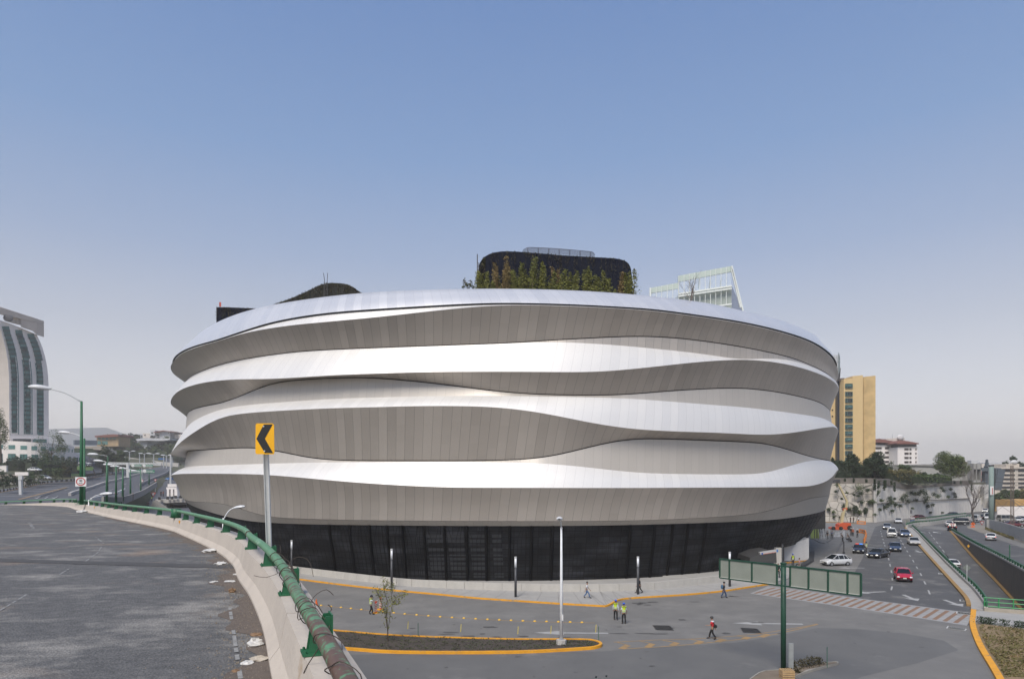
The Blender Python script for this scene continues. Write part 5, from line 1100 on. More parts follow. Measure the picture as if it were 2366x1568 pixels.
# dark conifers by the highway
for i, (x, y, h, w, mm) in enumerate(((540, 870, 26, 8, L_dark), (620, 860, 30, 9, L_dark), (700, 850, 24, 8, L_mid), (780, 830, 20, 7, L_dark), (850, 815, 15, 5, L_dark), (590, 820, 32, 7, L_mid), (730, 770, 20, 7, L_dark), (820, 740, 18, 7, L_mid))):
    tree('tree', 'dark tree in the clump right of the podium, number ' [:-9] + ('at its left edge', 'tall in the middle', 'mid green in the centre', 'behind the green signs', 'low by the signs', 'tallest and lightest', 'at the back', 'at the upper right')[i], A(*l1(x, y), 440 - i * 2), h * .52, w * .62, mm, 1300, .75, 500 + i, crown0=.05)
bare_tree('tree', 'bare leafless tree in front of the ramp by the podium', A(*l1(455, 870), 380), 15, .55, 5, twigs=4)
# far mountains
mt = mat('mountain', (.10, .12, .13), 1, col2=(.08, .1, .11), scale=.002)
def ridge(pts, d, seed):
    rg = random.Random(seed); xs = np.linspace(pts[0][0], pts[-1][0], 90); P = [A(x, interp(x, [p[0] for p in pts], [p[1] for p in pts]) + rg.uniform(-.5, .5), d) for x in xs]
    rows = [[Vector((p.x, p.y - 900, 0)) for p in P], [Vector((p.x * .97, p.y - 420, p.z * .55)) for p in P], P, [Vector((p.x, p.y + 500, p.z * .4)) for p in P]]
    MB().grid(rows).build('mountains', mt, kind='structure', smooth=True)
ridge([(-400, 1010), (-100, 1000), (60, 992), (115, 991), (150, 990), (195, 988), (235, 984), (275, 992), (290, 1003), (330, 1002), (360, 1006), (420, 1012), (520, 1030), (700, 1075), (1000, 1090), (1700, 1095), (2600, 1096), (3200, 1098)], 3600, 4)
# concrete parapets of the highway
def parapet(name, label, pts, h, m, th=.5, dz=0):
    P = smooth_path(pts, 5); r_ = MB()
    for a, b in zip(P, P[1:]): r_.bar(a + Vector((0, 0, h / 2 + dz)), b + Vector((0, 0, h / 2 + dz)), th, h)
    return r_.build(name, m, None, loc=P[len(P) // 2], label=label, cat='parapet')
parapet('median_barrier', 'concrete median barrier between the two carriageways of the highway', [GL(*l1(x, y)) for x, y in ((100, 1160), (180, 1130), (430, 1050), (600, 990), (800, 945), (950, 895), (1100, 860), (1200, 848))], 1.1, conc, .8)
parapet('median_barrier', 'curved pale parapet where the highway bends below the green signs', [A(*l1(x, y), d) for x, y, d in ((870, 762, 560), (1000, 765, 565), (1120, 775, 560), (1200, 790, 545), (1235, 797, 530))], 1.6, conc, .8)
parapet('parapet', 'long pale parapet along the upper road below the wooded hill', [A(*l1(x, y), d) for x, y, d in ((830, 655, 600), (1000, 680, 600), (1200, 705, 590), (1400, 735, 575), (1620, 752, 560))], 3.2, conc, 1)
parapet('median_barrier', 'grey barrier between highway and service road on the right', [GL(*l1(x, y)) for x, y in ((1080, 1030), (1130, 1000), (1250, 940), (1350, 900), (1450, 850), (1510, 800))], 1.3, mat('barrier_grey', (.26, .26, .27), .9), .6)
pg = parapet('parapet', 'concrete parapet rising beside the curving slip road', [A(*l1(x, y), d) for x, y, d in ((560, 1275, 160), (700, 1282, 165), (860, 1262, 175), (1000, 1205, 205), (1130, 1145, 235), (1250, 1065, 262), (1310, 1030, 275))], 1.9, mat('barrier_grey2', (.3, .29, .275), .9), .5)
rl2 = root('guard_rail', 'dark green rail with short posts along the slip road parapet', 'railing', A(*l1(860, 1225), 175)); m = MB(); P = smooth_path([A(*l1(x, y), d) for x, y, d in ((150, 1235, 150), (380, 1225, 155), (560, 1245, 160), (740, 1252, 165), (850, 1222, 175), (960, 1180, 205), (1100, 1130, 235), (1200, 1090, 258))], 6)
m.tube(P, .12, 6); m.build('rail', green_paint, rl2); pr_ = MB()
for p in resample(P, 2.5): pr_.box(p - Vector((0, 0, .45)), (.5, .5, .8))
split(pr_, 'post', flat('green_dark', (.01, .05, .025)), rl2)
parapet('kerb', 'striped island kerb between the carriageways with black and white blocks', [A(*l1(x, y), d) for x, y, d in ((400, 1210, 175), (520, 1180, 190), (700, 1140, 200), (800, 1105, 215), (870, 1070, 235))], .5, flat('block_white', (.6, .6, .6)), .4)
# gantry and green signs
gt = root('sign_gantry', 'grey steel gantry over the highway carrying four green direction signs', 'sign gantry', A(*l1(915, 890), 330)); m = MB()
for ya, yb_ in ((693, 700), (712, 718)): m.bar(A(*l1(640, ya), 330), A(*l1(1380, ya + 12), 330), .5)
for x in range(640, 1380, 40): m.bar(A(*l1(x, 694), 330), A(*l1(x + 20, 714), 330), .25)
m.bar(A(*l1(913, 690), 330), A(*l1(918, 900), 330), 1.2); m.bar(A(*l1(1106, 790), 300), A(*l1(1106, 960), 300), .9); m.build('frame', galv, gt)
sgn_g = flat('sign_green', (.01, .19, .1), .5); wsm = flat('sign_white', (.6, .62, .6))
for i, (a, b, c_, e, d) in enumerate(((966, 718, 1098, 750, 328), (1124, 720, 1256, 752, 328), (926, 793, 1094, 833, 298), (1128, 796, 1284, 837, 298))):
    p0, p1 = l1(a, b), l1(c_, e); s_ = MB().extrude([A(p0[0], p0[1], d), A(p1[0], p0[1], d), A(p1[0], p1[1], d), A(p0[0], p1[1], d)], (0, .3, 0)).build('sign_panel', sgn_g, gt)
    m = MB(); W_ = (c_ - a)
    for r_, (u0, u1) in enumerate(((.35, .85), (.25, .95))):
        x = a + W_ * u0
        while x < a + W_ * u1: m.extrude([A(*l1(q_, y_), d - .1) for q_, y_ in ((x, b + 8 + r_ * 14), (x + 9, b + 8 + r_ * 14), (x + 9, b + 16 + r_ * 14), (x, b + 16 + r_ * 14))], (0, .05, 0)); x += 13
    o = A(*l1(a + W_ * .12, b + 14), d - .1); m.sphere(o, (.8, .05, .8), 8, 5); m.build('lettering', wsm, s_)
q = root('blue_sign', 'small blue road sign on a pole under the wooded hill', 'road sign', A(*l1(1380, 700), 480)); MB().extrude([A(*l1(x, y), 480) for x, y in ((1334, 628), (1425, 628), (1425, 652), (1334, 652))], (0, .3, 0)).build('panel', flat('sign_blue', (.03, .14, .4)), q); MB().bar(A(*l1(1410, 640), 480.3), A(*l1(1410, 770), 480.3), .5).build('post', galv, q)
# highway lamps with green poles
for i, (xt, yt, xb, yb_, d) in enumerate(((628, 690, 618, 1245, 160), (757, 742, 748, 1245, 163), (846, 765, 842, 1225, 172), (957, 790, 948, 1185, 205), (1094, 820, 1092, 1135, 235), (1208, 830, 1208, 1000, 300))):
    b = A(*l1(xb, yb_), d); t_ = A(*l1(xt, yt), d); a_ = (A(*l1(xt - 55, yt), d) - t_); a_.z = .3
    lamp('street_lamp', 'green highway lamp, ' + ('nearest and tallest of the row', 'second of the row from the tall one', 'third of the row, right of two taller ones', 'fourth of the row before the green signs', 'fifth of the row beside the small round sign', 'last and smallest of the row')[i], b, t_.z - b.z, a_, None, lampgreen, .2 + .0005 * d, .15, group='green highway lamps', hl=1.7 + d * .003)
t_ = A(*l1(636, 600), 200); b = A(*l1(633, 700), 200); b.z = 6; lamp('street_lamp', 'lamp head floating behind the tall green poles on the left', b, t_.z - 6, A(*l1(495, 580), 200) - t_, None, lampgreen, .15, .1, hl=3)
for i, (x, y0, y1, w) in enumerate(((935, 535, 655, 60), (1142, 565, 690, 60), (1272, 570, 700, 65), (1450, 590, 770, 60), (1508, 590, 1000, 0), (1075, 570, 690, 0), (1527, 610, 760, 0), (1408, 600, 770, 0))):
    d = 470 if y1 < 900 else 250; q = root('street_lamp', 'grey ' + ('twin armed lamp far left under the wooded hill', 'twin armed lamp second under the hill', 'twin armed lamp above the green signs', 'twin armed lamp right of the blue sign', 'plain tall pole close to the store wall', 'plain pole between two twin armed lamps', 'thin pole beside the store at the bend', 'thin pole carrying the blue sign side')[i], 'street lamp', A(*l1(x, y1), d)); m = MB(); m.tube([A(*l1(x, y1), d), A(*l1(x, y0), d)], [.35, .25], 6)
    m.build('pole', galv, q)
    if w:
        for s_ in (-1, 1):
            m = MB(); m.tube([A(*l1(x, y0 + 12), d), A(*l1(x + s_ * w * .4, y0), d)], .15, 5); cobra(m, A(*l1(x + s_ * w * .35, y0), d), (s_, 0, 0), 3, 1.4); m.build('lamp_head', head_m, q)
# small round and triangular signs
def trisign(name, label, x, y, d, s_, polelen, m_=None):
    q = root(name, label, 'road sign', A(x, y, d) - Vector((0, 0, polelen))); m = MB(); o = A(x, y, d); m.extrude([o + Vector(v) for v in ((-s_, 0, s_ * .8), (s_, 0, s_ * .8), (0, 0, -s_))], (0, .04, 0)); m.build('plate', flat('sign_red', (.45, .02, .02)), q)
    m = MB(); m.extrude([o + Vector(v) for v in ((-s_ * .62, -.03, s_ * .58), (s_ * .62, -.03, s_ * .58), (0, -.03, -s_ * .55))], (0, .02, 0)); m.build('centre', wsm, q); m = MB(); m.bar(o + Vector((0, .08, s_ * .5)), q.location, .07); m.build('post', galv, q)
trisign('yield_sign', 'red edged yield triangle by the small booth left of the store', *l1(1263, 1138), 250, 1.0, 4)
trisign('yield_sign', 'tiny yield triangle on the slip road parapet', *l1(1295, 937), 290, .6, 5)
for (x, y, d, lb_) in ((748, 1122, 185, 'round speed sign on the second green highway lamp'), (1108, 948, 290, 'round speed sign below the green signs')):
    q = root('round_sign', lb_, 'road sign', A(*l1(x, y), d)); m = MB(); M_ = Matrix.Identity(3); k = 20 * .1658 * d / F; m.sphere(A(*l1(x, y), d), (k, .05, k), 14, 8); m.build('plate', flat('sign_red', (.45, .02, .02)), q); m = MB(); m.sphere(A(*l1(x, y), d - .1), (k * .75, .05, k * .75), 14, 8); m.build('centre', wsm, q)
# entrance deck at the left end of the store
ed = root('entrance_deck', 'concrete entrance deck with a small gate building at the left end of the store', 'building', A(*l1(1400, 1250), 240)); m = MB()
m.extrude([A(*l1(x, y), 236) for x, y in ((1290, 1205), (1700, 1195), (1720, 1240), (1450, 1255), (1340, 1240))], (0, 14, 0)); m.extrude([A(*l1(x, y), 238) for x, y in ((1440, 1250), (1720, 1242), (1722, 1275), (1450, 1278))], (0, 10, 0)); m.extrude([A(*l1(x, y), 237) for x, y in ((1408, 1240), (1450, 1240), (1450, 1320), (1408, 1320))], (0, 6, 0)); m.build('deck', conc, ed)
for (a, b, c_, e) in ((1447, 1035, 1590, 1062), (1465, 990, 1590, 1030), (1455, 1062, 1485, 1160), (1508, 1062, 1540, 1160), (1560, 1062, 1600, 1160)): MB().extrude([A(*l1(x, y), 242) for x, y in ((a, b), (c_, b), (c_, e), (a, e))], (0, 5, 0)).build('gatehouse', stone_w, ed)
MB().extrude([A(*l1(x, y), 250) for x, y in ((1480, 1060), (1600, 1060), (1600, 1160), (1480, 1160))], (0, 2, 0)).build('gate_interior', flat('core_dark', (.05, .05, .05)), ed)
MB().extrude([A(*l1(x, y), 241) for x, y in ((1480, 1285), (1720, 1278), (1740, 1360), (1500, 1320))], (0, 2, 0)).build('undercroft', flat('navy_dark', (.015, .017, .03)), ed)
MB().extrude([A(*l1(x, y), 234) for x, y in ((1260, 1225), (1300, 1215), (1440, 1310), (1500, 1345), (1210, 1345))], (0, .5, 0)).build('wing_wall', mat('barrier_grey2', (.3, .29, .275), .9), ed)
for i, (x, y) in enumerate(((1352, 1190), (1466, 1186), (1526, 1184), (1576, 1170), (1646, 1172))): MB().box(A(*l1(x, y), 235), (.7, .5, .9)).build('planter_pot', flat('pot_dark', (.025, .025, .028)), None, loc=A(*l1(x, y), 235), label='dark square planter pot, ' + ORD[i] + ' from the left on the entrance deck', cat='planter', group='dark pots on the entrance deck')
# ================================================================== RIGHT DISTRICT
def r3(x, y): return (2148.7 + .12896 * x, 1039.7 + .12896 * y)
def r8(x, y): return (1877.2 + .27625 * x, 808.6 + .27625 * y)
def box_px(x0, y0, x1, y1, d, dep, m, name, par): return MB().extrude([A(x0, y0, d), A(x1, y0, d), A(x1, y1, d), A(x0, y1, d)], (0, dep, 0)).build(name, m, par)
def win8(par, X0, Y0, X1, Y1, d, m, name='window'): a = r8(X0, Y0); b = r8(X1, Y1); return MB().extrude([A(a[0], a[1], d), A(b[0], a[1], d), A(b[0], b[1], d), A(a[0], b[1], d)], (0, .2, 0)).build(name, m, par)
# retaining wall -----------------------------------------------------
stone_poly = bpy.data.materials.new('rock_anchor_wall'); stone_poly.use_nodes = True
def wall_material(m, sc, c1_, c2_, joint):
    n = m.node_tree.nodes; l = m.node_tree.links; b = n['Principled BSDF']; b.inputs['Roughness'].default_value = .95; tc = n.new('ShaderNodeTexCoord'); mp = n.new('ShaderNodeMapping'); mp.inputs['Scale'].default_value = (1, .4, 1.15)
    l.new(tc.outputs['Object'], mp.inputs[0]); v = n.new('ShaderNodeTexVoronoi'); v.feature = 'DISTANCE_TO_EDGE'; v.inputs['Scale'].default_value = sc; v.inputs['Randomness'].default_value = .55; l.new(mp.outputs[0], v.inputs[0])
    v2 = n.new('ShaderNodeTexVoronoi'); v2.inputs['Scale'].default_value = sc; v2.inputs['Randomness'].default_value = .55; l.new(mp.outputs[0], v2.inputs[0])
    sp = n.new('ShaderNodeSeparateColor'); l.new(v2.outputs['Color'], sp.inputs[0]); rp = n.new('ShaderNodeValToRGB'); rp.color_ramp.elements[0].color = (*c1_, 1); rp.color_ramp.elements[1].color = (*c2_, 1); l.new(sp.outputs[0], rp.inputs[0])
    no = n.new('ShaderNodeTexNoise'); no.inputs['Scale'].default_value = .35; no.inputs['Detail'].default_value = 9; no.inputs['Roughness'].default_value = .7; l.new(tc.outputs['Object'], no.inputs[0]); rn = n.new('ShaderNodeValToRGB'); rn.color_ramp.elements[0].position = .35; rn.color_ramp.elements[0].color = (.8, .79, .77, 1); rn.color_ramp.elements[1].position = .6; l.new(no.outputs[0], rn.inputs[0])
    mu = n.new('ShaderNodeMix'); mu.data_type = 'RGBA'; mu.blend_type = 'MULTIPLY'; mu.inputs['Factor'].default_value = 1; l.new(rp.outputs[0], mu.inputs['A']); l.new(rn.outputs[0], mu.inputs['B'])
    e = n.new('ShaderNodeMath'); e.operation = 'LESS_THAN'; e.inputs[1].default_value = .03; l.new(v.outputs['Distance'], e.inputs[0]); mx = n.new('ShaderNodeMix'); mx.data_type = 'RGBA'; l.new(e.outputs[0], mx.inputs['Factor']); l.new(mu.outputs['Result'], mx.inputs['A']); mx.inputs['B'].default_value = (*joint, 1); l.new(mx.outputs['Result'], b.inputs['Base Color'])
wall_material(stone_poly, .42, (.44, .41, .365), (.53, .495, .45), (.16, .15, .13))
rib_w = mat('ribbed_wall', (.80, .765, .71), .95, col2=(.44, .415, .38), scale=2.6, amt=.7, stretch=(1, 1, .12), bump=.3, bscale=1.5, spots=((.42, .38, .34), .12, .57, .2))
def wpt(x, y):
    pts = [(1880, 1203.5), (1904, 1203.6), (2022, 1205.5), (2054, 1200.9), (2110, 1195), (2189, 1187), (2245, 1181.5), (2290, 1178.5)]; b = G(x, interp(x, [p[0] for p in pts], [p[1] for p in pts])); return Vector((b.x, b.y, ZC + (HY - y) * b.y / F))
rw = root('retaining_wall', 'high pale retaining wall of many sided panels beside the street, plants rooted in it', 'wall', G(1960, 1204))
P0 = [(1880, 1203.5), (1904, 1203.6), (2022, 1205.5)]; P1 = [(2022, 1205.5), (2054, 1200.9), (2110, 1195), (2189, 1187), (2245, 1181.5), (2290, 1178.5)]
def wall_strip(name, pts, tops, m, th=1.2):
    mb = MB(); B = [G(*p) for p in pts]; T = [Vector((b.x, b.y + .6, ZC + (HY - t) * b.y / F)) for b, t in zip(B, tops)]
    mb.grid([[b - Vector((0, 0, .5)) for b in B], [b.lerp(t, .5) for b, t in zip(B, T)], [b.lerp(t, .5) + Vector((0, .8, 0)) for b, t in zip(B, T)], [t + Vector((0, .8, 0)) for t in T], [t + Vector((0, 3, 0)) for t in T]]); return mb.build(name, m, rw)
wall_strip('panel_wall', P0, [1116, 1116.4, 1116.8], stone_poly); wall_strip('ribbed_wall', P1, [1117, 1120, 1128, 1121.5, 1118, 1118], rib_w)
m = MB(); LB = [(2024, 1163), (2054, 1160), (2110, 1157), (2189, 1153), (2240, 1150)]
for p_, q_ in zip(LB, LB[1:]): m.bar(wpt(*p_), wpt(*q_), .35, .3)
m.build('ledge', flat('ledge_dark', (.16, .15, .135)), rw)
m = MB(); m.bar(G(2019, 1205.3) + Vector((0, -.5, 0)), G(2019, 1205.3) + Vector((0, -.5, 11.2)), .9, .6); m.build('pilaster', conc, rw)
cap = wall_strip('parapet_cap', [(1880, 1203), (2022, 1204.9)], [1102, 1103.5], mat('parapet_brown', (.19, .17, .15), .95, col2=(.13, .115, .1), scale=.5)); 
# brown parapet band above the wall
pb_ = MB(); Bp = [G(*p) for p in ((1880, 1203), (2022, 1204.5), (2054, 1200.5), (2098, 1196), (2153, 1190.5), (2186, 1187), (2245, 1181))]; tt = [1102.5, 1103.8, 1104.5, 1119, 1120, 1109.5, 1109.5]; bb = [1117, 1118, 1121, 1129, 1124, 1122, 1119]
pb_.grid([[Vector((b.x, b.y + .55, ZC + (HY - y) * b.y / F)) for b, y in zip(Bp, bb)], [Vector((b.x, b.y + .55, ZC + (HY - y) * b.y / F)) for b, y in zip(Bp, tt)], [Vector((b.x, b.y + 2, ZC + (HY - y) * b.y / F)) for b, y in zip(Bp, tt)]]); pb_.build('parapet', MATS['parapet_brown'], rw)
cap.parent = None; bpy.data.objects.remove(cap)
# upper terrace behind it
wq = [(G(*p).x, G(*p).y + 3) for p in ((1880, 1203.5), (2022, 1205), (2054, 1200.9), (2110, 1195), (2189, 1187), (2245, 1181.5), (2290, 1178.5))]
ut = MB(); ut.prism(wq + [(205, 300), (205, 520), (60, 520)], 0, [10.8, 11.0, 11.0, 9.4, 10.6, 10.8, 10.8, 11.5, 12.4, 10.8]); ut.build('upper_terrace', hillm, kind='structure')
# plants rooted on the wall
rg = random.Random(4)
def wp(x, y):   # point on the wall face
    pts = P0 + P1[1:]; xs = [p[0] for p in pts]; yb_ = interp(x, xs, [p[1] for p in pts]); b = G(x, yb_); return Vector((b.x, b.y, ZC + (HY - y) * b.y / F))
clump = [(r8(x, y), s_) for x, y, s_ in ((385, 1150, 36), (400, 1195, 14), (455, 1172, 16), (340, 1205, 10), (375, 1215, 10), (280, 1190, 8), (205, 1125, 16), (190, 1180, 10), (300, 1325, 16), (350, 1315, 22), (385, 1350, 18), (350, 1350, 14), (440, 1330, 18), (435, 1355, 10), (170, 1350, 10), (230, 1395, 8), (260, 1300, 18), (405, 1270, 12), (470, 1268, 20), (500, 1265, 22), (530, 1200, 20), (535, 1140, 18), (570, 1255, 16), (130, 1330, 12), (515, 1370, 10), (175, 1390, 8), (240, 1240, 10), (600, 1310, 22), (640, 1235, 20), (655, 1265, 24), (630, 1290, 22), (690, 1290, 18), (660, 1340, 14), (745, 1240, 22), (770, 1215, 22), (790, 1260, 24), (820, 1190, 18), (850, 1195, 16), (880, 1200, 22), (900, 1180, 20), (930, 1190, 30), (950, 1230, 30), (940, 1260, 26), (960, 1300, 20), (1000, 1290, 14), (1010, 1200, 16), (1040, 1220, 20), (1090, 1170, 18), (1070, 1150, 12), (1180, 1200, 18), (1150, 1160, 12), (1130, 1225, 12), (1190, 1225, 14), (860, 1250, 14), (830, 1320, 8), (1080, 1355, 8), (980, 1355, 10), (730, 1300, 12), (540, 1180, 14), (680, 1240, 10), (560, 1330, 12))]
for i, ((x, y), s_) in enumerate(clump):
    o = wp(x, y); k = s_ * .27625 * o.y / F * .72; pts = [o + Vector((rg.gauss(0, k * .75), -abs(rg.gauss(.35, .35)), rg.gauss(0, k * .65))) for _ in range(int(60 + s_ * 11))]
    MB().leaves(pts, .3, rg).build('wall_plant', L_dark if rg.random() < .7 else L_mid, None, loc=o, label='round dark bush growing out of the high panel wall' if s_ == 36 else 'straggly shrub growing out of the high retaining wall', cat='plant', group=None if s_ == 36 else 'shrubs rooted in the retaining wall')
for i, (x, y, L) in enumerate(((510, 1075, 90), (545, 1090, 50), (600, 1085, 60), (590, 1080, 90), (675, 1100, 80), (650, 1085, 40), (1320, 1090, 90), (1305, 1085, 30), (335, 1070, 35), (440, 1075, 30), (1180, 1090, 25), (1230, 1090, 25), (260, 1072, 25))):
    pts = []; x0, y0 = r8(x, y)
    for k in range(int(L * 3.2)): f_ = rg.random(); o = wp(min(2285, x0 + rg.gauss(0, 1.3)), y0 + f_ * L * .27625); pts.append(o + Vector((0, -.5 - .3 * rg.random(), 0)))
    MB().leaves(pts, .4, rg).build('hanging_creeper', L_dark, None, loc=wp(min(2285, x0), y0), label='dark creeper, ' + ORD[sorted((510, 545, 600, 590, 675, 650, 1320, 1305, 335, 440, 1180, 1230, 260)).index(x)] + ' from the left, hanging over the retaining wall top', cat='creeper', group='creepers over the retaining wall')
# trees on the terrace
for i, (x, yb_, yt, w, d, mm, n, lf, lb_) in enumerate(((165, 1085, 890, 30, 212, L_dark, 1500, .42, 'dark tree on the wall top touching the edge of the store'), (215, 1080, 925, 45, 214, L_dark, 2600, .42, 'dark tree in front of the foot of the yellow tower, left one'), (325, 1085, 872, 60, 214, L_dark, 4200, .42, 'tallest dark tree before the yellow tower'), (400, 1085, 950, 45, 216, L_mid, 2200, .42, 'lower tree between the two tallest dark trees'), (520, 1090, 870, 88, 214, L_dark, 6000, .42, 'broad dense dark green tree right of the yellow tower'), (600, 1090, 960, 45, 216, L_mid, 1500, .42, 'small tree at the right flank of the broad dark tree'),
        (700, 1105, 1030, 55, 222, L_yel, 2200, .45, 'yellow brown bushy tree above the wall, left of two'), (800, 1115, 1005, 65, 222, L_yel, 3200, .45, 'larger yellow brown tree above the wall'), (775, 1060, 955, 60, 236, L_mid, 2200, .45, 'green tree behind the yellow brown ones'), (925, 1110, 1020, 42, 228, L_dark, 1700, .45, 'small round dark tree on the terrace beside the grey wall'), (1050, 1110, 1030, 40, 232, L_dark, 1500, .45, 'dark bush at the foot of the big airy tree'), (650, 1100, 1040, 30, 220, L_yel, 900, .45, 'low brownish bush at the wall edge'), (990, 1110, 1065, 30, 230, L_mid, 700, .45, 'low green bush left of the big airy tree'))):
    b = A(*r8(x, yb_), d); t_ = A(*r8(x, yt), d); tree('tree', lb_, b, t_.z - b.z, w * .27625 * d / F * 1.02, mm, int(n * 1.9), lf * 1.15, 700 + i, crown0=.02, clumps=24)
b = A(*r8(1160, 1110), 238); tree('tree', 'big airy light green tree spreading over the terrace', b, A(*r8(1160, 850), 238).z - b.z, 130 * .27625 * 238 / F, L_light, 11000, .45, 731, crown0=.12, clumps=40)
for (xa, xb, yb_, hh, mm, lb_) in ((150, 640, 1085, 5.5, L_dark, 'dense dark undergrowth along the wall top below the yellow tower'), (620, 870, 1108, 4.0, L_yel, 'brown undergrowth along the wall top right of the dark trees'), (870, 1130, 1112, 2.6, L_mid, 'low green undergrowth on the terrace near the airy tree')):
    hedge('hedge', lb_, A(*r8(xa, yb_), 212), A(*r8(xb, yb_), 220), 4, hh, mm, int((xb - xa) * 9), xa, .5)
# yellow tower --------------------------------------------------------
yt_ = root('yellow_tower', 'tall plain yellow apartment tower with one column of windows beside the store', 'building', A(1975, 1060, 300))
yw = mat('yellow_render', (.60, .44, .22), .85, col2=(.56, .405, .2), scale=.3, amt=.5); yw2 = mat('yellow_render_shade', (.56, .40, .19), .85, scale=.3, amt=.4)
def P8(x, y, d): return A(*r8(x, y), d)
MB().extrude([P8(262, 240, 300), P8(335, 236, 300), P8(335, 215, 300), P8(422, 207, 300), P8(422, 1000, 300), P8(262, 1000, 300)], (0, 18, 0)).build('wall', yw, yt_)
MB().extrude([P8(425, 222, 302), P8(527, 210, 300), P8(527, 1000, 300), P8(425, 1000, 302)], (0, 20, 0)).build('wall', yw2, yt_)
MB().extrude([P8(243, 244, 303), P8(263, 242, 303), P8(263, 1000, 303), P8(243, 1000, 303)], (0, 15, 0)).build('wall', yw, yt_)
MB().extrude([P8(208, 250, 304), P8(244, 250, 304), P8(244, 1000, 304), P8(208, 1000, 304)], (0, 15, 0)).build('glass_strip', flat('navy_glass', (.02, .03, .05), .15), yt_)
MB().extrude([P8(100, 300, 306), P8(208, 300, 306), P8(208, 1000, 306), P8(100, 1000, 306)], (0, 15, 0)).build('wall', yw, yt_)
gd = flat('glass_dark', (.02, .03, .035), .1)
for i, (a, b) in enumerate(((280, 314), (347, 380), (402, 435), (457, 490), (511, 545), (567, 600), (622, 656), (676, 710), (731, 764), (786, 820), (841, 876), (895, 925))):
    w_ = win8(yt_, 276, a, 333, b, 299.75, glass_l if i in (0, 3, 6, 7, 8, 9) else gd); f_ = MB(); 
    for (X0, Y0, X1, Y1) in ((276, a, 333, a), (276, b, 333, b), (276, a, 276, b), (333, a, 333, b), (290, a, 290, b)): f_.bar(P8(X0, Y0, 299.6), P8(X1, Y1, 299.6), .3, .2)
    f_.build('frame', flat('teal_frame', (.05, .11, .105)), w_); win8(w_, 280, a + 18, 331, b - 2, 299.7, gd, 'pane')
    win8(yt_, 247, a + 36, 261, b + 22, 302.8, gd)
for y in (492, 545): win8(yt_, 162, y, 172, y + 12, 305.8, gd)
MB().bar(P8(208, 246, 303), P8(262, 244, 303), 1.2, 1.2).build('roof_edge', flat('roof_brown', (.12, .09, .07)), yt_)
MB().bar(P8(220, 250, 302), P8(220, 210, 302), .5).build('mast', flat('mast_dark', (.05, .05, .055)), yt_)
# billboard frame seen edge-on next to the store
q = root('billboard_frame', 'rooftop billboard seen from behind with its bare steel frame beside the store', 'billboard', P8(215, 195, 260)); m = MB()
for y in range(40, 190, 13): m.bar(P8(150, y + 6, 262), P8(222, y - 2, 262), .25)
for x in (160, 185, 205, 218): m.bar(P8(x, 45, 262), P8(x, 190, 262), .22)
for y in (60, 110, 160): m.bar(P8(180, y + 20, 263), P8(222, y - 20, 263), .2)
m.build('frame', galv, q); MB().extrude([P8(221, 20, 260), P8(231, 60, 262), P8(231, 158, 262), P8(221, 200, 260)], (0, .6, 0)).build('panel', flat('panel_grey', (.35, .4, .38)), q); MB().bar(P8(225, 150, 262), P8(219, 230, 262), .7).build('post', flat('mast_dark', (.05, .05, .055)), q)
# white apartments
tile = mat('roof_red', (.22, .09, .07), .9, scale=.5); wbr = flat('window_brown', (.035, .025, .022), .3)
ap = root('apartment_block', 'pair of white apartment blocks with red tiled roofs right of the yellow tower', 'building', A(2070, 1070, 420))
MB().extrude([P8(500, 790, 425), P8(690, 790, 425), P8(715, 800, 425), P8(715, 1000, 425), P8(500, 1000, 425)], (0, 20, 0)).build('wall', stone_w, ap)
MB().extrude([P8(712, 810, 415), P8(878, 805, 415), P8(878, 1000, 415), P8(712, 1000, 415)], (0, 22, 0)).build('wall', stone_w, ap)
MB().extrude([P8(530, 765, 427), P8(700, 768, 427), P8(700, 795, 427), P8(530, 795, 427)], (0, 16, 0)).build('top_floor', wbr, ap); MB().extrude([P8(718, 775, 417), P8(870, 780, 417), P8(870, 812, 417), P8(718, 812, 417)], (0, 16, 0)).build('top_floor', wbr, ap)
MB().extrude([P8(505, 745, 423), P8(560, 738, 423), P8(710, 765, 423), P8(712, 776, 423), P8(505, 768, 423)], (0, 22, 0)).build('roof', tile, ap); MB().extrude([P8(705, 775, 413), P8(745, 752, 413), P8(800, 758, 413), P8(892, 776, 413), P8(890, 783, 413), P8(707, 782, 413)], (0, 24, 0)).build('roof', tile, ap)
MB().extrude([P8(618, 738, 432), P8(770, 730, 432), P8(770, 762, 432), P8(618, 762, 432)], (0, 16, 0)).build('roof_hut', stone_g, ap)
MB().sphere(P8(735, 726, 431), (2.2, 1, 1.8), 9, 6).build('dish', flat('dish_white', (.6, .6, .6)), ap)
MB().bar(P8(668, 740, 430), P8(668, 700, 430), .25).build('antenna', galv, ap)
for r_ in range(5):
    y = 808 + r_ * 38
    for (a, b, d) in ((500, 578, 424.7), (608, 640, 424.7), (675, 712, 424.7)):
        if r_ < 4 or a != 500: win8(ap, a, y, b, y + 16, d, wbr)
for r_ in range(4):
    y = 817 + r_ * 36
    for (a, b, d) in ((770, 804, 414.7), (812, 828, 414.7), (862, 870, 414.7)): win8(ap, a, y, b, y + 16, d, wbr)
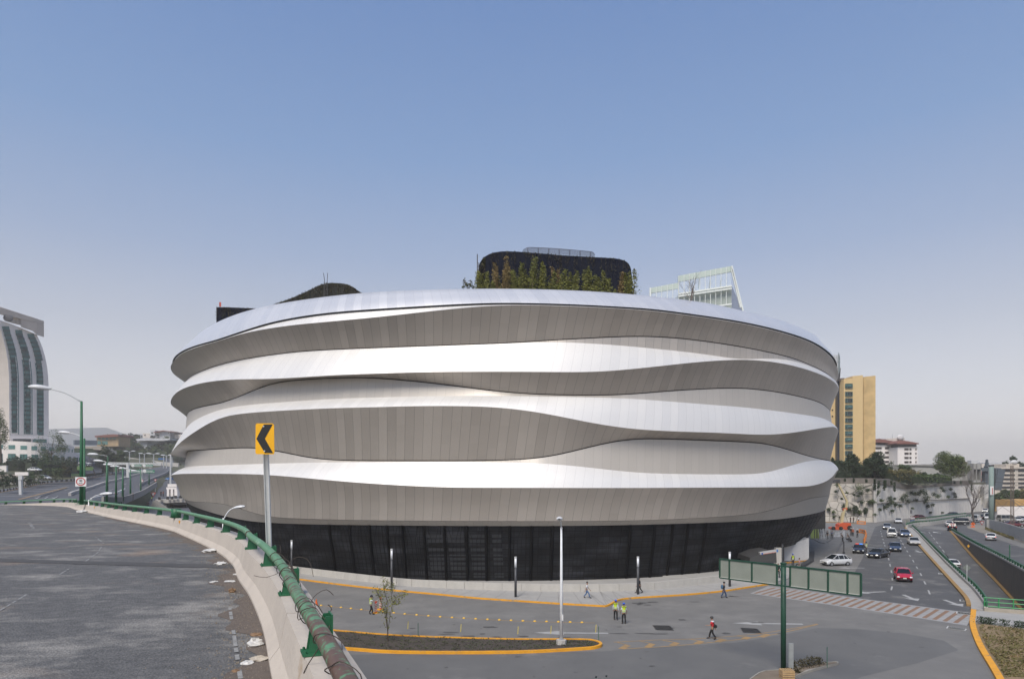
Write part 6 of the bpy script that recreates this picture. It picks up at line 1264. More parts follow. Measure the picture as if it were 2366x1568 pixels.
# long grey building behind the terrace
gl = root('grey_hall', 'long low unfinished concrete building behind the terrace trees', 'building', A(2150, 1100, 275)); grm = mat('raw_concrete', (.35, .345, .33), .95, col2=(.24, .237, .225), scale=.25, amt=.8)
MB().extrude([P8(560, 960, 285), P8(1000, 952, 280), P8(1340, 948, 275), P8(1340, 1130, 275), P8(560, 1130, 285)], (0, 14, 0)).build('wall', grm, gl)
MB().extrude([P8(560, 958, 284.5), P8(1000, 950, 279.5), P8(1340, 946, 274.5), P8(1340, 975, 274.5), P8(1000, 980, 279.5), P8(560, 985, 284.5)], (0, .5, 0)).build('roof_band', mat('raw_concrete_dark', (.25, .247, .24), .95, scale=.3), gl)
fr = MB(); o3 = lambda x, y, d=272: A(*r3(x, y), d)
for x0, x1 in ((768, 778), (832, 842), (910, 920)): fr.extrude([o3(x0, 235), o3(x1, 235), o3(x1, 655), o3(x0, 655)], (0, 3, 0))
for y0, y1 in ((235, 335), (533, 570), (612, 655)): fr.extrude([o3(770, y0), o3(920, y0), o3(920, y1), o3(770, y1)], (0, 2.9, 0))
fr.build('open_frame', grm, gl); MB().extrude([o3(775, 330, 280), o3(915, 330, 280), o3(915, 620, 280), o3(775, 620, 280)], (0, 1, 0)).build('interior', mat('brick_inside', (.13, .075, .06), .95, col2=(.05, .05, .055), scale=.6, amt=1), gl)
MB().extrude([o3(720, 560, 268), o3(790, 620, 268), o3(973, 660, 262), o3(973, 960, 262), o3(720, 1010, 268)], (0, 3, 0)).build('lower_wall', grm, gl)
lb2 = root('low_block', 'grey block with small dark windows behind the green billboard column', 'building', o3(1010, 950, 300)); MB().extrude([o3(968, 760, 300), o3(1060, 755, 300), o3(1060, 960, 300), o3(968, 960, 300)], (0, 8, 0)).build('wall', grm, lb2)
for (x, y) in ((973, 795), (1010, 795), (973, 880), (1010, 880), (1035, 795), (1035, 880)): MB().extrude([o3(x, y, 299.6), o3(x + 18, y, 299.6), o3(x + 18, y + 45, 299.6), o3(x, y + 45, 299.6)], (0, .3, 0)).build('window', gd, lb2)
rb = root('brick_building', 'red brick block in the gap behind the steel columns', 'building', o3(960, 450, 310)); MB().extrude([o3(915, 350, 310), o3(1030, 350, 310), o3(1030, 600, 310), o3(915, 600, 310)], (0, 8, 0)).build('wall', mat('brick_red', (.28, .1, .06), .9, scale=1), rb)
MB().extrude([o3(920, 445, 309.6), o3(990, 445, 309.6), o3(990, 485, 309.6), o3(920, 485, 309.6)], (0, .3, 0)).build('window', gd, rb)
tb = root('tan_building', 'low tan rooftop with antennas behind the concrete frame', 'building', o3(960, 280, 330)); MB().extrude([o3(880, 235, 330), o3(1050, 235, 330), o3(1050, 330, 330), o3(880, 330, 330)], (0, 9, 0)).build('wall', stone_g, tb); m = MB(); m.bar(o3(820, 225, 325), o3(865, 180, 325), .3); m.bar(o3(850, 225, 325), o3(895, 200, 325), .3); m.bar(o3(700, 235, 326), o3(810, 235, 326), 3); m.build('antennas', galv, tb)
MB().extrude([o3(715, 200, 327), o3(808, 198, 327), o3(808, 232, 327), o3(715, 232, 327)], (0, 6, 0)).build('roof_hut', mat('brick_red', (.28, .1, .06)), tb)
wb = root('white_block', 'plain white rooftop block behind the church like spire', 'building', o3(1140, 250, 360)); MB().extrude([o3(1060, 215, 360), o3(1290, 212, 360), o3(1290, 330, 360), o3(1060, 330, 360)], (0, 9, 0)).build('wall', wht, wb)
sp2 = root('steel_columns', 'cluster of dark blue steel columns with a pointed spire on top', 'structure', o3(1020, 700, 285)); m = MB()
for x0, x1, y0 in ((988, 1012, 330), (1020, 1045, 280)): m.extrude([o3(x0, y0, 285), o3(x1, y0, 285), o3(x1, 720, 285), o3(x0, 720, 285)], (0, 2, 0))
m.extrude([o3(1018, 290, 284), o3(1040, 160, 284), o3(1058, 290, 284)], (0, 1.5, 0)); m.bar(o3(905, 340, 285), o3(1060, 340, 285), 1.5); m.bar(o3(930, 560, 285), o3(965, 700, 285), 3); m.build('columns', mat('steel_blue', (.09, .11, .13), .6, scale=.5), sp2)
# parking building with dark bands
pk = root('office_block', 'cream office block with dark ribbon windows at the right edge', 'building', o3(1400, 740, 330)); cr_ = mat('cream_wall', (.56, .5, .43), .85, scale=.4, amt=.4)
MB().extrude([o3(1140, 305, 330), o3(1900, 295, 330), o3(1900, 800, 330), o3(1140, 800, 330)], (0, 20, 0)).build('wall', cr_, pk)
MB().extrude([o3(1365, 240, 331), o3(1600, 235, 331), o3(1600, 305, 331), o3(1365, 305, 331)], (0, 10, 0)).build('roof_hut', cr_, pk)
MB().extrude([o3(1135, 300, 329.2), o3(1900, 288, 329.2), o3(1900, 322, 329.2), o3(1135, 330, 329.2)], (0, .8, 0)).build('cornice', cr_, pk)
for (a, b) in ((335, 380), (422, 455), (495, 528), (568, 602), (642, 676), (718, 745)):
    for (x0, x1) in ((1268, 1520), (1584, 1900)): MB().extrude([o3(x0, a, 329.8), o3(x1, a, 329.8), o3(x1, b, 329.8), o3(x0, b, 329.8)], (0, .3, 0)).build('ribbon_window', mat('window_black', (.035, .035, .04), .4, col2=(.015, .015, .018), scale=.4), pk)
MB().sphere(o3(1505, 205, 331), (1.7, .8, 1.0), 10, 6).build('dish', flat('dish_white', (.6, .6, .6)), pk)
for (x, yb_, yt, w, lb_) in ((1470, 250, 115, 85, 'dark pine behind the roof of the cream office block'), (1290, 300, 215, 60, 'dark treetop left of the pine behind the office block'), (1620, 300, 205, 70, 'dark treetop at the far right behind the office block'), (1220, 300, 240, 60, 'low dark treetop beside the white rooftop block')):
    b = A(*r3(x, yb_), 370); b2_ = A(*r3(x, yt), 370); tree('tree', lb_, b - Vector((0, 0, 3)), b2_.z - b.z + 3, w * .129 * 370 / F, L_dark, 900, .8, int(x), crown0=.1)
st2 = root('raking_props', 'two leaning dark steel props before the cream office block', 'structure', o3(1200, 700, 300)); m = MB(); m.bar(o3(1180, 330, 300), o3(1140, 620, 300), 1.8); m.bar(o3(1245, 335, 300), o3(1175, 700, 300), 3.0); m.bar(o3(1160, 330, 300), o3(1260, 335, 300), 1); m.bar(o3(1140, 548, 300), o3(1295, 548, 300), 1); m.build('props', mat('steel_blue', (.09, .11, .13)), st2)
# trees, ochre house at right
for i, (x, yb_, yt, w, d, mm, n, lb_) in enumerate(((1330, 1120, 700, 190, 262, L_mid, 5200, 'large green tree mass behind the white wall at the right'), (1480, 1110, 740, 140, 266, L_mid, 3600, 'green tree right of the lattice pylon'), (1620, 1120, 700, 130, 285, L_yel, 3000, 'brownish tree behind the ochre house'), (1200, 1120, 860, 70, 250, L_dark, 1500, 'dark tree right beside the green billboard column'), (1010, 1090, 900, 70, 275, L_yel, 1500, 'small ochre leaved tree left of the green billboard column'))):
    b = o3(x, yb_, d); tree('tree', lb_, b, o3(x, yt, d).z - b.z, w * .129 * d / F, mm, n * 2, .55, 800 + i, crown0=.02, clumps=22)
oc = root('ochre_house', 'ochre walled house with a dark window at the right edge', 'house', o3(1650, 1100, 240)); MB().extrude([o3(1520, 890, 240), o3(1950, 880, 240), o3(1950, 1110, 240), o3(1520, 1110, 240)], (0, 10, 0)).build('wall', mat('ochre_wall2', (.55, .33, .12), .9, scale=.4), oc); MB().extrude([o3(1588, 985, 239.7), o3(1900, 985, 239.7), o3(1900, 1055, 239.7), o3(1588, 1055, 239.7)], (0, .4, 0)).build('window', gd, oc)
b = A(*r3(1190, 1230), 190); b.z = 0
wallbox('boundary_wall', 'white boundary wall behind the parked cars at the right edge', A(*r3(1200, 1185), 215), A(*r3(1900, 1180), 215), 3.2, .4, stone_w)
wlp = [G(*r3(*p)) for p in ((1015, 1405), (1062, 1408), (1300, 1490), (1500, 1570), (1684, 1640), (2200, 1850))]; whp = [ZC + (HY - r3(0, y)[1]) * p.y / F for p, y in zip(wlp, (1235, 1235, 1290, 1345, 1400, 1560))]
m = MB(); n = len(wlp); m.grid([[p for p in wlp], [Vector((p.x, p.y, h)) for p, h in zip(wlp, whp)], [Vector((p.x + .3, p.y + .2, h)) for p, h in zip(wlp, whp)], [Vector((p.x + .3, p.y + .2, 0)) for p in wlp]])
m.build('street_wall', mat('wall_grubby', (.5, .49, .46), .9, col2=(.36, .355, .335), scale=.5, amt=.8, spots=((.2, .21, .2), .5, .62, .06)), None, loc=wlp[0], label='long grubby white wall in front of the parked cars on the right', cat='wall')
MB().extrude([G(*r3(995, 1400)), G(*r3(1062, 1408)), G(*r3(1062, 1408)) + Vector((0, 0, whp[1])), G(*r3(995, 1400)) + Vector((0, 0, whp[1]))], (.1, .3, 0)).build('wall_end', mat('wall_mottled', (.25, .255, .26), .9, col2=(.14, .15, .16), scale=.9, amt=.8), None, loc=G(*r3(1030, 1400)), label='grey end panel of the grubby white wall below the billboard column', cat='wall')
surf('dirt_verge', [r3(*p) for p in ((660, 1365), (760, 1320), (1000, 1310), (1015, 1395), (1300, 1480), (1684, 1630), (2200, 1850), (2200, 1900), (1640, 1640), (1400, 1560), (1150, 1525), (900, 1475), (780, 1425), (680, 1395))], .05, mat('verge', (.26, .235, .2), 1, col2=(.19, .17, .14), scale=.5))
rg = random.Random(9); pts = []
for _ in range(2200): x = rg.uniform(990, 1500); y = interp(x, [990, 1500], [1402, 1590]) + rg.uniform(-6, 18); o = G(*r3(x, y)); pts.append(o + Vector((0, 0, rg.random() * .45)))
MB().leaves(pts, .25, rg).build('verge_weeds', L_yel, kind='stuff', label='weeds along the foot of the grubby white wall', cat='weeds')
MB().prism([(o.x, o.y) for o in (G(*r3(x, y)) for x, y in ((1100, 1400), (1100, 1240), (2300, 1240), (2300, 1700)))], 0, .02).build('parking_ground', mat('lot', (.2, .19, .17), 1, scale=.3), kind='structure')
# billboard column
bc = root('billboard_column', 'thick grey green billboard column with a small white banner', 'billboard', A(*r3(1100, 1230), 178)); cm = mat('column_green', (.2, .26, .24), .7, col2=(.16, .21, .195), scale=.6)
m = MB(); cx_, cy_ = r3(1098, 1230); b = A(cx_, cy_, 178); b.z = 0; t_ = A(r3(1098, 0)[0], r3(0, 285)[1], 178); m.tube([b, (b + t_) / 2, t_], [.62, .6, .58], 16); m.build('column', cm, bc, smooth=True); m = MB(); m.tube([t_, t_ + Vector((0, 0, .4))], .62, 16); m.build('cap', flat('mast_dark', (.05, .05, .055)), bc)
w_ = MB().extrude([A(*r3(x, y), 177.2) for x, y in ((1078, 640), (1140, 640), (1140, 795), (1078, 795))], (0, .06, 0)).build('banner', flat('banner_white', (.7, .7, .68)), bc)
m = MB(); 
for k in range(9): m.extrude([A(*r3(x, y), 177.1) for x, y in ((1114, 668 + k * 13), (1126, 668 + k * 13), (1126, 677 + k * 13), (1114, 677 + k * 13))], (0, .05, 0))
m.build('lettering', flat('letter_red', (.5, .04, .03)), w_)
m = MB(); [m.bar(A(*r3(x, y), 178), A(*r3(x2, y2), 178), .12) for x, y, x2, y2 in ((1140, 330, 1175, 330), (1145, 340, 1150, 1240), (1170, 335, 1150, 700), (1150, 500, 1175, 420), (1150, 620, 1168, 520), (1150, 700, 1150, 1240), (1140, 870, 1165, 1000))]; m.build('ladder', flat('mast_dark', (.05, .05, .055)), bc)
# lattice pylon and wires
py = root('lattice_pylon', 'thin rusty lattice pylon standing behind the grubby white wall', 'pylon', A(*r3(1470, 1350), 150)); m = MB()
def pw(y): return interp(y, [270, 1350], [22, 30])
for y in range(270, 1340, 46):
    a, b = pw(y), pw(y + 46); cx0 = interp(y, [270, 1350], [1466, 1475])
    for s_ in (-1, 1): m.bar(A(*r3(cx0 + s_ * a, y), 150), A(*r3(cx0 + s_ * b, y + 46), 150), .1); m.bar(A(*r3(cx0 + s_ * a, y), 151), A(*r3(cx0 - s_ * b, y + 46), 151), .06)
    m.bar(A(*r3(cx0 - a, y), 150), A(*r3(cx0 + a, y), 150), .07)
m.build('lattice', mat('rust_steel', (.16, .125, .1), .8, scale=2), py)
wi = root('overhead_wires', 'dark wires and guy lines crossing between the billboard column and the pylon', 'wires', A(*r3(1300, 700), 165)); m = MB()
for (x, y, x2, y2) in ((1150, 500, 1950, 520), (1150, 565, 1950, 560), (1160, 870, 1440, 868), (1150, 985, 1950, 990), (1190, 660, 1600, 1000), (1440, 860, 1180, 1100), (1160, 890, 1450, 1110), (1500, 620, 1950, 640), (1200, 860, 1330, 740), (1500, 880, 1950, 1080), (1330, 745, 1680, 1060), (1660, 940, 1500, 1100), (1160, 700, 1950, 760), (1150, 1180, 1260, 1290)):
    P, Q = A(*r3(x, y), 165), A(*r3(x2, y2), 160); m.tube([P, (P + Q) / 2 - Vector((0, 0, .15)), Q], .035, 4, cap=False)
m.build('cables', flat('cable', (.06, .055, .05)), wi)
# bare tree, road signs, guard rails, cones
bare_tree('tree', 'bare tree with a few leaves on the verge by the white vans', G(*r3(800, 1325)), 15, .5, 12, mat('bark_grey', (.13, .11, .1), .95, scale=2), twigs=6)
def rail_(name, label, pts, h, post, m, r_=.06, two=False, cat='railing'):
    q = root(name, label, cat, pts[0]); P = smooth_path(pts, 6); mm_ = MB()
    for hh in ([h] if not two else [h, h * .55]): mm_.tube([p + Vector((0, 0, hh)) for p in P], r_, 7)
    mm_.build('rail', m, q, smooth=True); pp = MB()
    for p in resample(P, post): pp.box(p + Vector((0, 0, h / 2)), (r_ * 2.2, r_ * 2.2, h))
    split(pp, 'post', m, q); return q
P = [G(*r3(x, y)) for x, y in ((-420, 1400), (-250, 1360), (0, 1340), (150, 1318), (400, 1275), (620, 1245), (740, 1238))]
m = MB(); pk_ = smooth_path(P, 5)
for a, b in zip(pk_, pk_[1:]): m.bar(a + Vector((0, 0, .5)), b + Vector((0, 0, .5)), .4, 1.0)
m.build('median_wall', conc, None, loc=P[2], label='curving concrete median wall by the vans with a green rail', cat='wall')
rail_('guard_rail', 'green rail on the curving median wall by the vans', [p + Vector((0, 0, 1.0)) for p in P], .35, 1.8, green_paint, .09)
P = [G(*r3(x, y)) for x, y in ((-280, 1285), (0, 1260), (300, 1215), (600, 1185), (640, 1178))]
m = MB(); pk_ = smooth_path(P, 5)
for a, b in zip(pk_, pk_[1:]): m.bar(a + Vector((0, 0, .4)), b + Vector((0, 0, .4)), .4, .8)
m.build('median_wall', conc, None, loc=P[2], label='upper concrete median wall nearer the retaining wall', cat='wall')
rail_('guard_rail', 'green rail on the upper median wall under the retaining wall', [p + Vector((0, 0, .8)) for p in P], .35, 1.8, green_paint, .09)
RL = [Vector((p.x + .12, p.y, .2)) for p in hl]; rail_('guard_rail', 'green rail curving along the median beside the sunken ramp', RL, .75, 2.0, green_paint, .07)
m = MB(); rlp = smooth_path([Vector((p.x - .05, p.y, 0)) for p in RL], 2)
for a, b in zip(rlp, rlp[1:]): m.bar(a + Vector((0, 0, .35)), b + Vector((0, 0, .35)), .3, .35)
m.build('rail_plinth', conc, None, loc=RL[4], label='low concrete plinth under the curving green rail of the median', cat='plinth')
RR = [Vector((p.x + .15, p.y, 0)) for p in smooth_path(list(reversed(hole_r)), 4)]; RR = [p for p in RR if p.y > 62]
m = MB()
for a, b in zip(RR, RR[1:]): m.bar(a + Vector((0, 0, .12)), b + Vector((0, 0, .12)), .35, .25)
m.build('wall_coping', conc, None, loc=RR[3], label='pale coping along the top of the sunken ramp wall', cat='coping')
rail_('guard_rail', 'long green rail along the top of the sunken ramp wall', [p + Vector((0, 0, .24)) for p in RR], .45, 1.9, green_paint, .09)
e0, e1 = G(2274, 1412), G(2520, 1431); q = root('guard_rail', 'three bar green rail closing the near end of the sunken ramp', 'railing', e0); m = MB()
for h in (.55, .95, 1.35): m.tube([e0 + Vector((0, .0, h)), e1 + Vector((0, 0, h))], .05, 7)
for t in np.linspace(0, 1, 8): m.bar(e0.lerp(e1, t), e0.lerp(e1, t) + Vector((0, 0, 1.35)), .08)
m.build('bars', flat('green_bright', (.03, .25, .08), .45), q); m = MB(); m.bar(e0 + Vector((-.2, -.25, .2)), e1 + Vector((0, -.25, .2)), .5, .5); m.build('end_beam', mat('beam_tan', (.36, .32, .26), .9, scale=.8), None, loc=e0, label='pale concrete beam under the three bar green rail', cat='beam')
q = root('lamp_post', 'thin green post standing on the rail above the sunken ramp', 'post', G(*r6(2205, 830))); o = q.location; MB().tube([o, o + Vector((0, 0, (830 - 635) * .2066 * o.y / F))], .07, 6).build('post', green_paint, q)
q = root('warning_sign', 'yellow diamond sign hung on the sunken ramp wall', 'road sign', A(*r6(1744, 648), 118)); o = q.location; MB().extrude([o + Vector(v) for v in ((-.5, 0, 0), (0, 0, .55), (.5, 0, 0), (0, 0, -.55))], (0, .05, 0)).build('plate', flat('sign_orange', (.6, .3, .02)), q); q.scale = (.45, 1, .55)
q = root('diamond_sign', 'grey back of a diamond sign on a post beside the ramp rail', 'road sign', A(*r6(1725, 1015), 72)); o = A(*r6(1725, 890), 72); k = 50 * .2066 * 72 / F; MB().extrude([o + Vector(v) for v in ((-k, 0, 0), (0, 0, k * .75), (k, 0, 0), (0, 0, -k * .75))], (0, .03, 0)).build('plate', flat('sign_back', (.17, .19, .17), .5), q); MB().bar(o + Vector((0, -.04, k * .7)), A(*r6(1725, 1015), 72), .05).build('post', galv, q)
trisign('yield_sign', 'yield triangle at the split behind the black pickup', *r3(403, 1340), G(*r3(403, 1450)).y, .55, 1.6)
trisign('yield_sign', 'yield triangle beside the orange works sign', *r3(932, 1298), G(*r3(932, 1340)).y, .6, 1.2)
q = root('works_sign', 'orange diamond roadworks sign with a plate below on the verge', 'road sign', G(*r3(768, 1378))); o = A(*r3(768, 1315), q.location.y); k = 42 * .129 * q.location.y / F
MB().extrude([o + Vector(v) for v in ((-k, 0, 0), (0, 0, k * .8), (k, 0, 0), (0, 0, -k * .8))], (0, .05, 0)).build('plate', flat('works_orange', (.75, .13, .01)), q); m = MB(); m.bar(o + Vector((-.25, -.03, -.25)), o + Vector((-.1, -.03, .3)), .09, .02); m.bar(o + Vector((.12, -.03, -.3)), o + Vector((.05, -.03, .25)), .09, .02); m.build('symbol', sb_, q)
MB().extrude([A(*r3(x, y), q.location.y) for x, y in ((730, 1352), (803, 1352), (803, 1374), (730, 1374))], (0, .05, 0)).build('lower_plate', flat('works_orange', (.75, .13, .01)), q)
# little posts and notices on the retaining wall pavement
for i, (X, Y0, Y1) in enumerate(((838, 285, 360), (1088, 265, 335))):
    o = G(*r6(X, Y1)); q = root('small_sign', ('small dark sign on a post below the panel wall joint', 'small dark sign by the group in white shirts')[i], 'road sign', o); t_ = A(*r6(X, Y0), o.y); MB().bar(o, t_, .08).build('post', galv, q); MB().box(t_, (1.2, .06, 1.1)).build('plate', flat('sign_grey', (.1, .1, .11)), q)
# ================================================================== glass building behind the store
gb2 = root('glass_tower', 'pale green glass building with a sloping roof line behind the store', 'building', A(1620, 720, 230)); gp = mat('glass_mint', (.52, .58, .53), .25, col2=(.42, .5, .46), scale=.15, amt=.6); gd_ = 225
def g3(x, y, d=gd_): return A(*c3(x, y), d)
MB().extrude([g3(410, 264), g3(688, 213), g3(688, 242), g3(410, 296)], (0, 1, 0)).build('parapet', gp, gb2)
MB().extrude([g3(263, 328), g3(410, 300), g3(410, 330), g3(263, 355)], (0, 1, 0)).build('parapet', gp, gb2)
lit = bpy.data.materials.new('clear_glass'); lit.use_nodes = True; bn = lit.node_tree.nodes['Principled BSDF']; bn.inputs['Base Color'].default_value = (.6, .68, .75, 1); bn.inputs['Roughness'].default_value = .1; bn.inputs['Alpha'].default_value = .35
MB().add([g3(412, 296), g3(686, 244), g3(686, 318), g3(412, 360)], [(0, 1, 2, 3)]).build('clear_screen', lit, gb2); MB().add([g3(265, 354), g3(410, 330), g3(410, 420), g3(265, 400)], [(0, 1, 2, 3)]).build('clear_screen', lit, gb2)
MB().extrude([g3(412, 360, 226), g3(688, 318, 226), g3(688, 480, 226), g3(412, 480, 226)], (0, 20, 0)).build('facade', mat('glass_olive', (.36, .4, .36), .25, col2=(.3, .35, .34), scale=.1, amt=.7), gb2)
MB().extrude([g3(688, 315, 226), g3(750, 450, 245), g3(750, 500, 245), g3(688, 500, 226)], (0, 2, 0)).build('side_glass', mat('glass_lilac', (.28, .32, .42), .15, scale=.2), gb2)
m = MB()
for i in range(10): X = 412 + i * 27.6; m.bar(g3(X, interp(X, [412, 688], [264, 213]), 224.8), g3(X, 480, 224.8), .16)
for i in range(6): X = 265 + i * 29; m.bar(g3(X, interp(X, [263, 410], [328, 300]), 224.8), g3(X, 440, 224.8), .16)
for (a, b, c_, e) in ((410, 360, 688, 318), (410, 372, 688, 331), (600, 425, 688, 412), (688, 213, 748, 450), (688, 232, 735, 430), (263, 328, 263, 400)): m.bar(g3(a, b, 224.6), g3(c_, e, 224.6), .5)
for X in (520, 577, 634): m.bar(g3(X, 275, 225.5), g3(X - 6, 330, 228), .3)
m.build('white_frame', flat('frame_white', (.72, .76, .73)), gb2)
bare_tree('roof_shrub', 'small bare shrub on the steel roof before the glass building', g3(477, 430, 88), 5.2, .5, 21, mat('bark_grey', (.13, .11, .1), .95), twigs=4, cat='plant')
# ================================================================== street furniture near the store
bol = flat('bollard_grey', (.07, .072, .078), .5, .3)
for i, (x, yt, yb_, lb_) in enumerate(((674, 1251, 1331, 'slim grey light column nearest the chevron post'), (905, 1271.5, 1361.5, 'slim grey light column behind the young tree'), (1191.3, 1290, 1383, 'slim grey light column standing alone left of the white lamp'), (1474, 1289.5, 1376.5, 'slim grey light column with a man walking behind it'), (1686, 1278.5, 1358.5, 'slim grey light column at the end of the framed panels'))):
    o = G(x, yb_ - 2); o.z = .15; h = (yb_ - yt) * o.y / F; q = root('light_column', lb_, 'street lamp', o, 'light columns on the pavement'); MB().tube([o, o + Vector((0, 0, h * .73))], .135, 10).build('shaft', bol, q, smooth=True); MB().tube([o + Vector((0, 0, h * .73)), o + Vector((0, 0, h * .96))], .12, 10).build('diffuser', flat('diffuser_white', (.8, .82, .85), .3), q, smooth=True); MB().tube([o + Vector((0, 0, h * .96)), o + Vector((0, 0, h))], .14, 10).build('cap', galv, q)
q = root('light_column', 'slim light column right of the green panel pole', 'street lamp', G(1811, 1340)); o = G(1808, 1338); MB().tube([o, o + Vector((0, 0, 4.4))], .12, 8).build('shaft', bol, q); 
# low wall of concrete panels
lw = root('low_wall', 'low wall of pale concrete panels along the dark glass base', 'wall', ww[20]); Lw = resample(ww, 2.15)
for a, b in zip(Lw, Lw[1:]): t = (b - a).normalized(); m = MB(); m.bar(a + t * .01 + Vector((0, 0, .475)), b - t * .012 + Vector((0, 0, .475)), .28, .95); m.build('panel', mat('panel_concrete', (.5, .48, .44), .9, col2=(.38, .365, .335), scale=1.3, amt=.9, stretch=(1, 1, .4)), lw)
# sunken floor between wall and screen
pl2 = MB(); wi_ = offset2(ww, .2); pl2.sheet([(p.x, p.y) for p in wi_] + [(BX + 58 * math.sin(t), BY - 58 * math.cos(t)) for t in np.linspace(1.0, -1.0, 30)], .03); pl2.build('forecourt', conc_walk, kind='structure')
rmp = MB(); rmp.extrude([G(1575, 1348), G(1700, 1336), A(1695, 1316, G(0, 1336).y + 8), A(1640, 1318, G(0, 1348).y + 12)], (0, .05, .02)); rmp.build('access_ramp', mat('ramp_grey', (.24, .24, .235), .9, scale=.5), kind='structure')
# framed panels on the big green pole
pp = root('framed_panel_sign', 'tall dark green pole carrying two long rows of frosted panes in green frames', 'signboard', G(1810, 1553)); o = pp.location.copy(); o.z = 0; top_ = A(1810, 1302, o.y)
dg = flat('dark_green', (.012, .06, .035), .5); m = MB(); m.tube([o, Vector((o.x, o.y, top_.z))], .165, 16); m.build('pole', dg, pp, smooth=True); m = MB(); m.tube([Vector((o.x, o.y, top_.z)), Vector((o.x, o.y, top_.z + .1))], .2, 16); m.build('cap', dg, pp)
pa, pb2 = Vector((14.2, 46.8, 0)), Vector((20.2, 39.4, 0)); pane_m = mat('frosted_pane', (.27, .29, .25), .35, col2=(.215, .235, .2), scale=1.2, amt=.8)
def on_panel(px):
    best = 0
    for i in range(2001):
        t = i / 2000 * 1.05 - .02; v = pa.lerp(pb2, t)
        if CXP + F * v.x / v.y >= px: return v
    return pb2
zt0, zb0 = 7.03, 5.74
for seg in ((1663, 1685, 1737, 1795), (1825.5, 1868, 1913, 1958, 1989)):
    V = [on_panel(px) for px in seg]; mf = MB()
    for a, b in zip(V, V[1:]):
        t = (b - a).normalized(); MB().extrude([a + t * .05 + Vector((0, 0, zb0)), b - t * .05 + Vector((0, 0, zb0)), b - t * .05 + Vector((0, 0, zt0)), a + t * .05 + Vector((0, 0, zt0))], (.02, .02, 0)).build('pane', pane_m, pp)
        mf2 = MB(); mf2.bar(a + t * .07 + Vector((-.03, -.03, zb0 + .06)), b - t * .07 + Vector((-.03, -.03, zb0 + .06)), .03, .03); mf2.build('bead', flat('bead_white', (.6, .6, .55)), pp)
    mf.bar(V[0] + Vector((0, 0, zt0)), V[-1] + Vector((0, 0, zt0)), .1, .09); mf.bar(V[0] + Vector((0, 0, zb0)), V[-1] + Vector((0, 0, zb0)), .1, .09)
    for v in V: mf.bar(v + Vector((0, 0, zb0)), v + Vector((0, 0, zt0)), .1)
    mf.build('frame', dg, pp)
m = MB(); V0, V1 = on_panel(1795), on_panel(1826); m.bar(V0 + Vector((0, 0, zt0 - .05)), V1 + Vector((0, 0, zt0 - .05)), .09); m.bar(V0 + Vector((0, 0, zb0)), V1 + Vector((0, 0, zb0)), .09); m.build('bracket', dg, pp)
o = G(1827, 1548); q = root('control_box', 'grey metal control box on legs behind the foot of the green panel pole', 'cabinet', o); m = MB(); m.box(o + Vector((0, 0, 1.0)), (.32, .1, 1.6)); m.build('panel_box', mat('box_metal', (.38, .4, .4), .5, .3, scale=2), q); m = MB(); m.bar(o + Vector((-.12, 0, 0)), o + Vector((-.12, 0, 1.7)), .05); m.bar(o + Vector((.12, 0, 0)), o + Vector((.12, 0, 1.7)), .05); m.build('legs', galv, q)
# planter at the bottom right with kerb
kp = [G(*p) for p in ((1700, 1600), (1752, 1557), (1790, 1551), (1850, 1541.5), (1895, 1535), (1930, 1531), (1937, 1534), (1915, 1540), (1870, 1552), (1835, 1567), (1800, 1590))]
kp2 = smooth_path(kp, 3)[:-1]; inn = [p + (Vector((sum(q.x for q in kp2) / len(kp2), sum(q.y for q in kp2) / len(kp2), 0)) - p).normalized() * .16 for p in kp2]
m = MB(); strip_solid(m, kp2, inn, -.05, .16); m.build('kerb', mat('kerb_grey', (.33, .31, .27), .9, col2=(.24, .225, .2), scale=1.5), kind='structure'); MB().prism([(p.x, p.y) for p in inn], -.04, .11).build('planter_soil', mat('soil_tan', (.2, .16, .12), 1, scale=1.5), kind='structure')
rg = random.Random(31)
for i, (x, y, h, w) in enumerate(((1834, 1545, .45, .15), (1850, 1543, .5, .3), (1863, 1541, .45, .3), (1873, 1539, .55, .35), (1885, 1537, .5, .35), (1893, 1536, .45, .25), (1823, 1556, .3, .2), (1843, 1562 - 6, .3, .2))):
    o = G(x, y); pts = [o + Vector((rg.gauss(0, w * .6), rg.gauss(0, w * .5), .1 + rg.random() * h)) for _ in range(150)]; MB().leaves(pts, .12, rg).build('small_shrub', mat('leaf_bronze', (.09, .065, .03), .9, col2=(.05, .05, .02), scale=2), None, loc=o, label='bronze leaved little shrub, ' + ORD[(2, 3, 4, 5, 6, 7, 0, 1)[i]] + ' from the left in the bed by the green pole', cat='shrub', group='shrubs by the green pole')
q = root('wooden_crate', 'wooden slatted crate at the foot of the green panel pole', 'crate', A(1815, 1562, 42.8)); o = G(1818, 1568); o.z = .1; m = MB()
for k in range(4): m.box(o + Vector((0, -.3, .06 + k * .13)), (.75, .03, .09)); m.box(o + Vector((-.37, 0, .06 + k * .13)), (.03, .6, .09)); m.box(o + Vector((.37, 0, .06 + k * .13)), (.03, .6, .09))
for k in range(5): m.box(o + Vector((-.3 + k * .15, 0, .51)), (.1, .62, .02))
m.build('slats', mat('pine', (.5, .33, .16), .8, scale=3), q)
q = root('litter_bin', 'green plastic bin lid just showing at the bottom edge', 'bin', G(1389, 1590)); o = A(1389, 1580, 41); m = MB(); m.box(o, (.95, .6, .5)); m.build('lid', flat('bin_green', (.03, .12, .07), .5), q); m = MB(); m.sphere(A(1377, 1562, 41), .07, 8, 6); m.sphere(A(1401, 1560, 41), .07, 8, 6); m.build('knobs', flat('bin_dark', (.02, .03, .03)), q)
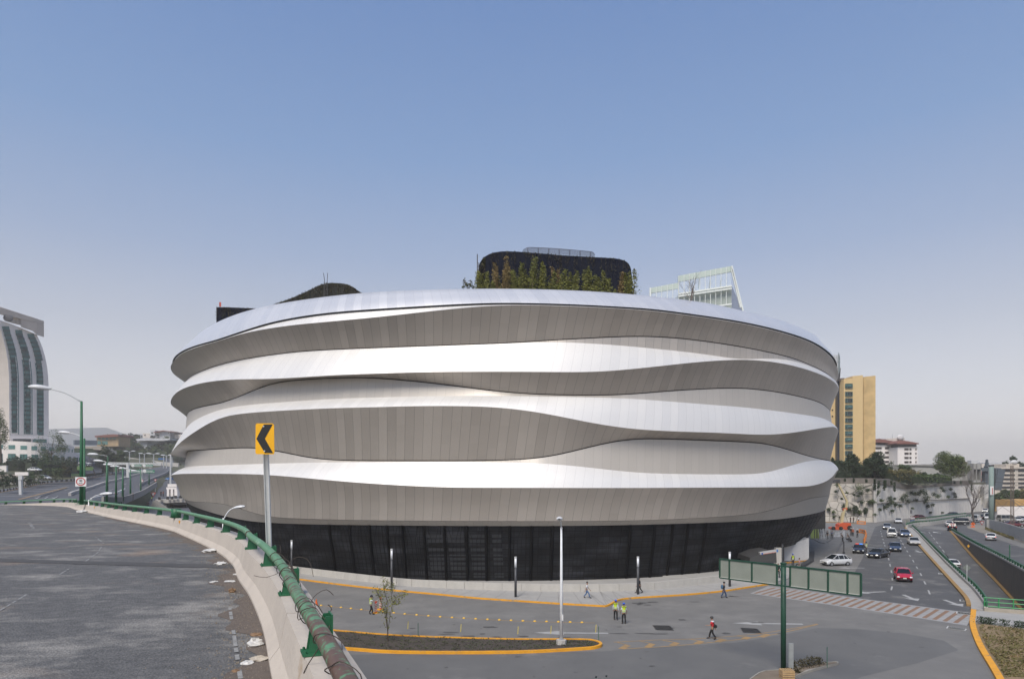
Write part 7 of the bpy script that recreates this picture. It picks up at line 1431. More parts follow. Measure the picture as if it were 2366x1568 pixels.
# thin stakes and ribbons
for i, (x, y0, y1) in enumerate((((966, 1437, 1473)), (1383, 1445, 1484), (1911, 1493, 1541))): o = G(x, y1); MB().tube([o, o + Vector((0, 0, (y1 - y0) * o.y / F))], .03, 5).build('stake', flat('stake_green', (.06, .14, .1)), None, loc=o, label=('thin green stake in the island left of centre', 'thin green stake at the round end of the island', 'thin bare stake in the bed right of the green pole')[i], cat='stake')
for i, (X, Y) in enumerate(((68, 1125), (532, 1150), (1033, 1170), (1322, 1165), (1716, 1155))): x, y = r4(X, Y); o = G(x, 1474 + i * 1.5); b_ = A(x, y, o.y); MB().bar(b_, b_ + Vector((.04, 0, .6)), .05, .02).build('warning_ribbon', flat('ribbon_yellow', (.6, .5, .1)), None, loc=b_, label='short yellow ribbon, ' + ORD[i] + ' from the left above the far edge of the island', cat='ribbon', group='yellow ribbons over the island')
# reflector domes
dm = MB(); vs0 = MB(); vs0.sphere((0, 0, 0), (.13, .13, .08), 10, 6); dome = vs0.build('road_stud', mat('stud_yellow', (.85, .5, .05), .35), None); first = True
L_ = smooth_path([G(*p) for p in ((700, 1392), (742, 1397.6), (935.3, 1417.3), (1108, 1429), (1220, 1434.5), (1344.6, 1436.3))], 8); 
for i, x in enumerate([720, 742, 765, 788, 811, 835, 858, 885, 910] + list(np.linspace(935.3, 1344.6, 16))):
    y = interp(x, [700, 742, 935.3, 1022, 1108, 1220, 1344.6], [1392, 1397.8, 1417.5, 1424.5, 1429.3, 1434, 1437]); o = G(x, y); o.z = .03
    c_ = dome if first else dome.copy()
    if not first: C.objects.link(c_)
    first = False; c_.location = o; tag(c_, 'yellow dome stud, ' + ORD[i] + ' from the left in the row across the near street', 'road stud', 'row of yellow dome studs')
# young tree on the island
o = G(896, 1483); o.z = .12; yt2 = root('young_tree', 'slender young tree with sparse yellow green leaves on the island', 'tree', o); m = MB(); D_ = o.y
def yp(x, y, dy=0): return A(900 + (x - 1255) * .3002 - 3.4, 1097.4 + .3002 * y, D_ + dy)
S0 = [(1256, 1290), (1252, 1180), (1245, 1100), (1240, 1000)]
m.tube([yp(x, y) for x, y in S0], [.05, .045, .035, .02], 6)
rg = random.Random(17); lv = []
for br_ in ([(1254, 1200), (1270, 1080), (1290, 980), (1275, 880), (1300, 800)], [(1250, 1180), (1232, 1060), (1200, 960), (1190, 880)], [(1245, 1100), (1255, 980), (1225, 880), (1218, 790)], [(1290, 980), (1330, 930), (1370, 920), (1388, 900)], [(1290, 980), (1320, 960), (1345, 985)], [(1200, 960), (1170, 900), (1160, 870)], [(1232, 1060), (1215, 1020), (1225, 1040)], [(1225, 880), (1250, 840), (1245, 810)], [(1275, 880), (1300, 850)]):
    P = [yp(x, y, rg.uniform(-.5, .5)) for x, y in br_]; m.tube(P, [.025 - .004 * i for i in range(len(P))], 5)
    for a, b in list(zip(P, P[1:]))[max(0, len(P) - 4):]:
        for _ in range(34): lv.append(a.lerp(b, rg.random()) + Vector((rg.gauss(0, .16), rg.gauss(0, .25), rg.gauss(0, .14))))
m.build('trunk', flat('bark', (.09, .07, .05)), yt2); MB().leaves(lv, .15, rg).build('crown', mat('leaf_young', (.2, .2, .04), .8, col2=(.09, .1, .025), scale=4), yt2)
# grass tufts bottom right
pts = []
for _ in range(5200):
    x = rg.uniform(2262, 2400); y = rg.uniform(1450, 1568); xl = interp(y, [1440, 1463, 1500, 1548, 1590], [2258, 2264, 2281, 2311, 2332])
    if x < xl: continue
    o = G(x, y)
    if math.sin(o.x * .9 + 2) * math.sin(o.y * .7) + rg.gauss(0, .4) > -.1 or x < xl + 10: pts.append(o + Vector((0, 0, .13 + rg.random() * (.25 if x < xl + 12 else .08))))
MB().leaves(pts, .16, rg).build('grass_tufts', mat('grass_mix', (.15, .125, .045), 1, col2=(.09, .09, .03), scale=.9, amt=.8, spots=((.25, .17, .08), .7, .55, .1)), kind='stuff', label='patchy dry and green grass in the lower right corner', cat='grass')
for i, (X, Y) in enumerate(((1008, 1143), (1052, 1150), (1098, 1158), (1195, 1168), (1290, 1180), (1335, 1185))):
    o = G(*r7(X, Y)); p_ = [o + Vector((rg.gauss(0, .22), rg.gauss(0, .2), .12 + rg.random() * .55)) for _ in range(200)]; MB().leaves(p_, .13, rg).build('small_shrub', L_dark, None, loc=o, label='small dark shrub, ' + ORD[i] + ' from the left along the top of the grass corner', cat='shrub', group='shrubs along the grass corner')
# ================================================================== VEHICLES
def paint(name, col, rough=.28, coat=.6):
    m = flat('car_' + name, col, rough); b = m.node_tree.nodes['Principled BSDF']; b.inputs['Coat Weight'].default_value = coat; return m
tyre_m = flat('tyre', (.018, .018, .018), .9); rim_m = flat('rim', (.42, .43, .45), .3, .6); car_glass = flat('car_glass', (.012, .016, .02), .08); trim_b = flat('trim_black', (.02, .02, .022), .6)
lampw = flat('headlamp', (.75, .77, .78), .1); lamp_on = mat('headlamp_lit', (.8, .8, .75), .2, emit=((1, .95, .85), 1.2)); tail_m = flat('tail_lamp', (.35, .012, .01), .2); tail_on = mat('tail_lamp_lit', (.5, .02, .01), .2, emit=((1, .08, .03), .5)); plate_m = flat('number_plate', (.55, .55, .5), .6); chrome = flat('chrome', (.6, .62, .65), .15, .9)
KIND = { # L, W, H, belt, hood front z, hood rear z, deck z, windscreen base/top y, rear glass top/base y (fractions of L from front)
 'sedan': (4.7, 1.8, 1.45, .95, .70, .93, .98, .27, .42, .72, .86), 'hatch': (3.85, 1.7, 1.52, .98, .76, .98, 1.02, .22, .38, .86, .985),
 'suv': (4.55, 1.87, 1.72, 1.08, .84, 1.05, 1.12, .22, .44, .76, .985), 'bigsuv': (5.1, 2.0, 1.9, 1.2, 1.05, 1.2, 1.25, .24, .34, .93, .985),
 'van': (4.6, 1.75, 1.95, 1.15, 1.0, 1.12, 1.15, .02, .14, .95, .99), 'bigvan': (5.0, 1.9, 2.15, 1.2, .95, 1.12, 1.2, .10, .26, .95, .99)}
def car(kind, label, pos, heading, col, cat='car', name='parked_car', lit=False, braking=False, pickup=False, k=1.0, police=False, group=None, taxi=False):
    L, W, H, belt, hf, hr, dk, w0, w1, r1_, r0_ = KIND[kind]; q = root(name, label, cat, pos, group, rz=heading); q.scale = (k, k, k)
    Y = lambda f_: L / 2 - f_ * L; rise = .0
    hw = W / 2; zb = .22
    # lower body loft
    fr_ = [(0, .90, .42, hf - .22), (.012, .96, .28, hf - .08), (.05, 1.0, zb, hf), (w0 * .6, 1.0, zb, (hf + hr) / 2 + .02), (w0, 1.0, zb, hr), (w1, 1, zb, belt), (.5, 1, zb, belt + .01), (r1_, 1, zb, belt + .02), (min(r0_, .965), 1, zb, max(dk, belt + .02) if kind != 'sedan' else dk), (.97, .99, zb + .02, dk - .01), (.992, .95, .30, dk - .10), (1.0, .90, .42, dk - .25)]
    fs = sorted(set(fr_), key=lambda a: a[0]); rows = []
    for f_, ww, z0, z1 in fs:
        w = hw * ww; h = z1 - z0; rows.append([(x, Y(f_), z) for x, z in ((0, z0), (w * .86, z0), (w * .97, z0 + h * .16), (w, z0 + h * .42), (w * .985, z0 + h * .72), (w * .93, z1 - h * .07), (w * .8, z1), (0, z1 + .02), (-w * .8, z1), (-w * .93, z1 - h * .07), (-w * .985, z0 + h * .72), (-w, z0 + h * .42), (-w * .97, z0 + h * .16), (-w * .86, z0), (0, z0))])
    b = MB(); b.grid(rows); n = 15; b.f.append(tuple(range(n - 1))); b.f.append(tuple((len(rows) - 1) * n + j for j in range(n - 1))[::-1]); body = b.build('body', col, q, world=False, smooth=True)
    # cabin
    ce = .52 if pickup else r1_; cr0 = .58 if pickup else r0_
    wt = hw * .74; wb_ = hw * .93; pz = belt - .03; cab = [(w0, pz if w0 > .05 else pz, wb_, 1), (w1, H - .05, wt, 0), ((w1 + ce) / 2, H, wt, 0), (ce, H - .04, wt * .98, 0), (cr0, pz, wb_ * .97, 1)]
    c_ = MB(); top = [(w1, H - .06, wt * .97), (w1 + .03, H - .02, wt), ((w1 + ce) / 2, H, wt), (ce - .02, H - .02, wt * .98), (ce, H - .06, wt * .95)]
    # roof shell
    rr = []
    for f_, z, w in top: rr.append([(x, Y(f_), zz) for x, zz in ((-w, z - .05), (-w * .9, z), (0, z + .025), (w * .9, z), (w, z - .05))])
    c_.grid(rr); c_.build('roof', col if not taxi else col, q, world=False, smooth=True)
    A0, B0, C0, D0 = (Y(w0), pz), (Y(w1), H - .09), (Y(ce), H - .09), (Y(cr0), pz)
    # glasshouse block (dark glass) and pillars
    g_ = MB(); ring_b = [(wb_, A0[0]), (wb_, D0[0]), (-wb_, D0[0]), (-wb_, A0[0])]; ring_t = [(wt * .985, B0[0]), (wt * .965, C0[0]), (-wt * .965, C0[0]), (-wt * .985, B0[0])]
    g_.add([(x, y, pz) for x, y in ring_b] + [(x, y, H - .07) for x, y in ring_t], [(0, 1, 5, 4), (1, 2, 6, 5), (2, 3, 7, 6), (3, 0, 4, 7), (4, 5, 6, 7)]); g_.build('windows', car_glass, q, world=False)
    p_ = MB()
    for s_ in (-1, 1):
        def sp(y, z): t = (z - pz) / (H - .07 - pz); return Vector((s_ * (wb_ + (wt * .98 - wb_) * t + .006), y, z))
        p_.bar(sp(A0[0], pz), sp(B0[0], H - .07), .07, .05); p_.bar(sp(D0[0], pz), sp(C0[0], H - .07), .10 if kind != 'suv' else .16, .05)
        for f_ in ((.50, ) if kind in ('sedan', 'hatch') or pickup else (.48, .68)): p_.bar(sp(Y(f_), pz), sp(Y(f_ - .01), H - .07), .06, .07)
        if not pickup and kind in ('sedan', 'suv', 'hatch'): p_.bar(sp(Y(r1_ * .55 + r0_ * .45), pz), sp(Y(r1_ - .02), H - .07), .06, .08)
        p_.bar(sp(B0[0], H - .075), sp(C0[0], H - .075), .05, .05)
    p_.build('pillars', col, q, world=False)
    if pickup:
        m = MB(); m.box((0, Y(.79), belt - .02), (W * .8, L * .36, .08)); m.build('bed', trim_b, q, world=False)
    wr = .33 if kind not in ('bigsuv', 'bigvan') else .38
    for s_ in (-1, 1):
        for f_ in (.18, .80):
            m = MB(); yy = Y(f_); m.tube([(s_ * (hw * .99 - .22), yy, wr), (s_ * (hw * .99 + .004), yy, wr)], wr * 1.13, 18); m.build('wheel_arch', trim_b, q, world=False)
            m = MB(); m.tube([(s_ * (hw - .2), yy, wr), (s_ * (hw - .005), yy, wr), (s_ * (hw + .018), yy, wr)], [wr, wr, wr * .93], 20); wh = m.build('wheel', tyre_m, q, world=False)
            m = MB(); m.tube([(s_ * (hw + .0), yy, wr), (s_ * (hw + .026), yy, wr)], wr * .62, 14); m.build('rim', rim_m, wh, world=False)
        m = MB(); m.sphere((s_ * (hw * .76), Y(.028) , hf - .15), (.2, .13, .10), 10, 6); m.build('headlight', lamp_on if lit else lampw, q, world=False)
        m = MB(); m.sphere((s_ * (hw * .80), Y(.978), dk - .20), (.16, .1, .12), 8, 6); m.build('taillight', tail_on if braking else tail_m, q, world=False)
        m = MB(); m.sphere((s_ * (hw + .1), Y(w0 + .06), pz + .1), (.11, .06, .075), 8, 6); m.build('mirror', col, q, world=False)
    m = MB(); m.box((0, Y(.008), hf - .24), (W * .42, .06, .14)); m.build('grille', trim_b, q, world=False)
    m = MB(); m.box((0, Y(.0) + .0, .36), (W * .62, .08, .16)); m.build('air_intake', trim_b, q, world=False)
    m = MB(); m.box((0, Y(-.01), .5), (.38, .03, .14)); m.box((0, Y(1.004), .72 if kind != 'sedan' else .6), (.38, .03, .14)); m.build('plate', plate_m, q, world=False)
    m = MB(); m.box((0, Y(.012), hf - .17), (W * .4, .05, .025)); m.build('chrome_bar', chrome, q, world=False)
    if police:
        m = MB(); m.box((-.3, Y(.5), H + .07), (.5, .2, .1)); m.build('blue_light', mat('lamp_blue', (.02, .12, .7), .2, emit=((.1, .35, 1), .5)), q, world=False); m = MB(); m.box((.3, Y(.5), H + .07), (.5, .2, .1)); m.build('red_light', mat('lamp_red', (.6, .03, .03), .2, emit=((1, .15, .1), .3)), q, world=False)
    return q
silver = paint('silver', (.48, .47, .45), .3); white_c = paint('white', (.66, .66, .65), .3); black_c = paint('black', (.012, .013, .016), .2); navy_c = paint('navy', (.03, .045, .085), .22); red_c = paint('red', (.42, .012, .035), .25); grey_c = paint('grey', (.2, .21, .23), .3); maroon = paint('maroon', (.12, .015, .02), .3); blue_c = paint('blue_grey', (.10, .13, .2), .25)
def gp6(X, Y_): return G(*r6(X, Y_))
def hd(dx, dy): return math.atan2(-dx, dy)   # heading so that local +Y points along (dx, dy)
TO = hd(-.02, -1)                            # coming towards the viewer
car('hatch', 'red hatchback driving towards the crossing in the middle lane', gp6(1010, 1030), hd(-.40, -.92), red_c, name='driving_car')
car('suv', 'white crossover turning across the street beside the framed panels', gp6(262, 862), hd(-.95, -.22), paint('pearl', (.6, .61, .62), .25), name='driving_car', k=.93)
car('sedan', 'black saloon with lit headlamps turning behind the white crossover', gp6(738, 775), hd(-.78, -.62), black_c, name='driving_car', lit=True)
car('sedan', 'dark blue saloon in the middle lane above the red hatchback', gp6(922, 700), hd(-.46, -.89), navy_c, name='driving_car', k=1.03)
car('sedan', 'silver beige saloon in the lane beside the yellow kerb', gp6(1130, 632), hd(-.38, -.92), silver, name='driving_car', k=1.0)
car('sedan', 'dark blue grey saloon behind the silver beige one, lit headlamps', gp6(1025, 540), hd(-.36, -.93), blue_c, name='driving_car', lit=True, k=1.06)
car('van', 'old white van with a flat face in the middle of the street', gp6(885, 548), hd(-.46, -.89), white_c, cat='van', name='driving_van', k=1.0)
car('sedan', 'silver saloon with bright headlamps behind the white van', gp6(832, 458), hd(-.46, -.89), grey_c, name='driving_car', lit=True)
car('sedan', 'white saloon at the far bend below the ribbed wall', gp6(956, 390), hd(-.42, -.9), white_c, name='driving_car')
car('sedan', 'black and white police car with a light bar parked by the plaza', gp6(520, 720), hd(-.50, -.87), black_c, cat='police car', name='police_car', police=True, k=.98)
car('sedan', 'dark saloon with a pale bonnet passing behind the people in white shirts', G(*r8(897, 1412)), hd(.95, .2), maroon, name='driving_car')
car('sedan', 'dark blue saloon on the upper road below the ribbed wall', G(*r3(398, 1178)), hd(-1, -.15), navy_c, name='driving_car')
car('sedan', 'white saloon with lit lamps far up the street beside the billboard column', G(*r3(990, 1106)), hd(-.8, -1), white_c, name='driving_car', lit=True)
car('bigsuv', 'black pickup with red tail lamps leaving along the upper road', G(*r3(398, 1432)), hd(.55, .85), black_c, cat='pickup', name='driving_pickup', pickup=True, braking=True, k=.95)
car('sedan', 'white car just ahead of the black pickup', G(*r3(340, 1352)), hd(.5, .87), white_c, name='driving_car', k=.95)
car('bigsuv', 'large black four wheel drive turning at the split', G(*r3(505, 1330)), hd(-.9, .6), black_c, name='driving_car')
car('bigvan', 'white minibus standing beside the bare tree', G(*r3(830, 1280)), hd(.75, .75), white_c, cat='van', name='parked_van')
car('bigvan', 'second white van half hidden by the billboard column', G(*r3(1030, 1240)), hd(-.6, -1), white_c, cat='van', name='parked_van')
car('sedan', 'dark car behind the white minibus', G(*r3(935, 1230)), hd(.3, 1), black_c, name='driving_car')
car('sedan', 'white saloon driving away on the upper street right of the sunken ramp', gp6(1995, 580), hd(.58, .82), white_c, name='driving_car', braking=True)
o = None
for d in np.arange(60, 160, .25):
    if abs(HY + (ZC - zr(d)) * F / d - (1126.4 + .2066 * 885)) < .3: o = Vector(((1877.2 + .2066 * 1552 - CXP) * d / F, d, zr(d) + .02)); break
car('sedan', 'white and maroon saloon coming up the sunken ramp behind the green rail', o, hd(.30, 1), white_c, name='driving_car', taxi=True)
car('bigvan', 'long grey caravan with a white roof parked behind the white wall', G(*r3(1370, 1290)), hd(1, .1), mat('caravan_grey', (.3, .3, .28), .7), cat='caravan', name='parked_caravan', k=1.0).location.z = 0.1
car('hatch', 'silver compact car at the right of the caravan', G(*r3(1560, 1285)), hd(-.3, -1), silver, name='parked_car').location.z = 0.1
car('hatch', 'dark grey compact car at the far right behind the wall', G(*r3(1640, 1270)), hd(-.4, -1), grey_c, name='parked_car').location.z = 0.1
car('sedan', 'maroon car parked close behind the grubby white wall', G(*r3(1490, 1372)), hd(.98, -.1), maroon, name='parked_car', k=1.05).location.z = 0.1
for i, (x, y, c_, lb_) in enumerate(((716, 1005, grey_c, 'dark car parked by the hotel left of the white one'), (850, 1000, white_c, 'white car parked below the hotel hedge'), (1000, 935, white_c, 'white van shaped car parked under the lower hedge'), (780, 745, white_c, 'white car half hidden in the podium hedge'))):
    a = l2(x, y); o = A(a[0], a[1], 285 - i * .5); car('sedan' if i != 2 else 'suv', lb_, o, hd(1, -.2), c_, k=1.15)
for i, (x, y, c_, lb_) in enumerate(((300, 748, black_c, 'dark car parked at the top of the grass slope'), (320, 725, silver, 'silver car parked behind the dark one at the podium'))):
    car('sedan', lb_, A(*l1(x, y), 362 + i * 6), hd(1, -.2), c_, k=1.4)
q = car('sedan', 'blue and white car by the store wall at the far left', A(*l1(1500, 938), 300), hd(-.2, -1), paint('taxi_blue', (.05, .2, .5)), k=1.0)
q = car('suv', 'silver car on the wall top half hidden by bushes', P8(922, 1118, 226), hd(1, 0), silver, k=.9)

# boom lift ---------------------------------------------------------
bo = gp6(345, 465); bl_ = root('boom_lift', 'orange boom lift with a long cream arm raised beside the plaza', 'boom lift', bo); org = flat('machine_orange', (.55, .09, .03), .5); crm = flat('boom_cream', (.5, .42, .24), .5)
def b6(X, Y_, dy=0): return A(*r6(X, Y_), bo.y + dy)
m = MB(); m.extrude([b6(225, 440, -1), b6(300, 436, -1), b6(410, 445, -1), b6(430, 462, -1), b6(260, 466, -1), b6(222, 462, -1)], (0, 2.2, 0)); m.build('chassis', org, bl_); m = MB(); m.extrude([b6(300, 405, -1), b6(345, 388, -1), b6(430, 390, -1), b6(432, 432, -1), b6(345, 442, -1), b6(298, 432, -1)], (0, 2, 0)); m.build('engine_cover', org, bl_)
for X, s_ in ((240, 19), (322, 19), (420, 25)):
    m = MB(); k = s_ * .2066 * bo.y / F; c_ = b6(X, 474 - s_, -1.3); c_.z = k; m.tube([c_, c_ + Vector((0, .5, 0))], k, 14); m.build('wheel', tyre_m, bl_)
m = MB(); m.bar(b6(315, 425), b6(340, 280), .62, .6); m.bar(b6(340, 285), b6(362, 232), .52, .5); m.build('lower_boom', crm, bl_); m = MB(); m.bar(b6(338, 242), b6(382, 228), .5, .5); m.bar(b6(360, 250), b6(382, 205), .3); m.build('elbow', org, bl_)
m = MB(); m.bar(b6(372, 232), b6(385, 148), .45, .4); m.build('riser', crm, bl_); m = MB(); m.bar(b6(388, 155), b6(305, -12), .38, .4); m.bar(b6(305, -12), b6(270, -70), .3, .3); m.build('upper_boom', crm, bl_); m = MB(); m.box(b6(262, -78), (1.6, .9, .8)); m.build('basket', flat('mast_dark', (.05, .05, .055)), bl_)

# ================================================================== PEOPLE
skin_m = mat('skin', (.32, .18, .115), .6, col2=(.28, .155, .1), scale=6); hair_m = flat('hair_dark', (.012, .01, .008), .7)
def skinned(name, V, E, Rr, m, par, sub=1):
    me = bpy.data.meshes.new(name + '_raw'); me.from_pydata([tuple(v) for v in V], E, []); o = bpy.data.objects.new(name, me); C.objects.link(o); md = o.modifiers.new('Skin', 'SKIN'); md.use_smooth_shade = True
    for i, r_ in enumerate(Rr): me.skin_vertices[0].data[i].radius = r_ if hasattr(r_, '__len__') else (r_, r_)
    me.skin_vertices[0].data[0].use_root = True
    s_ = o.modifiers.new('Sub', 'SUBSURF'); s_.levels = sub; s_.render_levels = sub
    return o, m, par
PENDING = []
def person(label, pos, facing, shirt, trousers, pose='walk', hat=None, vest=None, sleeves='short', bag=None, k=1.0, arms=None, stride=.32, phase=1, name='person', hair=None, group=None, shoe=None, detail=True):
    q = root(name, label, 'person', pos, group, rz=facing); q.scale = (k, k, k)
    s_ = stride if pose == 'walk' else .0
    hipz = .93 if pose != 'walk' else .90; lean = .03 if pose == 'walk' else 0
    if pose == 'bend': lean = .55
    if pose == 'sit': hipz = .45
    P = {}
    P['pelvis'] = Vector((0, 0, hipz)); dz = [0, .2, .44, .54]; 
    up = Vector((0, math.sin(lean), math.cos(lean)))
    P['waist'] = P['pelvis'] + up * .17; P['chest'] = P['pelvis'] + up * .38; P['neck0'] = P['pelvis'] + up * .53; P['neck1'] = P['pelvis'] + up * .59 + Vector((0, .01, 0))
    hd_ = P['neck1'] + up * .06 + Vector((0, .01, 0)); P['head0'] = hd_; P['head1'] = hd_ + up * .09 + Vector((0, .015, 0)); P['head2'] = hd_ + up * .165
    legs = {}
    for sd, sg_ in (('l', -1), ('r', 1)):
        f_ = s_ * (sg_ * phase); hip = P['pelvis'] + Vector((sg_ * .095, 0, -.04)); 
        if pose == 'sit': kn = hip + Vector((0, .42, 0)); an = kn + Vector((0, .03, -.36))
        elif pose == 'stand': kn = hip + Vector((sg_ * .02, .02, -.41)); an = Vector((sg_ * .13, -.01, .085))
        elif pose == 'bend': kn = hip + Vector((sg_ * .04, .1, -.38)); an = Vector((sg_ * .14, -.02, .085))
        else:
            if f_ > 0: an = Vector((sg_ * .08, f_, .09)); kn = (hip + an) / 2 + Vector((0, .06, .02))
            else: an = Vector((sg_ * .08, f_ * 1.05, .15)); kn = (hip + an) / 2 + Vector((0, .11, -.01))
        toe = an + Vector((0, .17, -.055)) if not (pose == 'walk' and f_ < 0) else an + Vector((0, .13, -.12)); legs[sd] = (hip, kn, an, toe)
    am = {}
    for sd, sg_ in (('l', -1), ('r', 1)):
        sh = P['chest'] + up * .07 + Vector((sg_ * .175, 0, 0)); sw = -s_ * sg_ * phase * .9
        a_ = (arms or {}).get(sd)
        if a_: el = sh + Vector(a_[0]); wr_ = el + Vector(a_[1])
        elif pose == 'bend': el = sh + Vector((sg_ * .03, .1, -.25)); wr_ = el + Vector((-sg_ * .02, .1, -.22))
        else: el = sh + Vector((sg_ * .06, sw * .45, -.27)); wr_ = el + Vector((sg_ * .015, .06 + sw * .5, -.235))
        am[sd] = (sh, el, wr_)
    V = [P['pelvis'], P['waist'], P['chest'], P['neck0'], P['neck1'], P['head0'], P['head1'], P['head2']]; Rr = [(.145, .11), (.13, .095), (.15, .105), (.075, .07), (.055, .055), (.066, .072), (.078, .095), (.05, .06)]
    E = [(i, i + 1) for i in range(7)]
    for sd in 'lr':
        a, b, c_, d_ = legs[sd]; i = len(V); V += [a, b, c_, d_]; Rr += [.085, .056, .042, .036]; E += [(0, i), (i, i + 1), (i + 1, i + 2), (i + 2, i + 3)]
        a, b, c_ = am[sd]; i = len(V); dr = (c_ - b).normalized(); sx = dr.cross(Vector((0, 1, 0))); sx = sx.normalized() if sx.length > .1 else Vector((1, 0, 0)); sx = Vector((0, 1, 0)) - dr * dr.y; sx = sx.normalized() if sx.length > .1 else Vector((1, 0, 0))
        palm = c_ + dr * .075; V += [a, b, c_, palm]; Rr += [.055, .04, .029, (.018, .036)]; E += [(2, i), (i, i + 1), (i + 1, i + 2), (i + 2, i + 3)]
        if detail:
            inn = Vector((-1 if sd == 'r' else 1, 0, 0))
            for j, (o_, ln) in enumerate(((-.03, .06), (-.01, .075), (.01, .08), (.03, .07))):
                n_i = len(V); f1 = palm + dr * .03 + sx * o_; f2 = f1 + dr * ln * .5 + inn * .006; f3 = f2 + dr * ln * .45 + inn * .018; V += [f1, f2, f3]; Rr += [.009, .008, .006]; E += [(i + 3, n_i), (n_i, n_i + 1), (n_i + 1, n_i + 2)]
            n_i = len(V); t1 = c_ + dr * .04 + sx * .035; t2 = t1 + dr * .04 + sx * .022; V += [t1, t2]; Rr += [.011, .008]; E += [(i + 3, n_i), (n_i, n_i + 1)]
    if detail: i = len(V); V += [P['head1'] + Vector((0, .1, -.02))]; Rr += [.012]; E += [(6, i)]
    PENDING.append(skinned('body', V, E, Rr, skin_m, q))
    # trousers
    V = [P['pelvis'] + up * .06, P['pelvis'] + Vector((0, 0, -.02))]; Rr = [(.152, .118), (.158, .122)]; E = [(0, 1)]
    for sd in 'lr': a, b, c_, d_ = legs[sd]; i = len(V); V += [a + Vector((0, 0, -.03)), b, c_ + Vector((0, 0, .01))]; Rr += [.1, .078, .068]; E += [(1, i), (i, i + 1), (i + 1, i + 2)]
    PENDING.append(skinned('trousers', V, E, Rr, trousers, q))
    # shirt
    V = [P['chest'], P['waist'], P['pelvis'] + up * .02, P['neck0'] - up * .02]; Rr = [(.175, .128), (.155, .12), (.162, .128), (.085, .08)]; E = [(0, 1), (1, 2), (0, 3)]
    for sd in 'lr':
        a, b, c_ = am[sd]; i = len(V); V += [a, a.lerp(b, .75)]; Rr += [.075, .062]; E += [(0, i), (i, i + 1)]
        if sleeves == 'long': V += [b, b.lerp(c_, .95)]; Rr += [.056, .044]; E += [(i + 1, i + 2), (i + 2, i + 3)]
    PENDING.append(skinned('shirt', V, E, Rr, shirt, q))
    for sd in 'lr':
        a, b, c_, d_ = legs[sd]; m = MB(); M_ = (d_ - c_).to_track_quat('Y', 'Z').to_matrix(); m.sphere((c_ + d_) / 2 + Vector((0, .005, -.012)), (.052, .145, .055), 10, 6, M_); m.build('shoe', shoe or flat('shoe_black', (.012, .012, .012), .5), q, world=False, smooth=True)
    hc = P['head1'] + Vector((0, -.008, .025)); M_ = Matrix.Rotation(-lean, 3, 'X')
    if hat:
        m = MB(); m.sphere(hc + Vector((0, 0, .035)), (.112, .13, .105), 12, 7, M_); m.v = [v if v[2] > hc.z + .0 else (v[0], v[1], hc.z) for v in m.v]; m.tube([hc + Vector((0, .02, 0)), hc + Vector((0, .022, .014))], .14, 14); m.build('hat', hat, q, world=False, smooth=True)
    m = MB(); m.sphere(hc + Vector((0, -.012, .01)), (.09, .112, .098), 12, 8, M_); m.v = [(v[0], min(v[1], hc.y + .062), max(v[2], hc.z - (.045 if v[1] < hc.y else -.03))) for v in m.v]; m.build('hair', hair or hair_m, q, world=False, smooth=True)
    if detail:
        m = MB(); [m.sphere(P['head1'] + Vector((s2 * .032, .086, -.002)), .009, 6, 4) for s2 in (-1, 1)]; m.build('eyes', flat('eye_dark', (.02, .015, .012), .2), q, world=False)
        m = MB(); [m.sphere(P['head1'] + Vector((s2 * .082, -.005, -.01)), (.012, .022, .032), 6, 5) for s2 in (-1, 1)]; m.build('ears', skin_m, q, world=False, smooth=True); m = MB(); m.sphere(P['head0'] + Vector((0, .082, .035)), (.024, .008, .006), 6, 4); m.build('mouth', flat('lips', (.2, .07, .05)), q, world=False)
    if vest:
        V = [P['chest'] + up * .02, P['waist'], P['pelvis'] + up * .0, P['neck0'] - up * .04]; Rr = [(.195, .145), (.178, .138), (.182, .145), (.12, .1)]; PENDING.append(skinned('vest', V, [(0, 1), (1, 2), (0, 3)], Rr, vest, q))
        m = MB()
        for t in (.12, .24): c_ = P['pelvis'] + up * t; ring = [[c_ + Vector((math.cos(a) * .205, math.sin(a) * .158, z)) for a in np.linspace(0, 2 * math.pi, 17)] for z in (-.025, .025)]; m.grid(ring)
        m.build('reflective_bands', flat('reflective', (.6, .62, .6), .4), q, world=False)
    if bag:
        kind_, bm, side_ = bag; m = MB()
        if kind_ == 'back': m.sphere(P['chest'] + Vector((0, -.22, -.05)), (.17, .12, .24), 12, 8)
        else: m.sphere(P['pelvis'] + Vector((side_ * .24, -.1, .08)), (.14, .22, .15), 12, 8); m.bar(P['pelvis'] + Vector((side_ * .2, -.05, .18)), P['neck0'] + Vector((-side_ * .1, .08, -.03)), .03, .02); m.bar(P['pelvis'] + Vector((side_ * .2, -.12, .18)), P['neck0'] + Vector((-side_ * .1, -.1, -.03)), .03, .02)
        m.build('bag', bm, q, world=False, smooth=True)
    return q
hv = mat('vest_yellow', (.62, .80, .03), .7, col2=(.5, .66, .03), scale=6); wsh = mat('cloth_white', (.62, .64, .68), .85, col2=(.5, .52, .56), scale=7); blk = mat('cloth_black', (.016, .016, .018), .9, col2=(.008, .008, .009), scale=6); jn = mat('denim', (.10, .18, .34), .9, col2=(.06, .11, .22), scale=8); blu_h = flat('helmet_blue', (.02, .1, .6), .3); navy_h = flat('cap_navy', (.012, .015, .03)); dkj = mat('cloth_charcoal', (.04, .045, .05), .9, col2=(.02, .022, .025), scale=6)
whh = flat('helmet_white', (.7, .7, .7), .3); redsh = mat('shirt_red', (.55, .02, .03), .85, col2=(.45, .02, .03), scale=7); brn = mat('cloth_brown', (.16, .12, .09), .9, scale=6)
LEFT_, AWAY, RIGHT_, TOW = R(90), 0, R(-90), R(180)
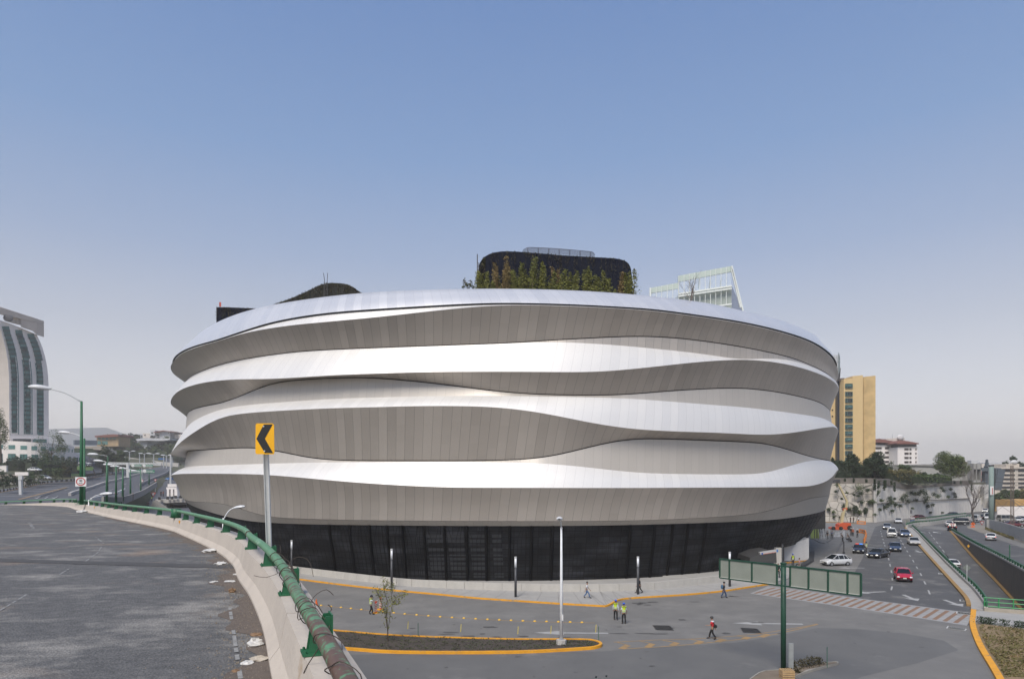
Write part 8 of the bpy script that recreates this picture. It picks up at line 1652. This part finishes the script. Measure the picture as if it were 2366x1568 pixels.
person('guard in cap and yellow vest reaching right to the striped barrier', G(857, 1418), R(-80), wsh, blk, 'walk', hat=navy_h, vest=hv, sleeves='short', stride=.14, arms={'r': ((.02, .24, -.14), (-.03, .27, .04)), 'l': ((-.05, -.02, -.27), (0, .05, -.23))}, k=1.0)
person('worker in blue helmet and yellow vest, left of the two, long white sleeves', G(1422.5, 1431), R(-25), wsh, blk, 'stand', hat=blu_h, vest=hv, sleeves='long', k=.99)
person('worker in blue helmet and yellow vest, right of the two, short sleeves', G(1441.5, 1439.5), R(5), wsh, blk, 'stand', hat=blu_h, vest=hv, sleeves='short', k=1.0, arms={'r': ((.08, .02, -.27), (.03, .1, -.2)), 'l': ((-.09, 0, -.26), (.0, .12, -.2))})
person('man in white shirt and jeans walking right on the pavement', G(1356, 1383.5) + Vector((0, 0, .15)), R(-95), wsh, jn, 'walk', sleeves='short', stride=.30, k=.97)
person('man in dark clothes walking left behind the light column', G(1477.5, 1371.5) + Vector((0, 0, .15)), R(95), blk, blk, 'walk', sleeves='long', stride=.32, k=.97)
person('person with a blue backpack and jeans stepping off the yellow kerb', G(1672, 1380), R(-75), dkj, mat('denim_dark', (.035, .07, .15), .9, scale=8), 'walk', hat=blk, sleeves='long', bag=('back', mat('bag_blue', (.06, .14, .25), .8), 0), stride=.26, k=.96)
q = person('person in red and white shirt with a black shoulder bag crossing the street', G(1646, 1475), R(60), redsh, blk, 'walk', hat=flat('cap_grey', (.05, .05, .05)), sleeves='short', bag=('side', blk, 1), stride=.27, k=1.0, arms={'l': ((-.05, .1, -.25), (-.05, .22, .0))})
m = MB(); m.sphere((0, 0, 1.38), (.19, .14, .07), 12, 6); m.build('white_yoke', wsh, q, world=False, smooth=True)
person('worker in blue helmet and yellow vest standing above the framed panels', G(1832, 1307), R(10), dkj, dkj, 'stand', hat=blu_h, vest=hv, sleeves='long')
person('person in a pink top sitting by the dark ramp edge behind the panels', G(1847, 1309), R(60), mat('cloth_pink', (.5, .25, .28), .9), dkj, 'sit')
person('dark clothed person standing in the gap beside the green pole', G(1798, 1336) + Vector((0, 0, .15)), R(170), blk, blk, 'stand', sleeves='long')
for i, (x, lb_, sh_) in enumerate(((1855, 'left one of three people waiting at the white wall, grey jacket', mat('cloth_slate', (.07, .09, .12), .9)), (1860, 'middle one of three people waiting at the white wall, shortest', blk), (1865.5, 'right one of three people waiting at the white wall, olive jacket', mat('cloth_olive', (.05, .055, .045), .9)))):
    person(lb_, G(x, 1292), R(150 + 50 * i), sh_, dkj, 'stand', sleeves='long', detail=False, k=1.0 if i != 1 else .92)
person('police officer in a yellow vest at the side of the police car', gp6(602, 722), R(60), wsh, blk, 'stand', hat=navy_h, vest=hv, sleeves='short', detail=False, arms={'l': ((-.1, .15, -.2), (-.05, .2, .02))})
wk = [(502, 550, 'person in black with a white helmet near the orange barrier end', blk, whh, 'stand'), (432, 535, 'person in black with white helmet among the workers', blk, whh, 'stand'), (452, 538, 'person in an orange top with white helmet beside the workers', mat('cloth_orange', (.5, .13, .06), .9), whh, 'stand'), (340, 600, 'worker bending over at the paving edge', dkj, hair_m, 'bend'), (410, 598, 'worker with bare looking tan clothes pushing a wheelbarrow', brn, hair_m, 'bend'), (215, 565, 'worker in blue bending by the fence', mat('cloth_blue', (.06, .12, .22), .9), hair_m, 'bend'), (166, 572, 'worker in grey leaning left by the fence', dkj, hair_m, 'stand'),
      (425, 388, 'left of two dark figures by the retaining wall', blk, hair_m, 'stand'), (458, 389, 'right of two dark figures by the retaining wall', blk, hair_m, 'stand'), (514, 388, 'person in white shirt by the striped barrier at the wall', wsh, hair_m, 'stand'), (1096, 382, 'left of three people in white shirts on the median tip', wsh, hair_m, 'stand'), (1112, 384, 'middle of three people in white shirts on the median tip', wsh, hair_m, 'stand'), (1134, 383, 'right of three people in white shirts on the median tip', wsh, hair_m, 'stand')]
for X, Y_, lb_, sh_, ht, ps in wk: person(lb_, gp6(X, Y_), rnd.uniform(0, 6), sh_, dkj if X < 1000 else jn, ps, hat=ht if ht is whh else None, sleeves='long' if ht is not hair_m else 'short', detail=False)
for i, (x, y, d, lb_, sh_, v_) in enumerate(((932, 1374 + 0, 246, 'pair forming walker left of the deck, dark jacket', dkj, None), (924, 1374, 247, 'second dark walker just left on the slip road', dkj, None), (952, 1340, 262, 'guard in a yellow vest at the gate on the slip road', blk, hv), (1010, 1307, 242, 'person in dark clothes on the entrance deck', dkj, None), (1024, 1308, 242, 'person in a rust shirt on the entrance deck', mat('cloth_rust', (.3, .08, .05), .9), None), (848, 1366, 220, 'rider with a pink helmet on a dark motorbike on the slip road', dkj, None), (835, 1330, 185, 'person standing by the slip road parapet', dkj, None))):
    o = A(*r1(x, y), d); person(lb_, o, R(200 * i), sh_, dkj, 'stand' if i != 5 else 'sit', vest=v_, sleeves='long', detail=False, hat=flat('helmet_pink', (.5, .1, .15)) if i == 5 else None, k=1.15)
q = root('motorbike', 'small dark motorbike under the rider on the slip road', 'motorbike', A(*r1(848, 1370), 220)); o = q.location; m = MB(); m.sphere(o + Vector((0, 0, .75)), (.2, .7, .25), 8, 6); m.bar(o + Vector((-.35, -.5, 1.05)), o + Vector((.35, -.5, 1.05)), .05); m.build('frame', trim_b, q)
for s_ in (-.65, .65): m = MB(); m.tube([o + Vector((-.06, s_, .32)), o + Vector((.06, s_, .32))], .32, 12); m.build('wheel', tyre_m, q)
bpy.context.view_layer.update(); dg_ = bpy.context.evaluated_depsgraph_get()
made = [(o, m, par, bpy.data.meshes.new_from_object(o.evaluated_get(dg_))) for o, m, par in PENDING]
for o, m, par, me in made:
    old = o.data; nm = o.name; o.modifiers.clear(); o.data = me; me.materials.clear(); me.materials.append(m); o.parent = par; bpy.data.meshes.remove(old); me.polygons.foreach_set('use_smooth', [True] * len(me.polygons))

# striped traffic barriers, cones --------------------------------------
def barricade(lbl, p, q_, h=1.0):
    r_ = root('traffic_barrier', lbl, 'traffic barrier', p); m = MB(); t = (q_ - p); L = t.length
    for s_ in (0, 1): o = p.lerp(q_, s_); m.bar(o, o + Vector((0, 0, h)), .2, .12)
    m.build('posts', flat('barrier_red', (.6, .06, .03)), r_); m = MB()
    for z in (h * .9,): m.bar(p + Vector((0, 0, z)), q_ + Vector((0, 0, z)), .04, .15)
    m.build('rail', wsm, r_)
    for s_ in (0, 1):
        o = p.lerp(q_, s_); m = MB(); m.tube([o, o + Vector((0, 0, .08))], .32, 12); m.build('foot', flat('foot_orange', (.8, .35, .01)), r_)
        m = MB(); [m.bar(o + Vector((-.11, -.09, .2 + .16 * i)), o + Vector((.11, -.09, .27 + .16 * i)), .02, .07) for i in range(5)]; m.build('white_stripes', wsm, r_)
barricade('red and white striped traffic barrier held by the guard on the near street', G(868.5, 1415), G(879, 1407), 1.15)
q = root('traffic_cone', 'orange cone tip showing beside the rusty pipe', 'cone', G(731, 1399)); o = q.location; MB().tube([o, o + Vector((0, 0, .7))], [.18, .03], 10).build('cone', flat('works_orange', (.75, .13, .01)), q); MB().box(o + Vector((0, 0, .02)), (.4, .4, .04)).build('foot', trim_b, q)
ob = flat('barrier_orange', (.7, .22, .03)); 
def plank(lbl, pts, h=.9, name='plastic_barrier'):
    r_ = root(name, lbl, 'traffic barrier', pts[0]); m = MB(); m2 = MB()
    for a, b in zip(pts, pts[1:]): m.bar(a + Vector((0, 0, h * .85)), b + Vector((0, 0, h * .85)), .12, .25); m.bar(a + Vector((0, 0, h * .15)), b + Vector((0, 0, h * .15)), .25, .25); m2.bar(a + Vector((0, 0, h * .5)), b + Vector((0, 0, h * .5)), .05, .3)
    m.build('rails', ob, r_); m2.build('infill', mat('infill_grey', (.4, .36, .32), .9, scale=2), r_)
    for p in pts: m = MB(); m.bar(p, p + Vector((0, 0, h)), .22); m.build('post', ob, r_)
plank('orange barrier bending round the workers at the plaza edge', [gp6(*p) for p in ((525, 500), (560, 505), (590, 515), (598, 545), (590, 585), (578, 612))])
plank('orange and white striped barrier beside the retaining wall', [gp6(500, 402), gp6(588, 407)], .9); m = MB()
for a, b in (((150, 385), (310, 388)), ((310, 388), (495, 401))): m.bar(gp6(*a) + Vector((0, 0, .08)), gp6(*b) + Vector((0, 0, .08)), .2, .16)
m.build('kerb', mat('kerb_ochre', (.36, .2, .05)), kind='structure')
q = root('sign_board', 'small red lettered board on the retaining wall pavement', 'signboard', gp6(600, 362)); MB().box(gp6(600, 362) + Vector((0, 0, .6)), (1.9, .06, .9)).build('board', flat('board_red', (.35, .08, .06)), q)
# fence panels and paving works
q = root('site_fence', 'broken grey site fence leaning beside the store entrance', 'fence', gp6(130, 575)); m = MB()
for i in range(9): a = gp6(85 + i * 11, 578 - i); m.bar(a, a + Vector((rnd.uniform(-.4, .5), 0, 2.2)), .08)
for hh in (.4, 1.2, 2.0): m.bar(gp6(85, 578) + Vector((0, 0, hh)), gp6(175, 570) + Vector((0, 0, hh)), .07)
m.build('bars', galv, q)
q = root('plastic_sheet', 'pale crumpled sheets over materials at the paving works', 'sheet', gp6(310, 520)); m = MB(); rg = random.Random(2)
m.grid([[gp6(235 + i * 18, 545 - j * 12) + Vector((0, 0, rg.uniform(.1, 1.1) * (1 if 0 < i < 8 and 0 < j < 4 else 0))) for i in range(9)] for j in range(5)]); m.build('sheet', mat('sheet_pale', (.38, .38, .37), .8, col2=(.22, .22, .22), scale=1), q)
q = root('wheelbarrow', 'wheelbarrow in front of the bending tan worker', 'wheelbarrow', gp6(410, 605)); o = q.location; m = MB(); m.extrude([o + Vector(v) for v in ((-.5, 0, .75), (.45, 0, .75), (.3, 0, .4), (-.25, 0, .4))], (0, .5, 0)); m.build('tray', trim_b, q); m = MB(); m.tube([o + Vector((.5, .2, .22)), o + Vector((.5, .3, .22))], .22, 12); m.build('wheel', tyre_m, q)
m = MB()
for pts in (((0, 565), (90, 612), (135, 620)), ((345, 602), (310, 640), (270, 715)), ((165, 610), (210, 575), (240, 560))):
    for a, b in zip(pts, pts[1:]): m.bar(gp6(*a) + Vector((0, 0, .05)), gp6(*b) + Vector((0, 0, .05)), .25, .1)
m.build('paving_edges', flat('joint_dark', (.13, .125, .12)), kind='structure')
q = root('bollard', 'dark post standing alone on the plaza above the white crossover', 'bollard', gp6(350, 738)); o = q.location; MB().tube([o, o + Vector((0, 0, 2.1))], .1, 8).build('post', bol, q); MB().tube([o, o + Vector((0, 0, .4))], .2, 8).build('base', bol, q)
# entrance at the right of the store: white wall, concrete column, sign, dark block, slanted slab
ew = root('entrance_wall', 'white entrance wall under the right end of the dark glass', 'wall', G(1840, 1296)); MB().extrude([G(1812, 1294), G(1869, 1293), G(1869, 1293) + Vector((0, 0, 3.4)), G(1812, 1294) + Vector((0, 0, 2.1))], (0, 2.5, 0)).build('wall', mat('plaster_white', (.68, .67, .65), .8, scale=.8, col2=(.6, .59, .57)), ew)
MB().bar(G(1790, 1303), G(1872, 1294), .3, .3).build('kerb', yel, ew)
o = G(1798, 1310); ec = root('entrance_column', 'square concrete column below the glass behind the green pole', 'column', o); MB().box(o + Vector((0, 0, 1.4)), (.9, .8, 2.8)).build('shaft', mat('panel_concrete', (.5, .48, .44)), ec)
es = root('store_sign', 'white fascia sign with a blue square and faint red lettering under the glass base', 'sign', A(1775, 1268, 88)); d_ = 88
def e6(x, y): return A(1732.8 + .2633 * x, 1155.2 + .2633 * y, d_)
MB().extrude([e6(88, 455), e6(245, 430), e6(248, 452), e6(92, 478)], (0, .6, 0)).build('fascia', flat('fascia_white', (.42, .42, .42)), es); MB().extrude([e6(232, 431), e6(246, 429), e6(247, 450), e6(233, 453)], (0, -.04, 0)).build('blue_square', flat('sign_blue', (.03, .14, .4)), es); MB().extrude([e6(100, 458), e6(112, 456), e6(113, 473), e6(101, 475)], (0, -.04, 0)).build('blue_letter', flat('sign_blue2', (.03, .08, .3)), es)
MB().extrude([e6(118, 466), e6(226, 449), e6(226, 454), e6(118, 471)], (0, -.04, 0)).build('red_line', flat('sign_pale_red', (.5, .22, .18)), es)
MB().extrude([e6(0, 500), e6(110, 470), e6(230, 452), e6(235, 545), e6(0, 540)], (0, 6, 0)).build('recess_shade_block', flat('core_dark', (.05, .05, .05)), None, loc=e6(100, 500), label='dark block standing in for the shaded recess behind the entrance column', cat='recess')  # solid dark block painted as the shade inside a recess
o = gp6(118, 495); bkx = root('dark_annex', 'dark slatted block hanging behind the right end of the steel bands', 'building', gp6(60, 500))
P = [gp6(-90, 505), gp6(145, 503)]; m = MB(); m.extrude([P[0] + Vector((0, 0, .6)), P[1] + Vector((0, 0, .6)), P[1] + Vector((0, 0, 9.5)), P[0] + Vector((0, 0, 7.5))], (0, 8, 0)); m.build('wall', mat('annex_dark', (.05, .047, .045), .7, col2=(.03, .028, .027), scale=.5, stretch=(.05, .05, 3), amt=.5), bkx)
wg = root('window_wall', 'yellow green glazed wall below the dark slatted block', 'window', gp6(20, 560)); MB().extrude([gp6(-20, 562), gp6(78, 560), gp6(78, 560) + Vector((0, 0, 1.9)), gp6(-20, 562) + Vector((0, 0, 1.9))], (0, .2, 0)).build('glazing', flat('glaze_lime', (.33, .42, .14), .3), wg); m = MB(); [m.bar(gp6(x, 561), gp6(x, 561) + Vector((0, -.05, 1.9)), .15) for x in (-5, 22, 50, 76)]; m.build('mullions', bol, wg)
sb2 = MB(); sb2.extrude([G(1853, 1312), G(1862, 1308), G(1880, 1296), G(1882, 1276), G(1872, 1277), G(1868, 1295), G(1850, 1307)], (0, 0, .35)); sb2.build('dark_planter', flat('planter_dark', (.04, .042, .046)), None, loc=G(1870, 1295), label='bent dark planter curb behind the framed panels', cat='planter')
# small shrubs on the median tip
for i, (X, Y_) in enumerate(((1150, 390), (1190, 395), (1240, 398), (1120, 425), (1100, 445), (1180, 410))):
    o = gp6(X, Y_); MB().leaves([o + Vector((rg.gauss(0, .9), rg.gauss(0, .9), rg.random() * .7)) for _ in range(160)], .25, rg).build('small_shrub', L_mid, None, loc=o, label='low shrub on the planted median tip, ' + ('beside the people in white shirts', 'right of the first one', 'at the far right end', 'at the left edge of the tip', 'nearest the rail start', 'in the middle of the bed')[i], cat='shrub', group='shrubs on the median tip')
# ================================================================== HAZE
hz = bpy.data.materials.new('haze'); hz.use_nodes = True; n_ = hz.node_tree.nodes; n_.clear(); o_ = n_.new('ShaderNodeOutputMaterial'); v_ = n_.new('ShaderNodeVolumePrincipled')
v_.inputs['Color'].default_value = (1.0, .965, .93, 1); v_.inputs['Density'].default_value = .00028; v_.inputs['Anisotropy'].default_value = 0.0; hz.node_tree.links.new(v_.outputs[0], o_.inputs['Volume'])
hb = MB(); hb.box((0, 3000, 150), (15000, 6800, 330)); h_ = hb.build('haze', hz, kind='stuff', label='pale haze hanging over the city', cat='haze')
